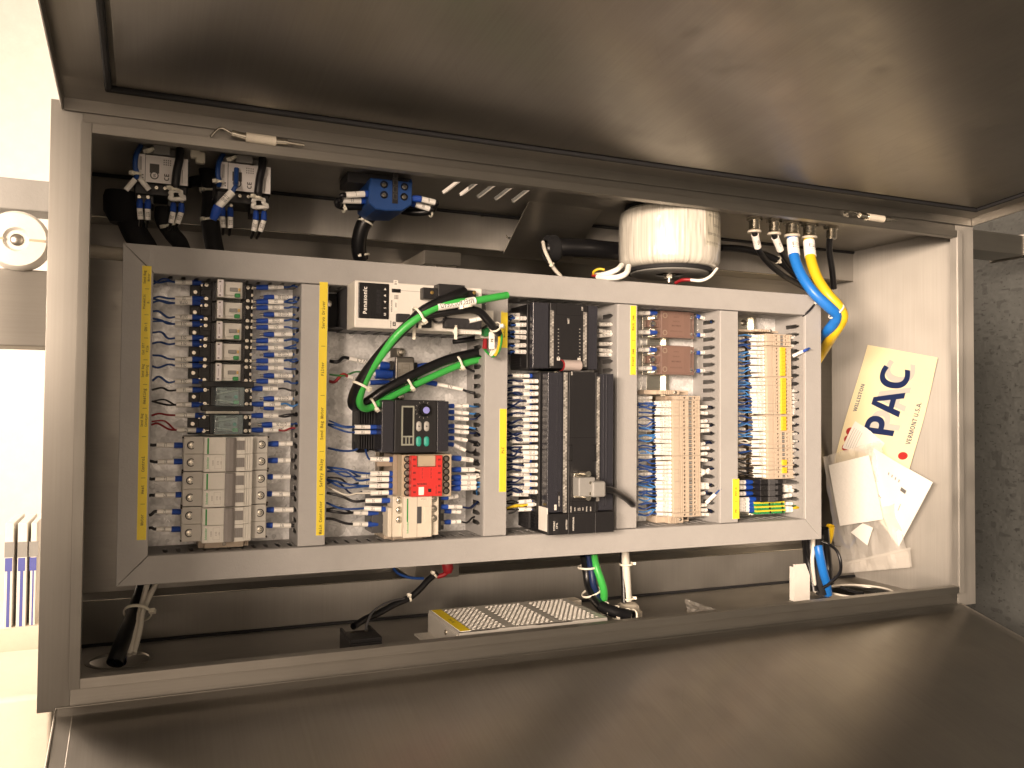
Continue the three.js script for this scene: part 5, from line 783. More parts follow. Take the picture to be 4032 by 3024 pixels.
  const e2 = (v) => v / 0.3256 * 0.3014 - (1600 - 1140) / 0.3256;       // rows of zoom E in those of zoom F
  const eu = (u) => u * 0.3014 / 0.3256;
  const wl = 'upper layer by the PLC strip', wl2 = 'lower layer by the PLC strip', wr2 = "controller's brown relay side";
  const A = [['I2.10', e2(1198), 395], ['I2.08', e2(1283), 415], ['I2.06', e2(1358), 398], ['I2.04', e2(1450), 440], ['I2.02', e2(1540), 430], ['I2.00', 97, 385 / 0.9257], ['I1.10', 160, 362 / 0.9257], ['I1.08', 246, 368 / 0.9257], ['I1.06', 332, 355 / 0.9257], ['I1.04', 402, 362 / 0.9257], ['I1.02', 490, 355 / 0.9257], ['I1.00', 562, 358 / 0.9257], ['I0.10', 626, 372 / 0.9257], ['I0.08', 706, 378 / 0.9257], ['I0.06', 782, 350 / 0.9257], ['I0.04', 868, 372 / 0.9257], ['I0.02', 944, 380 / 0.9257], ['I0.00', 1038, 365 / 0.9257]];
  for (const [s, v, u] of A) wireRow(ZF, [664, 568, eu(u), 175], [54, 54, 34], [[v, s, { jit: 11, ev: rr(-10, 40) }]], wl, { r: 2.7, hue: 'navy' });
  const B = [['I2.11', e2(1130)], ['I2.09', e2(1230)], ['I2.07', e2(1318)], ['I2.05', e2(1408)], ['I2.03', e2(1492)], ['I2.01', e2(1585)], ['I1.11', 105], ['I1.09', 206], ['I1.07', 275], ['I1.05', 360], ['I1.03', 428], ['I1.01', 490], ['I0.11', 580], ['I0.09', 652], ['I0.07', 732], ['I0.05', 825], ['I0.03', 905], ['I0.01', 985], ['OV 1', 1070]];
  for (const [s, v] of B) wireRow(ZF, [585, 438, 236, 172], [36, 36, 32], [[v, s, { jit: 10 }]], wl2, { r: 2.5, hue: hash(v | 0, 3) > 0.75 ? 'white' : 'navy' });
  wireRow(ZF, [570, 462, 312, 172], [40, 40, 32], [[1140, 'N0', { hue: 'black', dv: 20 }], [1238, 'L5-1', { hue: 'black', dv: 10 }]], wl, { r: 2.6 });
  wireRow(ZF, [664, 566, 418, 172], [50, 50, 34], [[1178, 'PE', { hue: 'yellow', dv: 12, ev: 40, wr: 1.6 }]], wl, { r: 2.6 });
  const Rt = [['Q102 07', e2(1256)], ['Q102 06', e2(1300), 1], ['Q102 05', e2(1346)], ['Q102 04', e2(1420)], ['Q102 03', e2(1490)], ['Q102 02', e2(1560)], ['OV-1', 82, 1], ['Q102 01', 25], ['Q101 07', 130], ['Q101 06', 185], ['OV-1', 224, 1], ['Q101 05', 276], ['Q101 04', 332], ['Q101 03', 372, 1], ['Q101 02', 412], ['Q100 07', 474], ['Q100 06', 526, 1], ['Q100 05', 580], ['Q100 04', 652], ['Q100 03', 706], ['OV-1', 744, 1], ['Q100 02', 792], ['Q100 00', 868]];
  for (const [s, v, low] of Rt) wireRow(ZF, [1470, null, 1618, 1640], low ? [38, 36, 30] : [50, 46, 36], [[v, s, { jit: 12, ev: 10 }]], wr2, { r: 2.5, seg: 8 });
}
// ---------------------------------------------------------------- solid state relays
{
  const build = (v0, v1, label, first) => {
    const H = 26, f = face(ZG, 310, v0, 852, v1, H), t = thing('solid_state_relay', label, 'relay', [(f.x0 + f.x1) / 2, (f.y0 + f.y1) / 2, 0], 'brown solid state relays');
    const Y = (u) => at(ZG, u, 320, H)[1], vm = (v0 + v1) / 2, X = (v) => at(ZG, 600, v, H)[0];
    part(t, 'base_plate', [box(f.x0, f.x1, f.y0 + 1, f.y1, 7.6, 12, 0.5)], M.nickel);
    part(t, 'body', [box(f.x0 + 0.6, f.x1 - 0.6, Y(775), Y(452), 12, H, 0.8), box(X(vm + 40), X(vm - 40), Y(452), Y(330), 12, 20, 0.6), box(f.x0 + 0.8, f.x1 - 0.8, f.y0 + 2, Y(775), 12, 20, 0.6)], M.brown);
    part(t, 'cover', [box(f.x0 + 0.2, f.x1 - 0.2, f.y0, f.y1 - 2, H + 0.4, H + 2, 0.8)], M.clear);
    part(t, 'mounting_screw', [lathe([(f.x0 + f.x1) / 2, Y(375), 12], [0, 0, 1], [[0, 0], [4, 0], [4, 12], [2.6, 14], [0, 14.4]], 18)], M.nickel);
    for (const k of [-1, 1]) { const x = (f.x0 + f.x1) / 2 + k * (f.x1 - f.x0) * 0.31; part(t, 'terminal_screw', [box(x - 5, x + 5, Y(440), Y(402), 12, 20, 0.8), ...screwHead(x, (Y(440) + Y(402)) / 2, 20, 3.4)], M.nickel); part(t, 'terminal_screw', [...screwHead(x, (Y(780) + Y(825)) / 2, 20, 2.6)], M.nickel);
      part(t, 'ring_mark', [lathe([x, Y(493), H + 0.02], [0, 0, 1], [[2.6, 0], [3.6, 0], [3.6, 0.3], [2.6, 0.3], [2.6, 0]], 20)], M.beigeDark); }
    const w = f.x1 - f.x0 - 8, h = Y(530) - Y(700);
    part(t, 'print', [quad([(f.x0 + f.x1) / 2, (Y(530) + Y(700)) / 2, H + 0.14], [0, 1, 0], [-1, 0, 0], h, w, print(h, w, (k, a, b) => { fill(k, a, b, '#7f6358'); write(k, 'SOLID STATE RELAY', a / 2, b * 0.2, 9, '#4b342c'); write(k, 'G3NA-210B', a / 2, b * 0.45, 11, '#4b342c', 'sans-serif', 'center', 'bold'); write(k, '24-240VAC', a / 2, b * 0.65, 9, '#4b342c'); write(k, '5-24VDC', a / 2, b * 0.85, 9, '#4b342c'); }))], M.print);
    return t;
  };
  build(158, 488, 'brown solid state relay beside the Back Jam lettering'); build(538, 884, 'brown solid state relay beside the Front Jam lettering');
  const wl = "brown relays' yellow strip side", wr2 = "brown relays' slotted side";
  wireRow(ZG, [400, 320, 192, null], [22, 22, 26], [[200, 'L4-3'], [412, 'L4-1'], [602, 'L4-2', { us: [395, 312, 190, null] }], [802, 'L4-1', { us: [390, 340, 190, null] }]], wl, { r: 3 });
  wireRow(ZG, [835, 868, 975, 1000], [26, 24, 28], [[232, 'Q100 02', { dv: 40, ev: 30 }], [440, 'Q100 01'], [635, 'Q100 03'], [830, 'Q100 04']], wr2, { r: 2.6, jit: 8, seg: 8 });
}
// ---------------------------------------------------------------- the two rows of beige terminals
function terminalAt(u, x, hw, Yu, name, label, group, o = {}) {
  const H = 45, t = thing(name, label, 'terminal', [x, Yu(740), 0], group);
  const B = (a, b, z0, z1) => box(x - hw, x + hw, Yu(b), Yu(a), z0, z1);
  part(t, 'housing', [B(590, 875, 14, 40), B(560, 862, 7.6, 30), B(690, 790, 5, 9)], M.beigeDark);
  part(t, 'face', [B(858, 876, 40, H), B(842, 854, 40, H - 0.4), prism(2, [[x - hw, Yu(838)], [x + hw, Yu(838)], [x + hw, Yu(686)], [x - hw, Yu(686)]], 42.4, H, [circlePath(x, Yu(708), 1.75), circlePath(x, Yu(818), 1.7), [[x - hw * 0.78, Yu(752)], [x + hw * 0.78, Yu(752)], [x + hw * 0.78, Yu(797)], [x - hw * 0.78, Yu(797)]].reverse()], 0, 6), B(662, 682, 40, H - 0.3), B(644, 657, 40, H - 0.8), B(590, 640, 40, H - 0.2)], M.beige);
  part(t, 'clamp', [B(690, 836, 40, 41)], M.hole);
  part(t, 'bridge_slot', [box(x - hw * 0.5, x + hw * 0.5, Yu(772), Yu(758), 41, 43.6), box(x - hw * 0.5, x + hw * 0.5, Yu(792), Yu(778), 41, 43.6)], M.grey);
  return t;
}
{
  const hv = (g) => g - 1216.5;        // rows of zoom G in those of zoom H
  const row1 = [['', hv(1125)], ['Q104 07', hv(1172)], ['Q104 06', hv(1212)], ['Q104 05', 41], ['Q104 04', 82], ['Q104 03', 128], ['Q104 02', 170], ['Q104 01', 212], ['Q104 00', 258], ['Q103 07', 300], ['Q103 06', 341], ['Q103 05', 385], ['Q103 04', 428], ['Q103 02', 471], ['Q103 01', 515], ['Q102 02', 562], ['I2.11', 616], ['I2.10', 660], ['I2.09', 705], ['I2.08', 750], ['I2.07', 794], ['I2.06', 833], ['I1.11', 877], ['I1.10', 922], ['I1.09', 967], ['I1.08', 1008], ['I1.07', 1050], ['I1.06', 1092], ['I1.03', 1132], ['I1.02', 1180]];
  const g1 = 'beige terminals of the row beside the brown relays', w1 = 'terminal row below brown relays', wl1 = 'lower layer below brown relays';
  const Yr = (row) => (u) => at(ZH, row(u), 500, 45)[1];
  const shift1 = (u) => u;
  let proto = null;
  const place = (list, shift, z, group, tail) => list.forEach(([s, v], i) => {
    const x = at(ZH, shift(740, v), v, z)[0], label = `beige terminal${s ? ' marked ' + s : ' without a sleeve'}, ${ordinal(i + 1)} in the row ${tail}`;
    const y = at(ZH, shift(740, v), v, z)[1];
    if (!proto) { const Yu = (u) => at(ZH, u, v, z)[1]; proto = terminalAt(0, x, 2.62, Yu, 'terminal_block', label, group); }
    else { const c = copyOf(proto, [x, y, 0], label); c.userData.group = group; }
  });
  place(row1, (u, v) => u + (v - 500) * 0.008, 45, g1, 'below the brown relays');
  for (const [s, v] of row1) if (s) wireRow(ZH, [592, null, 0, 0], [37, 36, 30], [[v, s, { us: [582, null, 388 + rr(-12, 14) + (v > 600 ? 10 : 0), 205], ev: rr(-26, 22), hue: rnd() < 0.25 ? 'light' : 'blue', jit: 9, wr: 1.05 }]], w1, { r: 2.45, seg: 10 });
  for (const [i, [s, v]] of row1.entries()) if (i % 8 !== 5 && i > 0) single('ferrule', `dark blue ferrule of the ${ordinal(i + 1)} terminal below the brown relays`, 'ferrule', box(...(() => { const a = at(ZH, 580, v, 37), b = at(ZH, 597, v, 37); return [a[0] - 1.5, a[0] + 1.5, b[1], a[1]]; })(), 35, 38.6, 0.6), M.wireNavy, 'dark blue ferrules at the terminal rows');
  const low1 = [['Q101 07', hv(1122)], ['Q101 06', hv(1170)], ['Q101 05', hv(1218)], ['Q101 04', hv(1258)], ['Q101 03', hv(1302)], ['Q101 02', hv(1350)], ['Q101 01', 178], ['Q101 00', 218], ['Q100 07', 258], ['Q100 06', 340], ['Q100 05', 428], ['Q100 04', 470], ['Q100 03', 510], ['Q100 02', 552], ['I1.01', 690], ['I1.00', 735], ['I0.11', 808], ['I0.10', 905], ['I0.09', 950], ['I0.07', 1012], ['I0.06', 1045], ['I0.04', 1150]];
  wireRow(ZH, [372, 330, 196, null], [17, 17, 20], low1.map(([s, v]) => [v, s, { us: [345, null, 192, null] }]), wl1, { r: 2.4, jit: 6 });
  const out1 = [[hv(1222), 'C1'], [hv(1285), 'C2'], [165, 'Q104'], [212, 'Q103'], [268, 'Q102'], [412, 'A1'], [455, 'A2'], [520, 'B1'], [582, 'B2'], [690, 'D1', { dv: 30 }], [752, 'D2', { dv: -60 }], [845, 'D3'], [885, 'D4'], [950, 'E1'], [1080, 'E2'], [1128, 'E3'], [1178, 'E4']];
  wireRow(ZH, [880, null, 940, 1010], [36, 34, 26], out1.map(([v, s, o]) => [v, s, { us: [872, null, rr(915, 985), 1010], zs: [38, 35, 26], ...(o || {}) }]), 'slotted side below brown relays', { r: 2.5, jit: 8, seg: 8, hue: 'navy' });
  wireRow(ZH, [945, null, 1040, 1065], [46, 54, 30], [[1050, 'I0 08', { dv: -95 }]], 'loose over the slots by the beige terminals', { r: 2.6 });
  // thin partition plates in the gaps
  const parting = (Z, shift, v, label) => { const a = at(Z, shift(590, v), v, 45), b = at(Z, shift(878, v), v, 45); single('partition_plate', label, 'partition', box(a[0] - 0.75, a[0] + 0.75, b[1], a[1], 7.6, 45.6, 0.2), M.beige, 'thin beige partition plates between terminals'); };
  for (const [v, l] of [[-110, 'thin beige partition plate at the head of the terminal row below the brown relays'], [590, 'thin beige partition plate between the terminals marked Q102 02 and I2.11'], [1204, 'thin beige partition plate at the foot of the terminal row below the brown relays']]) parting(ZH, (u, q) => u + (q - 500) * 0.008, v, l);
  // end clamps of that row
  for (const [Z, a, l] of [[ZG, [312, 1036, 795, 1092], 'beige rail end clamp between the brown relays and their terminal row'], [ZH, [440, 1205, 800, 1262], 'beige rail end clamp at the foot of the row in line with the brown relays']]) {
    const e = face(Z, ...a, 40), c = thing('end_clamp', l, 'end clamp', [e.x0, e.y0, 0]); const w = e.y1 - e.y0;
    part(c, 'body', [box(e.x0, e.x1, e.y0, e.y1, 7.6, 30, 0.6), box(e.x0, e.x1, e.y0 + w * 0.3, e.y1 - w * 0.25, 30, 40, 0.5), ...[0, 1, 2, 3, 4].map((i) => box(e.x0, e.x1, e.y0 + w * (0.5 + i * 0.05), e.y0 + w * (0.525 + i * 0.05), 40, 42))], M.beige);
    part(c, 'screw', screwHead((e.x0 + e.x1) / 2, e.y0 + w * 0.4, 40, 2.2), M.screw); part(c, 'clip', box(e.x0 + 3, e.x1 - 3, e.y0 + w * 0.1, e.y0 + w * 0.26, 30, 34, 0.5), M.hole);
  }
  // row beside the documents
  const row2 = [['OV 3', hv(455)], ['I2 02', hv(494)], ['OUT3B', hv(538)], ['0V 16', hv(588)], ['0V 15', hv(630)], ['0V 14', hv(672)], ['0V 13', hv(712)], ['0V 12', hv(752)], ['0V 11', hv(793)], ['0V 10', hv(832)], ['0V 9', hv(872)], ['24V 20', hv(925)], ['24V 19', hv(967)], ['24V 18', hv(1010)], ['24V 17', hv(1050)], ['24V 16', hv(1089)], ['24V 15', hv(1128)], ['24V 14', hv(1167)], ['24V 13', hv(1210)], ['24V 12', 33], ['24V 11', 70], ['OV-1.6', 128], ['OV-1.5', 167], ['OV-1.4', 207], ['OV-1', 247], ['T23', 300], ['T22', 341], ['T12', 381], ['TC2-', 433], ['TC2+', 478], ['L4-3', 526], ['N5', 574], ['N2', 617], ['N1', 668], ['N1', 714], ['N', 762]];
  const g2 = 'beige terminals of the row nearest the documents', w2 = 'terminal row with yellow bridges';
  const sh2 = (u, v) => u + 1010 + (v - 0) * 0.0165;
  place(row2, sh2, 45, g2, 'with the yellow bridges');
  for (const [s, v] of row2) wireRow(ZH, [0, null, 0, 0], [37, 36, 30], [[v, s, { us: [1614 + v * 0.016, null, 1432 + v * 0.016 + rr(-16, 18), 1292], ev: rr(-20, 20), jit: 8, hue: v > 490 && v < 770 ? 'black' : s === 'T12' ? 'white' : v > 280 && v < 350 ? 'light' : rnd() < 0.3 ? 'light' : 'blue' }]], w2, { r: 2.4, seg: 10, wr: 1.1 });
  for (const [i, [s, v]] of row2.entries()) if (i % 7 !== 3) single('ferrule', `dark blue ferrule of the ${ordinal(i + 1)} terminal in the row with yellow bridges`, 'ferrule', box(...(() => { const a = at(ZH, 1606 + v * 0.016, v, 37), b = at(ZH, 1624 + v * 0.016, v, 37); return [a[0] - 1.4, a[0] + 1.4, b[1], a[1]]; })(), 35, 38.6, 0.6), M.wireNavy, 'dark blue ferrules at the terminal rows');
  for (let i = 0; i < 26; i++) { const v = hv(480) + i * 58 + rr(-6, 6); if (i === 19 || i === 20) continue; wireRow(ZH, [0, null, 0, null], [16, 16, 20], [[v, ['24V', 'OV', 'T1', 'Q10'][i % 4] + ' ' + (i + 1), { us: [1358 + v * 0.01, null, 1288, null] }]], 'lower layer of yellow bridges row', { r: 2.4 }); }
  const out2 = [hv(470), hv(560), hv(1050), hv(1090), hv(1135), hv(1175), hv(1220), hv(1258), hv(1295), 60, 180, 300, 380, 435, 478, 545, 590, 718, 765].map((v, i) => [v, 'K' + (i + 1), { us: [1868 + v * 0.016, null, (v > -190 && v < 30 ? 1932 : rr(1895, 1920)) + v * 0.016, v < -600 ? 1975 : 1990] }]);
  wireRow(ZH, [0, null, 0, 0], [38, 36, 26], out2, 'slotted side of yellow bridges row', { r: 2.4, jit: 8, seg: 8, hue: 'navy' });
  wireRow(ZG, [1890, null, 2000, 2075], [48, 62, 74], [[668, 'SP', { dv: -52, ev: -30 }]], 'standing loose above the slots of the foot duct', { r: 2.3, wr: 0.8 });
  { const a = at(ZG, 1998, 618, 62), b = at(ZG, 2036, 598, 66); single('ferrule', 'bright blue ferrule on the loose wire above the slots of the foot duct', 'ferrule', lathe(a, V3(b).sub(V3(a)).toArray(), [[0, 0], [1.9, 0], [1.9, 6], [1, 10], [0, 10]], 10), M.boot); }
  for (const [v, l] of [[hv(430), 'at the head of the row with yellow bridges'], [hv(565), 'between the terminals marked OUT3B and 0V 16'], [hv(897), 'between the terminals marked 0V 9 and 24V 20'], [100, 'between the terminals marked 24V 11 and OV-1.6'], [274, 'between the terminals marked OV-1 and T23'], [407, 'between the terminals marked T12 and TC2-'], [502, 'between the terminals marked TC2+ and L4-3'], [550, 'between the terminals marked L4-3 and N5'], [643, 'between the terminals marked N2 and N1'], [739, 'between the terminals marked N1 and N'], [786, 'at the foot of the row with yellow bridges']]) parting(ZH, (u, q) => u + 1010 + q * 0.0165, v, 'thin beige partition plate ' + l);
  // yellow bridges
  for (const [v0, v1, l] of [[hv(572), hv(886), 'long yellow bridge over the terminals marked 0V'], [hv(906), hv(1298), 'long yellow bridge over the terminals marked 24V'], [110, 264, 'short yellow bridge over the terminals marked OV-1'], [582, 642, 'small yellow bridge over the terminals marked N5 and N2'], [666, 728, 'small yellow bridge over the two terminals marked N1']]) {
    const v = (v0 + v1) / 2, a = at(ZH, sh2(754, v0), v0, 47), b = at(ZH, sh2(800, v1), v1, 47), o = thing('jumper_bridge', l, 'bridge', [(a[0] + b[0]) / 2, b[1], 45], 'yellow bridges on the terminals');
    part(o, 'bar', box(b[0], a[0], b[1], a[1], 42, 47.4, 0.5), M.jumper);
    const n = Math.max(2, Math.round((a[0] - b[0]) / 5.2)); part(o, 'groove', Array.from({ length: n - 1 }, (_, i) => { const x = b[0] + (a[0] - b[0]) * (i + 1) / n; return box(x - 0.2, x + 0.2, b[1] + 1, a[1] - 1, 47.3, 47.46); }), M.yellowDark || (M.yellowDark = mt('#c98f1c', 0.5)));
  }
  // clamp at the head of that row
  { const e = face(ZG, 1345, 368, 1780, 415, 40), c = thing('end_clamp', 'beige rail end clamp at the head of the row with the yellow bridges', 'end clamp', [e.x0, e.y0, 0]), w = e.y1 - e.y0; part(c, 'body', [box(e.x0, e.x1, e.y0, e.y1, 7.6, 30, 0.6), box(e.x0, e.x1, e.y0 + w * 0.3, e.y1 - w * 0.3, 30, 40, 0.5), ...[0, 1, 2, 3, 4].map((i) => box(e.x0, e.x1, e.y0 + w * (0.4 + i * 0.06), e.y0 + w * (0.43 + i * 0.06), 40, 42))], M.beige); part(c, 'screw', screwHead((e.x0 + e.x1) / 2, e.y0 + w * 0.33, 40, 2.2), M.screw); }
  // fuse terminals and earth terminals
  const fl = ['nearest the beige terminals', 'second from the beige terminals', 'third from the beige terminals', 'nearest the green and yellow terminals'];
  let fp = null;
  [822, 885, 945, 1010].forEach((v, i) => {
    const x = at(ZH, 1650, v, 46)[0], Y = (u) => at(ZH, u, v, 46)[1], label = `black fuse terminal ${fl[i]}`;
    if (fp) { copyOf(fp, [x, Y(1650), 0], label); return; }
    const B = (a, b, z0, z1, k = 0) => box(x - 3.8, x + 3.8, Y(b), Y(a), z0, z1, k), t = fp = thing('fuse_terminal', label, 'terminal', [x, Y(1650), 0], 'black fuse terminals');
    part(t, 'housing', [B(1440, 1780, 7.6, 30, 0.5), B(1535, 1778, 30, 46, 0.6)], M.black);
    part(t, 'lever', [B(1610, 1680, 46, 49, 0.6), box(x - 2.4, x + 2.4, Y(1720), Y(1690), 46, 47, 0.3)], M.greyDark);
    part(t, 'wire_hole', [1580, 1755].map((u) => lathe([x, Y(u), 46], [0, 0, 1], [[0, 0.1], [1.7, 0.1], [1.8, 0.4], [2.4, 0.4], [2.4, 0]], 12)), M.darkHole);
  });
  let pp = null;
  [1058, 1104, 1148].forEach((v, i) => {
    const x = at(ZH, 1650, v, 42)[0], Y = (u) => at(ZH, u + 10 * i / 2, v, 42)[1], label = ['green and yellow earth terminal nearest the black fuse terminals', 'green and yellow earth terminal, the middle one of three', 'green and yellow earth terminal at the foot of the rail'][i];
    if (pp) { copyOf(pp, [x, Y(1650), 0], label); return; }
    const t = pp = thing('earth_terminal', label, 'terminal', [x, Y(1650), 0], 'green and yellow earth terminals');
    const B = (a, b, x0, x1, z0, z1) => box(x + x0, x + x1, Y(b), Y(a), z0, z1, 0.2);
    part(t, 'housing', [B(1482, 1670, -2.6, 0.2, 7.6, 40), B(1674, 1800, -2.6, 0.2, 7.6, 40), ...[0, 1, 2, 3].map((k) => B(1486 + k * 26, 1500 + k * 26, -2.6, 0.2, 40, 42)), B(1600, 1660, -2.6, 0.2, 40, 42), B(1690, 1790, -2.6, 0.2, 40, 42)], M.greenTerm);
    part(t, 'stripe', [B(1482, 1670, 0.25, 2.6, 7.6, 41.6), B(1674, 1800, 0.25, 2.6, 7.6, 41.6)], M.yellowTerm);
    part(t, 'wire_hole', [1630, 1765].map((u) => lathe([x - 0.6, Y(u), 42], [0, 0, 1], [[0, 0.1], [1.7, 0.1], [1.7, 0.3], [0, 0.3]], 12)), M.darkHole);
  });
  const wf = 'by the black fuse terminals', we = 'by the earth terminals';
  wireRow(ZH, [1440, 1362, 1298, null], [30, 30, 24], [[825, 'FU1'], [882, 'FU2'], [948, 'FU3']], wf, { r: 3 });
  wireRow(ZH, [1480, 1400, 1300, null], [34, 32, 28], [[1010, 'FU4', { hue: 'white', dv: 6 }], [1055, 'PE 1', { dv: 4 }], [1098, 'PE 2', { dv: -8 }], [1135, 'PE 3', { dv: -14 }]], we, { r: 3.1 });
  wireRow(ZH, [1785, null, 1865, 2000], [36, 34, 26], [[865, 'FU5', { us: [1778, null, 1862, 1900] }], [912, 'FU6', { us: [1785, null, 1878, 1900] }], [980, 'FU7', { us: [1778, null, 1860, 1900] }]], "fuse terminals' slotted side", { r: 2.9, jit: 14, hue: 'white', seg: 8 });
  wireRow(ZH, [1802, null, 1872, 2000], [36, 36, 26], [[1058, 'PE 4', { hue: 'green', ev: 40, lift: 4 }], [1105, 'PE 5', { hue: 'yellow', ev: -10, lift: 5 }], [1136, 'PE 6', { hue: 'green', ev: -30, lift: 4 }]], "earth terminals' slotted side", { r: 2.6, jit: 4, wr: 1.5 });
}
// ---------------------------------------------------------------- around the panel: switch backs, isolator, transformer, glands
const tubeZ = (Z, pts, r, seg = 40, rad = 10) => tube(pts.map(([u, v, z]) => at(Z, u, v, z)), r, seg, rad);
function switchBack(dx, dv, label, which) {
  const Z = (u, v) => ZT(u + dx, v + dv), H = 40, f = face(Z, 312, 175, 842, 700, H), t = thing('switch_back', label, 'switch', [(f.x0 + f.x1) / 2, (f.y0 + f.y1) / 2, 0], 'backs of the switches on the vented flank');
  const w = X - 0.6;
  part(t, 'contact_block', [box(f.x0 + 14, w - 14, f.y0, f.y1, -14, H, 1), box(f.x0 + 3, f.x0 + 15, f.y0 + 2, f.y1 - 2, -10, 32, 0.8), box(f.x0 - 6, f.x0 + 4, f.y0 + 3, f.y0 + 20, -6, 26, 0.8), box(f.x0 - 6, f.x0 + 4, f.y1 - 20, f.y1 - 3, -6, 26, 0.8)], M.black);
  const n = face(Z, 500, 190, 662, 280, H); part(t, 'collar', [box(n.x0, w, n.y0, n.y1, 4, H + 1, 0.8), box(w - 8, w, f.y0 + 8, f.y1 - 8, 0, 30, 1)], M.grey);
  const l = face(Z, 428, 268, 832, 572, H), s = face(Z, 352, 256, 418, 520, H);
  const lw = l.x1 - l.x0, lh = l.y1 - l.y0;
  part(t, 'print', [quad([(l.x0 + l.x1) / 2, (l.y0 + l.y1) / 2, H + 0.15], [1, 0, 0], [0, 1, 0], lw, lh, print(lw, lh, (k, a, b) => {
    fill(k, a, b, '#e4e0de'); k.fillStyle = '#45423f'; k.fillRect(a * 0.35, b * 0.1, a * 0.34, b * 0.22); k.beginPath(); k.arc(a * 0.27, b * 0.21, b * 0.1, 0, 7); k.fill(); k.fillStyle = '#e4e0de'; k.beginPath(); k.arc(a * 0.27, b * 0.21, b * 0.075, 0, 7); k.fill(); write(k, 'UL', a * 0.27, b * 0.21, 13, '#45423f', 'sans-serif', 'center', 'bold');
    write(k, 'CE', a * 0.24, b * 0.5, 26, '#3c3937', 'sans-serif', 'center', 'bold'); write(k, '\u25b2', a * 0.5, b * 0.5, 16, '#55514e'); k.fillStyle = '#6c6865'; for (let i = 0; i < 12; i++) k.fillRect(a * (0.68 + (i % 3) * 0.08), b * (0.42 + Math.floor(i / 3) * 0.05), 5, 4);
    k.fillStyle = '#8d8986'; for (let i = 0; i < 4; i++) k.fillRect(a * 0.08, b * (0.68 + i * 0.06), a * 0.5, 2); })),
  quad([(s.x0 + s.x1) / 2, (s.y0 + s.y1) / 2, H + 0.15], [1, 0, 0], [0, 1, 0], s.x1 - s.x0, s.y1 - s.y0, print(s.x1 - s.x0, s.y1 - s.y0, (k, a, b) => { fill(k, a, b, '#e4e0de'); k.fillStyle = '#6c6865'; for (let i = 0; i < 16; i++) if (hash(i, 5) > 0.4) k.fillRect(4 + (i % 4) * 6, b * 0.4 + Math.floor(i / 4) * 6, 5, 5); k.fillRect(a * 0.4, b * 0.3, a * 0.5, 2); k.fillRect(a * 0.4, b * 0.45, a * 0.5, 2); }))], M.print);
  for (const [u, v] of [[365, 680], [450, 685], [695, 715], [775, 722], [530, 605], [612, 612]]) { const p = at(Z, u, v, 30); part(t, 'terminal_screw', screwHead(p[0], p[1], v < 640 ? H - 2 : 32, 2.2), M.nickel); }
  // wires hanging from it
  for (const [i, [u, v, du]] of [[370, 700, 8], [448, 705, -2], [694, 735, -22], [772, 740, -38]].entries()) {
    const a = at(Z, u, v, 28), b = at(Z, u - 2, v + 88, 28), c = at(Z, u + du, v + 195, 26), e = at(Z, u + du * 1.6 - 10, v + 260, 6);
    const tx = ['I2.00', 'I2.01', '24V', 'I2.02'][i] + which, w = thing('control_wire', `wire with sleeve marked ${tx}, ${ones[i]} one hanging from the ${which === 'A' ? 'first' : 'second'} switch back`, 'wire', c, 'control wires with printed sleeves');
    part(w, 'boot', lathe(a, V3(b).sub(V3(a)).toArray(), [[0, 0], [2.4, 0], [3.2, 4], [3.2, 9.6], [0, 10]], 12), M.boot);
    part(w, 'sleeve', b[1] < c[1] ? sleeveGeom(b, c, 2.9, tx) : sleeveGeom(c, b, 2.9, tx), M.sleeve); part(w, 'insulation', tube([c, mix3(c, e, 0.5), e], 1.6, 8, 6), M.wireBlack);
  }
  const lp = (pts, r, m, name, lab, ties = []) => { const o = thing(name, lab, 'wire', at(Z, ...pts[0])); part(o, 'insulation', tubeZ(Z, pts, r, 40, 8), m); for (const [u, v, z, uu, vv, R] of ties) { const p = at(Z, u, v, z), q = at(Z, uu, vv, z); tieOn(o, p, V3(q).sub(V3(p)).toArray(), R, 0.8); } return o; };
  lp([[760, 180, 30], [755, 300, 46], [730, 420, 48], [715, 540, 48], [710, 600, 44]], 4.2, M.wireBlack, 'black_loom', `black wires running over the label of the switch back ${which === 'A' ? 'by the cabinet top' : 'second from the cabinet top'}`, [[708, 610, 44, 700, 660, 5]]);
  for (const [i, u] of [680, 765].entries()) { const a = at(Z, u, 660, 40), b = at(Z, u + (i ? 45 : -20), 690, 38); single('white_sleeve', `curled white sleeve ${i ? 'by the wall' : 'by the label'} below the tie, switch back ${which === 'A' ? 'by the cabinet top' : 'second from the cabinet top'}`, 'sleeve', tube([at(Z, 712, 610, 44), at(Z, u + (i ? 10 : -14), 632, 42), a, b, at(Z, 712, 700, 36)], 2.3, 16, 8), M.paper); }
  lp([[380, 180, 30], [335, 270, 46], [325, 380, 48], [340, 450, 46], [335, 490, 42]], 2.6, M.wireBlue, 'blue_loom', `blue wires looping past the narrow label of the switch back ${which === 'A' ? 'by the cabinet top' : 'second from the cabinet top'}`, [[338, 455, 45, 340, 490, 4], [468, 225, 42, 490, 260, 4]]);
  if (which === 'A') for (const [s, e, l] of [[[325, 505], [235, 610], 'white sleeve slanting away from the narrow label of the switch back by the cabinet top'], [[375, 505], [460, 610], 'white sleeve slanting over the terminals of the switch back by the cabinet top']]) single('white_sleeve', l, 'sleeve', rod(at(Z, ...s, 42), at(Z, ...e, 40), 2.8, 2.8, 12), M.paper);
  return t;
}
switchBack(0, 0, 'black switch back with white approval label, the one by the cabinet top', 'A');
switchBack(800, 78, 'black switch back with white approval label, second from the cabinet top', 'B');
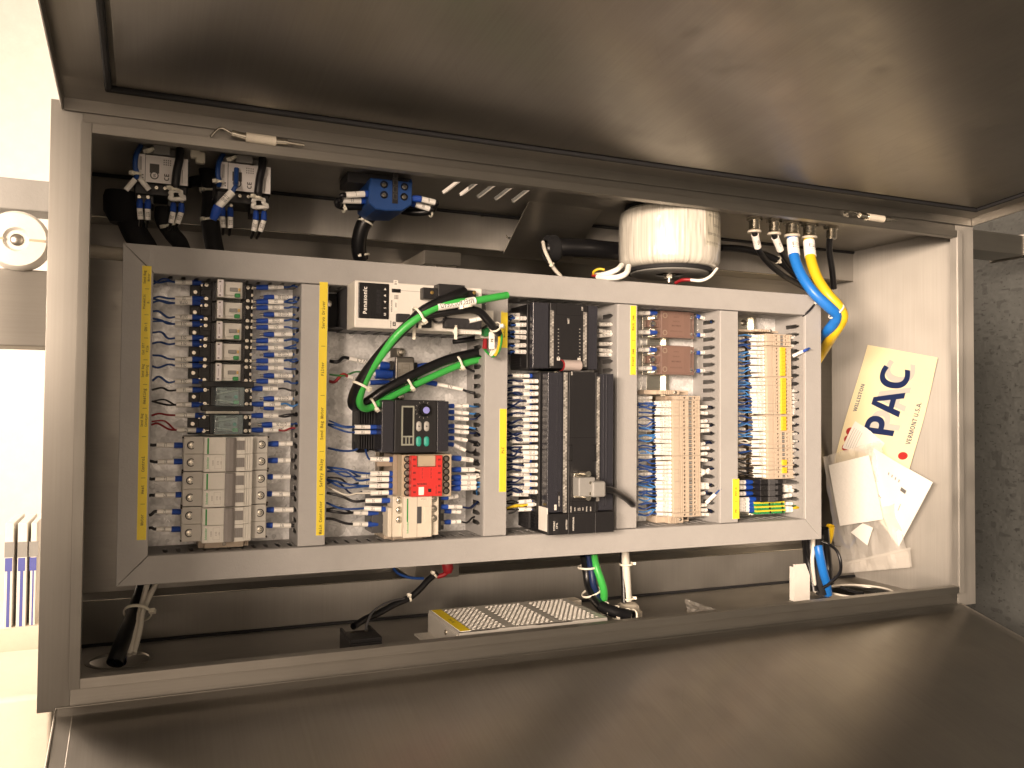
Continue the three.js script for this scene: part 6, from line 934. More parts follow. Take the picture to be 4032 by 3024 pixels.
{
  const a = at(ZT, 1130, 770, 58), b = at(ZT, 1265, 628, 60), c = at(ZT, 1085, 880, 56), w = thing('control_wire', 'bright blue wire with white sleeve marked I2 00 crossing the second switch back', 'wire', b, 'control wires with printed sleeves');
  part(w, 'boot', lathe(a, V3(c).sub(V3(a)).toArray(), [[0, 0], [5, 0], [5.2, 5], [4.4, 10], [3.6, 15], [0, 15]], 14), M.boot); part(w, 'sleeve', sleeveGeom(b, a, 4, 'I2 00'), M.sleeve); part(w, 'insulation', tube([b, add3(b, [6, -3, 0]), at(ZT, 1300, 560, 50), at(ZT, 1305, 400, 46)], 2.6, 16, 6), M.wireBlue);
  const cab = (pts, r, l, ties) => { const o = thing('black_cable', l, 'cable', at(ZT, ...pts[0])); part(o, 'sheath', tubeZ(ZT, pts, r, 40, 12), M.rubber); for (const [u, v, z, uu, vv, R] of ties || []) { const p = at(ZT, u, v, z), q = at(ZT, uu, vv, z); tieOn(o, p, V3(q).sub(V3(p)).toArray(), R, 0.8); } };
  cab([[200, 720, -60], [230, 800, -56], [280, 920, -50], [340, 1050, -46], [420, 1180, -44], [460, 1300, -44]], 14, 'thick black conduit beside the switch back by the cabinet top');
  { const p = at(ZT, 245, 775, -52); single('conduit_mouth', 'wide black mouth of the thick conduit near the cabinet top', 'conduit', lathe(add3(p, [14, 0, 0]), [-1, 0.1, 0], [[0, 0], [23, 0], [24, 6], [22, 22], [14, 34], [0, 34]], 24), M.rubber); }
  cab([[600, 780, -20], [600, 900, -20], [680, 1030, -24], [760, 1130, -34], [800, 1250, -40]], 9, 'black cable hanging below the switch back by the cabinet top', [[660, 960, -20, 680, 1020, 9]]);
  cab([[1010, 300, -40], [1040, 500, -40], [1060, 700, -40], [1050, 900, -30], [1070, 1050, -34], [1110, 1250, -40]], 10, 'black cable between the two switch backs', [[1045, 620, -40, 1050, 700, 10], [1050, 900, -30, 1060, 1000, 10]]);
  cab([[840, 540, -40], [930, 520, -46], [1050, 505, -50], [1130, 500, -50]], 6, 'short black cable across the gap of the two switch backs');
  for (const [u, v, l] of [[905, 250, 'pale cable tie head above the gap between the switch backs, nearer the cabinet top'], [955, 300, 'pale cable tie head above the gap between the switch backs, lower one']]) { const p = at(ZT, u, v, 30); single('tie_head', l, 'cable tie', box(p[0] - 6, p[0] + 6, p[1] - 5, p[1] + 5, 24, 34, 2), M.tie); }
  single('pale_conduit', 'pale conduit between the cabinet top and the long yellow strip duct', 'conduit', rod(at(ZL, 500, 1488, -30), at(ZL, 760, 1515, -30), 7.4, 7.4, 16), M.cream);
}
{
  const H = 46, P = (u, v) => at(ZU, u, v, H), t = thing('isolator_back', 'blue isolator back with screws on the vented flank', 'isolator', P(750, 400));
  const w = X - 0.6, o = [[560, 300], [560, 440], [620, 492], [700, 506], [850, 508], [935, 455], [938, 290], [930, 228]].map(([u, v]) => { const p = P(u, v); return [p[0], p[1]]; });
  const top0 = P(575, 215), top1 = P(930, 225);
  part(t, 'body', [prism(2, [[w - 10, top0[1]], ...o, [w - 10, top1[1]]], -14, H, [], 1.2)], mt('#17407c', 0.5, { bumpMap: grain, bumpScale: 0.0002 }));
  const d = face(ZU, 765, 235, 812, 448, H + 1); part(t, 'centre_bar', [box(d.x0, d.x1 + 14, d.y0, d.y1, H - 1, H + 0.8, 0.4)], M.black);
  part(t, 'print', [quad([(d.x0 + d.x1) / 2 + 8, (d.y0 + d.y1) / 2, H + 0.95], [1, 0, 0], [0, 1, 0], d.x1 - d.x0 + 8, 6, print(40, 6, (k, a, b) => { fill(k, a, b, '#1b1a1c'); k.strokeStyle = '#8f8c88'; for (let i = 0; i < 4; i++) k.strokeRect(6 + i * 36, 4, 26, b - 8); }))], M.print);
  for (const [u, v] of [[690, 280], [690, 370], [868, 300], [865, 388]]) { const p = P(u, v); part(t, 'screw_well', lathe([p[0], p[1], H - 0.1], [0, 0, 1], [[0, 0.1], [3.4, 0.1], [3.6, 0.9], [4.4, 0.9], [4.4, 0]], 18), M.darkHole); part(t, 'terminal_screw', screwHead(p[0], p[1], H, 2.6), M.screw); }
  const b0 = face(ZU, 420, 150, 960, 225, 20); part(t, 'mounting_frame', [box(w - 12, w, top1[1] - 6, top0[1] + 22, -20, 24, 1)], M.blackMatt);
  const wi = 'by the blue isolator', W2 = (s, a, b, c, e, h = 'black') => wire(s, wi, at(ZU, ...a), at(ZU, ...b), at(ZU, ...c), at(ZU, ...e), { hue: h, r: 3.6, wr: 2.8, noFork: true });
  W2('L', [628, 365, 38], [520, 362, 40], [358, 372, 40], [300, 440, 24]); W2('L1', [560, 415, 24], [485, 422, 26], [328, 418, 28], [290, 470, 16]);
  W2('N', [918, 400, 38], [1015, 408, 40], [1130, 435, 38], [1120, 470, 24]); W2('N1', [920, 440, 24], [965, 452, 26], [1085, 490, 26], [1100, 505, 16]);
  const lp = (pts, r, l, ties) => { const o2 = thing('black_cable', l, 'cable', at(ZU, ...pts[0])); part(o2, 'sheath', tubeZ(ZU, pts, r, 40, 10), M.cableBlack); for (const [u, v, z, uu, vv, R] of ties) { const p = at(ZU, u, v, z), q = at(ZU, uu, vv, z); tieOn(o2, p, V3(q).sub(V3(p)).toArray(), R, 0.5, 0.9); } };
  lp([[300, 410, 16], [290, 450, 14], [350, 468, 12], [440, 468, 10], [540, 472, 4], [600, 480, -6]], 5, 'pair of black leads from the sleeves L and L1 to behind the blue isolator', [[335, 470, 12, 380, 468, 7]]);
  lp([[1120, 450, 20], [1110, 500, 14], [1040, 520, 10], [940, 522, 4], [850, 510, -4]], 4.6, 'pair of black leads from the sleeves N and N1 to behind the blue isolator', [[1090, 512, 14, 1060, 518, 7]]);
  lp([[620, 480, -16], [570, 540, -20], [505, 640, -26], [475, 750, -32], [470, 850, -38], [490, 930, -44]], 9.5, 'thick black cable curving from the blue isolator down behind the duct', [[525, 615, -24, 490, 700, 9.6], [500, 900, -42, 510, 940, 9]]);
}
{
  // toroidal transformer, its axis across the cabinet
  const TU = 0.335, b = meet(ZV(1172, 820), 2, 28), cx = b[0], cy = b[1] - 2, cz = 28, R = 66, L = X - 0.5 - cx;
  const t = thing('toroidal_transformer', 'white film-wrapped toroidal transformer on the vented flank', 'transformer', [X, cy, cz]);
  const prof = [[24, 3], [30, 2.2], [54, 2.6], [61, 4], [65, 7.5], [66.8, 13], [67.4, 24], [67.6, L * 0.5], [67.2, L - 18], [65.4, L - 9], [60, L - 5], [20, L - 4]];
  const g = lathe([cx, cy, cz], [1, 0, 0], prof, 72);
  const p = g.attributes.position, uv = new Float32Array(p.count * 2); for (let i = 0; i < p.count; i++) { let a = Math.atan2(p.getZ(i) - cz, p.getY(i) - cy) / 6.2832; uv[i * 2] = a; uv[i * 2 + 1] = (p.getX(i) - cx) / 100; }
  for (let i = 0; i < p.count; i += 3) { const m = Math.max(uv[i * 2], uv[i * 2 + 2], uv[i * 2 + 4]); for (let k = 0; k < 3; k++) if (m - uv[(i + k) * 2] > 0.5) uv[(i + k) * 2] += 1; }
  g.setAttribute('uv', new THREE.BufferAttribute(uv, 2));
  const tc = document.createElement('canvas'); tc.width = 1024; tc.height = 256; const tx = tc.getContext('2d'); tx.fillStyle = '#c9c5ba'; tx.fillRect(0, 0, 1024, 256);
  for (let i = 0; i < 260; i++) { tx.fillStyle = `rgba(${hash(i, 3) > 0.5 ? '232,228,218' : '178,172,160'},0.3)`; tx.fillRect(hash(i, 1) * 1024, 0, 1 + hash(i, 2) * 4, 256); }
  tx.fillStyle = '#bdb8a8'; tx.fillRect(TU * 1024 - 62, 62, 124, 126); [['Production date 2018-02-06', 9], ['BLUE-110V RED-RED', 11], ['BLK-RED', 11], ['300VA 220V/110V', 12]].forEach(([s, z], i) => { tx.save(); tx.translate(TU * 1024, 178 - i * 30); tx.scale(-1, -1); write(tx, s, 0, 0, z, '#4f4b44'); tx.restore(); });
  const tt = new THREE.CanvasTexture(tc); tt.colorSpace = THREE.SRGBColorSpace; tt.wrapS = tt.wrapT = THREE.RepeatWrapping; tt.magFilter = THREE.LinearFilter;
  const fm = mp('#ffffff', 0.34, { map: tt, bumpMap: film, bumpScale: 0.0016, clearcoat: 0.9, clearcoatRoughness: 0.16 }); part(t, 'wrapping', g, fm);
  part(t, 'rubber_pad', [lathe([cx - 2.5, cy, cz], [1, 0, 0], [[14, 0.5], [57, 0.5], [57, 5], [14, 5]], 56)], M.rubber); part(t, 'rubber_pad', [lathe([X - 5, cy, cz], [1, 0, 0], [[0, 0], [60, 0], [60, 5], [0, 5]], 40)], M.rubber);
  part(t, 'steel_plate', [lathe([cx - 4.2, cy, cz], [1, 0, 0], [[19, 0], [50, 0], [52, 0.8], [52, 2.4], [19, 2.4], [19, 0]], 56)], M.grey);
  part(t, 'core_hole', [lathe([cx - 2, cy, cz], [1, 0, 0], [[0, 0], [19, 0], [19, 2]], 32)], M.darkHole);
  part(t, 'bolt', [rod([cx - 14, cy, cz], [cx + 2, cy, cz], 3.4), lathe([cx - 9, cy, cz], [1, 0, 0], [[0, 0], [6.6, 0], [6.6, 5], [0, 5]], 6), lathe([cx - 3.6, cy, cz], [1, 0, 0], [[0, 0], [8.6, 0], [8.6, 1.4], [0, 1.4]], 24)], M.nickel);
  const lead = (pts, rad, m, name) => part(t, name, tube(pts.map(([u, v, z]) => at(ZV, u, v, z)), rad, 24, 8), m);
  lead([[770, 760, 60], [730, 800, 66], [660, 830, 60], [600, 845, 50], [540, 850, 30]], 3.4, M.paper, 'lead_sleeve'); lead([[830, 770, 66], [810, 830, 74], [740, 865, 72], [640, 870, 60], [560, 865, 44]], 3.6, M.paper, 'lead_sleeve');
  lead([[620, 800, 50], [570, 795, 46], [525, 820, 40], [530, 860, 34]], 1.6, M.wireYellow, 'lead'); lead([[600, 850, 46], [550, 855, 40], [515, 850, 34]], 2, M.wireRed, 'lead');
  lead([[1600, 790, 70], [1540, 860, 74], [1460, 895, 70], [1370, 890, 58]], 2, M.paper, 'lead_sleeve'); lead([[1370, 888, 58], [1300, 890, 50], [1240, 915, 36]], 2.4, M.wireRed, 'lead');
  const c = thing('black_cable', 'thick black hose running into the shade of the transformer', 'cable', at(ZV, 150, 620, -40));
  part(c, 'sheath', tubeZ(ZV, [[130, 625, -70], [250, 605, -60], [450, 612, -55], [640, 630, -55], [760, 640, -60]], 13, 30, 14), M.cableBlack); part(c, 'mouth', [lathe(at(ZV, 110, 620, -66), [0.1, -1, 0], [[12, 0], [19, 2], [19, 14], [13, 22], [0, 22]], 24)], M.rubber);
  const wt = thing('white_cable', 'thin white cable tied beside the mouth of the thick black hose', 'cable', at(ZV, 90, 590, -50)); part(wt, 'sheath', tubeZ(ZV, [[85, 560, -60], [100, 630, -50], [140, 720, -46], [180, 790, -46], [240, 860, -46]], 2.6, 24, 8), M.wireWhite); { const p = at(ZV, 160, 755, -46), q = at(ZV, 175, 780, -46); tieOn(wt, p, V3(q).sub(V3(p)).toArray(), 3.4); }
  const bk = thing('black_cable', 'black cable curving from the transformer toward the cable glands', 'cable', at(ZV, 1650, 620, -50)); part(bk, 'sheath', tubeZ(ZV, [[1640, 610, -60], [1760, 615, -56], [1900, 635, -50], [2040, 680, -46], [2160, 740, -44], [2300, 860, -44]], 5.5, 30, 8), M.cableBlack); { const p = at(ZV, 2130, 715, -44), q = at(ZV, 2160, 735, -44); tieOn(bk, p, V3(q).sub(V3(p)).toArray(), 6); }
}
// cable glands on the vented flank and their cables
{
  const G = [[138, 300, 'DV01', M.cableBlack, 4.2, [[140, 425], [165, 540], [230, 640], [350, 745], [480, 820], [620, 900]], 'thin black cable with tag DV01 below the gland nearest the transformer', 11],
    [290, 325, '1131', M.cableBlack, 4.2, [[292, 445], [340, 560], [400, 650], [470, 740], [560, 850]], 'thin black cable with tag 1131 below the second gland from the transformer', 11],
    [428, 335, '222 2', M.cableBlue, 7.4, [[430, 470], [445, 610], [500, 750], [595, 885], [700, 985], [765, 1050], [755, 1110], [700, 1180], [640, 1262], [560, 1400]], 'thick blue cable bending past the corner of the ducts', 13],
    [560, 350, '229 1', M.cableYellow, 7.4, [[556, 485], [570, 620], [620, 770], [700, 895], [780, 985], [818, 1060], [800, 1120], [735, 1220], [660, 1340], [590, 1450]], 'thick yellow cable bending past the corner of the ducts', 13],
    [728, 365, '', M.cableBlack, 4.6, [[720, 450], [715, 560], [735, 700], [750, 850]], 'thin black cable below the gland nearest the floor of the cabinet', 11]];
  G.forEach(([u, v, tag, mat, r, pts, label, gr], i) => {
    const z0 = 34, a = at(ZW, u, v, z0), w = X - 0.5, g = thing('cable_gland', ['nickel cable gland nearest the transformer', 'nickel cable gland, second from the transformer', 'nickel cable gland of the blue cable', 'nickel cable gland of the yellow cable', 'nickel cable gland nearest the floor of the cabinet'][i], 'cable gland', [w, a[1], z0], 'nickel cable glands in a row');
    const at0 = [w, a[1], z0];
    part(g, 'locknut', lathe(at0, [-1, 0, 0], [[0, 0], [gr, 0], [gr, 5], [gr * 0.7, 5.4], [0, 5.4]], 6), M.nickel);
    part(g, 'thread', lathe(at0, [-1, 0, 0], [[gr * 0.7, 5], ...Array.from({ length: 7 }, (_, k) => [[gr * 0.72, 5.5 + k * 2], [gr * 0.66, 6.5 + k * 2]]).flat(), [gr * 0.62, 19.5], [0, 19.5]], 20), M.nickel);
    if (i < 4) part(g, 'ring', lathe(add3(at0, [-19.5, 0, 0]), [-1, 0, 0], [[r, 0], [gr * 0.86, 0], [gr * 0.86, 3], [r, 3], [r, 0]], 20), M.cream);
    const deep = i < 2 || i === 4, zs = pts.map((_, k) => deep ? z0 - k * 13 : [z0, z0 + 10, z0 + 24, z0 + 40, z0 + 48, z0 + 48, z0 + 40, z0 + 20, -2, -20][k]);
    const P = [add3(at0, [-14, 0, 0]), ...pts.map(([a2, b2], k) => at(ZW, a2, b2, zs[k]))];
    const c = thing('flexible_cable', label, 'cable', P[1], 'cables hanging from the glands');
    part(c, 'sheath', tube(P, r, 70, 12), mat);
    if (tag) { const A = mix3(P[1], P[2], deep ? 0.1 : 0.05), B = mix3(P[1], P[2], deep ? 0.95 : 0.9); const tg = sleeveGeom(A[1] < B[1] ? A : B, A[1] < B[1] ? B : A, r + 1.0, tag); part(c, 'tag', tg, M.sleeve); }
    if (i === 3) { const p = at(ZW, 775, 1015, 82), q = at(ZW, 800, 1040, 82); const s = thing('cable_tie', 'white cable tie holding the blue and yellow cables together', 'cable tie', p); const rg = new THREE.TorusGeometry(12, 0.8, 6, 28); rg.scale(1.05, 0.62, 2); rg.applyQuaternion(new THREE.Quaternion().setFromUnitVectors(new THREE.Vector3(0, 0, 1), V3(q).sub(V3(p)).normalize())); rg.translate(...at(ZW, 768, 1030, 82)); part(s, 'band', uvM(rg), M.tie); }
  });
  const bb = thing('black_lead', 'thin black lead over the mitred corner of the ducts', 'wire', at(ZG, 2070, 170, 64)); part(bb, 'insulation', tubeZ(ZG, [[2150, 70, 60], [2080, 155, 64], [2010, 225, 60], [1960, 280, 40]], 1.5, 20, 6), M.wireBlack); { const p = at(ZW, 625, 958, 66); part(bb, 'tie_head', box(p[0] - 3, p[0] + 3, p[1] - 3, p[1] + 3, 62, 69, 1), M.tie); }
}
// ---------------------------------------------------------------- on the other flank: power supply, small black unit, cables
{
  const xT = -252.5, q = (u, v, x = xT) => meet(ZP(u, v), 0, x), A = q(952, 568), B = q(735, 434), Cc = q(1912, 492), D = q(1700, 342);
  const z1 = (A[2] + Cc[2]) / 2, z0 = Math.max(-96, (B[2] + D[2]) / 2), y1 = (A[1] + B[1]) / 2, y0 = (Cc[1] + D[1]) / 2, Ln = y1 - y0, w = -XL + 0.6;
  const t = thing('power_supply', 'perforated silver power supply with a yellow label on its end', 'power supply', [w, (y0 + y1) / 2, (z0 + z1) / 2]);
  const hex = (a, b, r) => Array.from({ length: 6 }, (_, i) => [a + r * Math.cos(i * Math.PI / 3 + Math.PI / 6), b + r * Math.sin(i * Math.PI / 3 + Math.PI / 6)]);
  const holes = [], front = [], P = 6.2, R = 2.75, W3 = (Ln - 24) / 3;
  const rows = Math.floor((z1 - z0 - 8) / (P * 0.866));
  for (let s = 0; s < 3; s++) { const ya = y0 + 6 + s * (W3 + 6), nc = Math.floor((W3 - 4) / P);
    for (let j = 0; j < rows; j++) for (let i = 0; i < nc; i++) holes.push(hex(ya + 5 + i * P + (j % 2) * P / 2, z1 - 7 - j * P * 0.866, R));
    for (let j = 0; j < 4; j++) for (let i = 0; i < nc; i++) front.push(hex(ya + 5 + i * P + (j % 2) * P / 2, xT - 7 - j * P * 0.866, R)); }
  part(t, 'perforated_cover', [prism(0, [[y0, z0], [y1, z0], [y1, z1], [y0, z1]], xT - 0.8, xT, holes, 0, 2)], M.psu);
  // the cover folds down over the front
  const fg = prism(2, [[w, y0], [xT, y0], [xT, y1], [w, y1]], z1 - 0.8, z1, front.map((h) => h.map(([a, b]) => [b, a])), 0, 2); part(t, 'perforated_front', fg, M.psu);
  part(t, 'end_panel', [box(w, xT - 0.8, y1 - 1, y1, z0, z1 - 0.8, 0.2)], M.psu); part(t, 'end_panel', [box(w, xT - 0.8, y0, y0 + 1, z0, z1 - 0.8, 0.2)], M.psu); part(t, 'mounting_lug', [box(w, w + 24, y1, y1 + 1, z0, z1 - 6, 0.2), box(w, w + 2, y1 + 1, y1 + 20, z0 + 4, z1 - 14, 0.5)], M.psu);
  part(t, 'end_screw', [lathe([w + 18, y1 + 1, (z0 + z1) / 2 + 14], [0, 1, 0], [[0, 0], [3, 0], [3, 1.4], [0, 2]], 14)], M.nickel);
  const sl = (z1 - z0) - 4; const ul = Math.min(13, y1 - (y0 + 12 + 3 * W3)); const yy = y1 - 1.5 - 6.5;
  part(t, 'label_strip', [box(xT, xT + 0.3, y1 - 15, y1 - 2, z0 + 2, z1 - 2), (() => { const g = quad([xT + 0.4, y1 - 8.5, (z0 + z1) / 2], [0, 0, 1], [0, 1, 0], sl - 1, 12.6, print(sl - 1, 12.6, (k, a, b) => { fill(k, a, b, '#f2d722'); write(k, '24V DC', a * 0.55, b / 2, 20, '#4a3d10', 'monospace', 'center', 'bold'); })); return g; })()], M.print, 'yellow label on the end of the perforated cover');
  part(t, 'circuit_board', [box(w + 6, w + 8, y0 + 8, y1 - 8, z0 + 4, z1 - 4), ...Array.from({ length: 14 }, (_, i) => { const y = y0 + 14 + i * (Ln - 40) / 13; return box(w + 8, w + 14 + 12 * hash(i, 4), y, y + 9, z1 - 26 - 20 * hash(i, 2), z1 - 8); })], M.greyDark);
  part(t, 'coil', [box(w + 8, w + 20, (y0 + y1) / 2 - 16, (y0 + y1) / 2 + 22, z1 - 34, z1 - 6, 2)], M.yellowTerm);
}
{
  const x = -256, q = (u, v, xx = x) => meet(ZP(u, v), 0, xx), a = q(270, 560), y1 = q(160, 560)[1], y0 = q(385, 560)[1], zc = a[2];
  const t = thing('black_unit', 'small black unit with two wires on the flank beside the power supply', 'terminal unit', [-XL + 0.6, (y0 + y1) / 2, zc]);
  part(t, 'case', [box(-XL + 0.6, x - 5, y0, y1, zc - 16, zc + 40, 1), box(x - 5, x, y0, y1, zc + 12, zc + 40, 0.8), box(x - 5, x, y0, y0 + 3, zc - 16, zc + 12, 0.6), box(x - 5, x, y1 - 3, y1, zc - 16, zc + 12, 0.6)], M.black);
  part(t, 'contact', [lathe([x - 5, (y0 + y1) / 2 + 6, zc - 2], [1, 0, 0], [[0, 0], [3, 0], [3, 2], [0, 3]], 12), lathe([x - 5, (y0 + y1) / 2 - 10, zc - 2], [1, 0, 0], [[0, 0], [3, 0], [3, 2], [0, 3]], 12)], M.nickel);
  const cable = (pts, r, m, name, label, ties = []) => { const o = thing(name, label, 'cable', at(ZP, ...pts[0])); part(o, 'sheath', tubeZ(ZP, pts, r, 50, 8), m); for (const [u, v, z, uu, vv, R, tn] of ties) { const p = at(ZP, u, v, z), e = at(ZP, uu, vv, z); tieOn(o, p, V3(e).sub(V3(p)).toArray(), R, tn ?? 0.6); } return o; };
  cable([[800, 180, -40], [740, 230, -38], [690, 285, -36], [620, 345, -34], [520, 390, -30], [420, 445, -24], [320, 490, -14], [240, 540, 4]], 4.2, M.cableBlack, 'black_cable', 'black cable from the panel to the small black unit on the flank', [[780, 190, -40, 740, 230, 5], [615, 345, -34, 560, 370, 5]]);
  cable([[610, 345, -34], [480, 375, -20], [380, 430, -6], [340, 500, 6], [315, 590, 16]], 1.4, M.greyDark, 'grey_lead', 'thin grey lead looping into the small black unit');
  cable([[800, 205, -40], [850, 190, -38], [880, 150, -38], [860, 130, -40]], 3, M.wireRed, 'red_lead', 'red lead with a red boot under the long duct beside the power supply');
  { const p = at(ZP, 878, 150, -36); single('red_boot', 'red insulated boot under the long duct beside the power supply', 'boot', lathe(add3(p, [-6, 0, 0]), [1, 0.15, 0], [[0, 0], [4, 0], [7, 5], [7.4, 14], [5, 18], [0, 18]], 16), M.wireRed); }
  cable([[510, 150, -30], [545, 185, -34], [620, 212, -36], [710, 218, -40]], 1.8, M.wireBlue, 'blue_lead', 'blue lead coming out from under the long duct above the black cable');
  cable([[1785, 60, -10], [1800, 150, -16], [1815, 260, -10], [1850, 350, 10], [1900, 410, 34]], 6, M.cableBlack, 'black_cable', 'black cable beside the green one, rising from the wrapped bundle to the panel', [[1810, 140, -14, 1814, 220, 13, -0.9], [1835, 310, 0, 1850, 350, 13, -0.9]]);
  cable([[1815, 60, -6], [1835, 160, -8], [1850, 260, -2], [1880, 350, 14], [1915, 410, 36]], 4.6, M.wireNavy, 'navy_cable', 'dark blue cable between the black and the green cable by the power supply');
  cable([[1850, 55, -4], [1868, 140, -4], [1900, 230, 4], [1920, 310, 14], [1915, 390, 26]], 5.2, M.cableGreen, 'green_cable', 'bright green cable rising from beside the power supply to the panel');
  cable([[1900, 405, 36], [1960, 432, 48], [2040, 455, 62], [2125, 475, 80]], 7.6, M.cableBlack, 'black_bundle', 'black bundle with pale ties lying between the power supply and the pale gland', [[1925, 418, 40, 1960, 432, 8.4, 0.2], [2000, 445, 54, 2040, 455, 8.4, 0.5], [2075, 464, 68, 2110, 472, 8.4, 0.3], [2115, 473, 78, 2125, 475, 8.4, 0.8]]);
  const gp = q(2082, 425, -270); const g = thing('pale_gland', 'pale plastic cable gland at the foot of the white cable', 'cable gland', [-XL + 0.6, gp[1], gp[2]]);
  part(g, 'nut', [lathe([-XL + 0.6, gp[1], gp[2]], [1, 0, 0], [[0, 0], [19, 0], [19, 9], [15, 10], [15, 16], [11, 19], [0, 19]], 8)], M.cream);
  cable([[2080, 372, gp[2]], [2075, 260, -6], [2068, 140, -10], [2062, 40, -14]], 5.4, M.wireWhite, 'white_cable', 'white cable rising from the pale gland to the panel', [[2070, 120, -10, 2074, 180, 9, -1], [2080, 350, gp[2] - 2, 2082, 372, 8, -0.9]]);
  cable([[2056, 380, gp[2]], [2052, 260, -8], [2046, 140, -14], [2040, 40, -18]], 4, M.cableBlack, 'black_cable', 'thin black cable beside the white one rising from the pale gland');
  const n0 = at(ZP, 1720, 360, -20); single('pale_block', 'small pale block on the flank behind the end of the power supply', 'block', box(-XL + 0.8, -XL + 20, n0[1] - 22, n0[1] + 16, -60, -40, 1), M.cream);
}
{
  // crumpled scrap of clear film on the flank
  const q = (u, v, x) => meet(ZR(u, v), 0, x), P = [], n = 9, c = [[592, 615], [850, 705], [800, 735], [615, 725]];
  const pt = (i, j) => { const a = i / n, b = j / n, u = (c[0][0] * (1 - a) + c[1][0] * a) * (1 - b) + (c[3][0] * (1 - a) + c[2][0] * a) * b, v = (c[0][1] * (1 - a) + c[1][1] * a) * (1 - b) + (c[3][1] * (1 - a) + c[2][1] * a) * b; return q(u, v, -XL + 3 + 9 * vnoise(i * 0.9, j * 0.7, 50, 50, 61)); };
  for (let i = 0; i < n; i++) for (let j = 0; j < n; j++) for (const [di, dj] of [[0, 0], [1, 0], [1, 1], [0, 0], [1, 1], [0, 1]]) P.push(...pt(i + di, j + dj));
  const g = new THREE.BufferGeometry(); g.setAttribute('position', new THREE.Float32BufferAttribute(P, 3)); g.computeVertexNormals(); single('film_scrap', 'crumpled scrap of clear film on the flank beside the pale gland', 'film', uvBox(g), mp('#f4f0ea', 0.12, { transmission: 0.8, thickness: 0, side: THREE.DoubleSide }));
  // pale trunking stub and the cables going out through the large hole
  const s = meet(ZR(1520, 560), 0, -XL), s0 = at(ZR, 1462, 348, 5), s1 = at(ZR, 1586, 378, 5);
  const t = thing('trunking_stub', 'pale plastic trunking stub standing by the large cable hole', 'trunking', [-XL + 0.6, s1[1], 0]);
  part(t, 'channel', [prism(2, [[-XL + 0.8, s1[1]], [s1[0] - 10, s1[1]], [s0[0], s1[1] + 8], [s0[0], s0[1]], [-XL + 0.8, s0[1]]], 3, 5), box(-XL + 0.8, s0[0] - 4, s0[1] - 1.6, s0[1] - 0.1, -5, 3, 0.3), box(-XL + 0.8, s0[0] - 12, s1[1] + 0.1, s1[1] + 1.6, -5, 3, 0.3)], M.white);
  const cb = (pts, r, m, name, label) => { const o = thing(name, label, 'cable', at(ZR, ...pts[0]), 'cables leaving through the large hole'); part(o, 'sheath', tubeZ(ZR, pts, r, 40, 8), m); };
  cb([[1555, 90, -30], [1570, 220, -30], [1580, 350, -20], [1620, 560, -10]], 8, M.cableBlack, 'black_cable', 'black cable nearest the trunking stub, going down into the large hole');
  cb([[1590, 100, -20], [1600, 250, -16], [1640, 420, -10], [1650, 560, -10]], 7, M.cableBlack, 'black_cable', 'second black cable going down into the large hole');
  cb([[1655, 110, -10], [1650, 240, -8], [1660, 420, -6], [1680, 580, -8]], 8, M.rubber, 'black_cable', 'matt black cable between the white and the blue cable at the large hole');
  cb([[1612, 120, 0], [1612, 230, 0], [1605, 330, 0], [1630, 560, -10]], 3, M.wireWhite, 'white_cable', 'thin white cable going down into the large hole');
  cb([[1650, 200, 6], [1665, 280, 8], [1690, 400, 6], [1712, 480, 2], [1730, 580, -6]], 6.6, M.cableBlue, 'blue_cable', 'blue cable going down into the large hole');
  cb([[1700, 60, -20], [1712, 200, -24], [1730, 380, -24], [1740, 500, -14]], 7, M.cableBlack, 'black_cable', 'black cable between the blue cable and the bag');
  cb([[1680, 165, 2], [1740, 190, 10], [1800, 240, 24], [1830, 330, 30], [1820, 420, 24], [1740, 500, 10], [1690, 530, 2]], 2.4, M.cableBlack, 'black_lead', 'thin black lead bowing toward the clear bag by the large hole');
  cb([[1830, 525, 30], [1880, 545, 40], [1940, 565, 52], [2010, 575, 66]], 2, M.cableBlack, 'black_lead', 'thin black lead lying in the corner below the clear bag');
  cb([[1750, 40, -40], [1735, 130, -46], [1700, 220, -50]], 6.6, M.cableYellow, 'yellow_cable', 'yellow cable behind the corner of the ducts by the bag');
}
{
  // bundle through the round hole by the cabinet top
  const t = thing('black_bundle', 'black bundle going out through the round hole near the cabinet top', 'cable', at(ZQ, 420, 400, -30));
  part(t, 'sheath', tubeZ(ZQ, [[455, 270, -50], [420, 380, -46], [370, 520, -30], [300, 680, 0], [240, 830, 24], [205, 930, 34]], 8.5, 40, 12), M.cableBlack);
  part(t, 'second_core', tubeZ(ZQ, [[440, 270, -54], [390, 400, -50], [330, 560, -36], [260, 720, -6], [250, 920, 30]], 6, 40, 10), M.wireNavy);
  const gw = (pts, l) => { const o = thing('grey_lead', l, 'wire', at(ZQ, ...pts[0]), 'grey leads along the black bundle'); part(o, 'insulation', tubeZ(ZQ, pts, 3, 40, 8), M.wireWhite); return o; };
  const o = gw([[465, 290, -30], [430, 420, -26], [395, 560, -14], [350, 720, 8], [320, 860, 26]], 'grey lead nearer the black bundle by the cabinet top');
  gw([[535, 290, -30], [480, 400, -26], [425, 530, -14], [400, 680, 4], [355, 850, 24]], 'grey lead farther from the black bundle by the cabinet top');
  const p = at(ZQ, 385, 530, -18), q = at(ZQ, 360, 620, -8); tieOn(o, p, V3(q).sub(V3(p)).toArray(), 14, -1, 1.3);
}
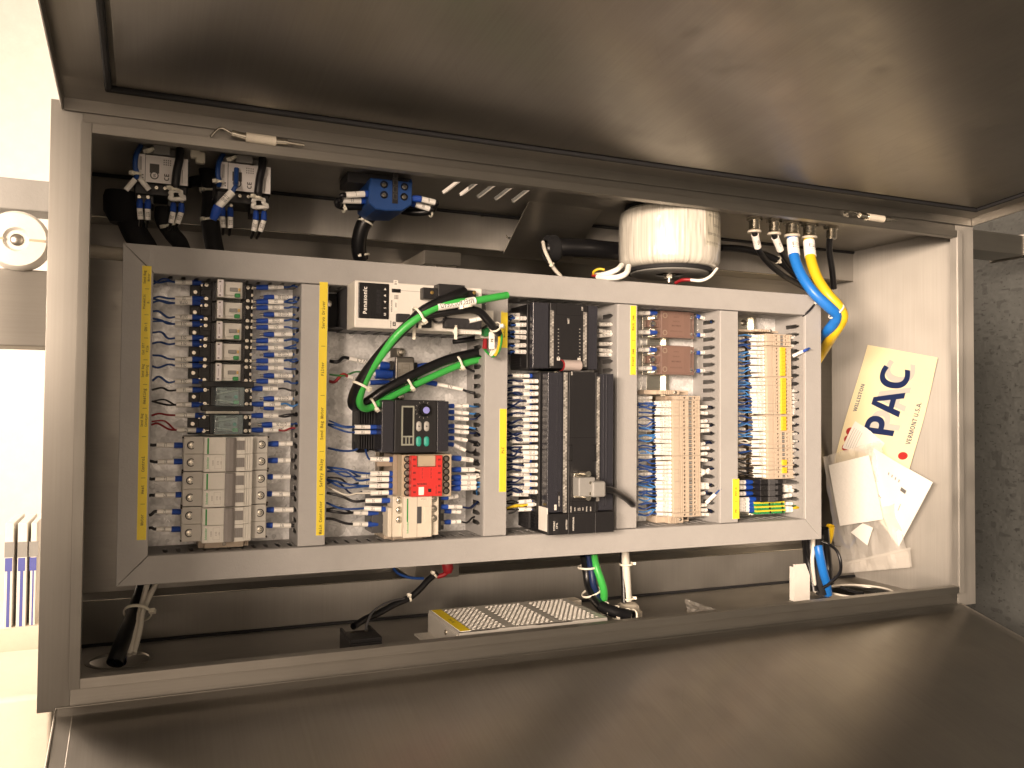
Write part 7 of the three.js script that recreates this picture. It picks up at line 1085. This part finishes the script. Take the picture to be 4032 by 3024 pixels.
// ---------------------------------------------------------------- papers on the cabinet floor
{
  const yF = (u, v, y) => meet(ZX(u, v), 1, y);
  function sheetOn(corners, y, r, mat, wav, n = 12, thick = 0) {        // corners: reading start top, reading end top, reading end bottom, reading start bottom
    const c = corners.map(([u, v, dy]) => yF(u, v, y + (dy || 0))), P = [], T = [];
    const pt = (i, j) => { const a = i / n, b = j / n; const q = mix3(mix3(c[0], c[1], a), mix3(c[3], c[2], a), b); q[1] += wav(a, b); return q; };
    for (let i = 0; i < n; i++) for (let j = 0; j < n; j++) for (const [di, dj] of [[0, 0], [1, 0], [1, 1], [0, 0], [1, 1], [0, 1]]) { P.push(...pt(i + di, j + dj)); const a = (i + di) / n, b = (j + dj) / n; T.push(r ? r[0] + (r[2] - r[0]) * a : a, r ? r[3] + (r[1] - r[3]) * b : b); }
    const g = new THREE.BufferGeometry(); g.setAttribute('position', new THREE.Float32BufferAttribute(P, 3)); g.setAttribute('uv', new THREE.Float32BufferAttribute(T, 2)); g.computeVertexNormals();
    return g;
  }
  const env = print(130, 74, (k, w, h) => {
    fill(k, w, h, '#f3e6bd'); k.save();
    write(k, 'PAC', w * 0.60 + 16, h * 0.5 + 16, 165, '#c3bfb8', 'sans-serif', 'center', 'bold');
    write(k, 'PAC', w * 0.58, h * 0.5, 165, '#1c2a55', 'sans-serif', 'center', 'bold');
    write(k, 'WILLISTON', w * 0.58, h * 0.1, 22, '#59606e', 'sans-serif', 'center', 'bold'); write(k, 'VERMONT U.S.A.', w * 0.44, h * 0.9, 24, '#3c4560', 'sans-serif', 'center', 'bold');
    k.fillStyle = '#b02a2c'; for (const [a, b] of [[0.30, 0.12], [0.235, 0.12], [0.165, 0.12], [0.16, 0.88]]) { k.beginPath(); k.arc(w * a, h * b, 17, 0, 7); k.fill(); }
    k.restore();
  }, 4);
  const e = thing('printed_sheet', 'cream printed sheet lettered PAC on the floor of the cabinet', 'document', yF(540, 400, YB + 1));
  part(e, 'sheet', sheetOn([[258, 735], [440, 80], [835, 150], [672, 790]], YB + 1.2, env, M.print, (a, b) => 3 + 2 * Math.sin(a * 5 + b * 2) + 2 * b, 14), M.print);
  const c1 = print(60, 36, (k, w, h) => { fill(k, w, h, '#f4f1ea'); k.strokeStyle = '#8c8a86'; for (let i = 0; i < 5; i++) { k.beginPath(); k.moveTo(w * 0.1, 12 + i * 9); k.lineTo(w * 0.8, 12 + i * 9); k.stroke(); } write(k, 'BAR', w * 0.2, h * 0.75, 10, '#555'); });
  const d1 = thing('paper_slip', 'white slip with thin lines under the clear bag', 'document', yF(400, 590, YB + 6)); part(d1, 'sheet', sheetOn([[300, 640], [370, 495], [540, 600], [470, 740]], YB + 6, c1, M.print, (a, b) => 1.5 * Math.sin(a * 3)), M.print);
  const c2 = print(70, 70, (k, w, h) => { fill(k, w, h, '#f2efe8'); k.fillStyle = '#6b6a68'; k.fillRect(w * 0.62, h * 0.3, 26, 15); k.fillStyle = '#9a9894'; for (let i = 0; i < 4; i++) k.fillRect(w * 0.35 + i * 18, h * 0.22, 6, 12); for (let i = 0; i < 3; i++) k.fillRect(w * 0.25 + i * 10, h * 0.66, 7, 7); k.fillRect(w * 0.7, h * 0.52, 4, 30); write(k, 'No. 4', w * 0.3, h * 0.82, 12, '#777'); });
  const d2 = thing('manual_leaf', 'white square leaf with small dark marks lying on the clear bag', 'document', yF(620, 880, YB + 10)); part(d2, 'sheet', sheetOn([[470, 640, 6], [788, 828, 6], [600, 1180, 2], [430, 930, 2]], YB + 28, c2, M.print, (a, b) => 2 * Math.sin(a * 4 + b), 10), M.print);
  const c3 = thing('white_card', 'white card on the clear bag, nearest the panel', 'document', yF(370, 880, YB + 14)); part(c3, 'sheet', sheetOn([[225, 735, 10], [445, 680, 10], [518, 1030, 6], [290, 1065, 6]], YB + 36, null, M.paper, (a, b) => 1.5 * Math.sin(a * 3 + b * 2), 8), M.paper);
  const c4 = thing('white_card', 'folded white card corner sticking out below the other card', 'document', yF(420, 1110, YB + 10)); part(c4, 'sheet', sheetOn([[345, 1100, 4], [410, 1050, 4], [466, 1075, 2], [436, 1172, 2]], YB + 36, null, M.paper, () => 0, 4), M.paper);
  const bag = thing('clear_bag', 'crumpled clear plastic bag under the white cards', 'bag', yF(450, 1000, YB + 20));
  const bagMat = mp('#fbf8f3', 0.4, { transmission: 0.7, thickness: 0, ior: 1.4, side: THREE.DoubleSide });
  part(bag, 'film', sheetOn([[205, 690, 6], [520, 600, 8], [680, 1290, 4], [292, 1325, 4]], YB + 20, null, bagMat, (a, b) => 9 * vnoise(a * 5, b * 7, 50, 50, 71) + 4 * vnoise(a * 14, b * 11, 50, 50, 72), 26), bagMat);
  part(bag, 'seal_strip', [sheetOn([[290, 1270, 6], [672, 1182, 6], [676, 1192, 6], [292, 1282, 6]], YB + 27, null, M.paper, () => 1, 6), sheetOn([[292, 1282, 0], [672, 1190, 0], [682, 1288, 0], [296, 1318, 0]], YB + 25, null, mp('#f6f2ec', 0.4, { transmission: 0.5, thickness: 0 }), (a, b) => 2 * Math.sin(a * 7), 8)], bagMat);
  part(bag, 'blue_string', [tube([[222, 850], [240, 960], [262, 1060], [300, 1150], [335, 1182], [375, 1130], [430, 1100]].map(([u, v]) => yF(u, v, YB + 20)), 1.5, 40, 6)], M.wireBlue);
}
for (const [where, list] of Object.entries(rows)) {
  list.sort((a, b) => b[1] - a[1]);
  list.forEach(([t], i) => { t.userData.label += (list.length > 1 ? `, ${ordinal(i + 1)} from photo's top, ` : ', ') + where; });
}
for (const s of [PR, SL]) { s.t.needsUpdate = true; }
renderer.render(scene, camera);
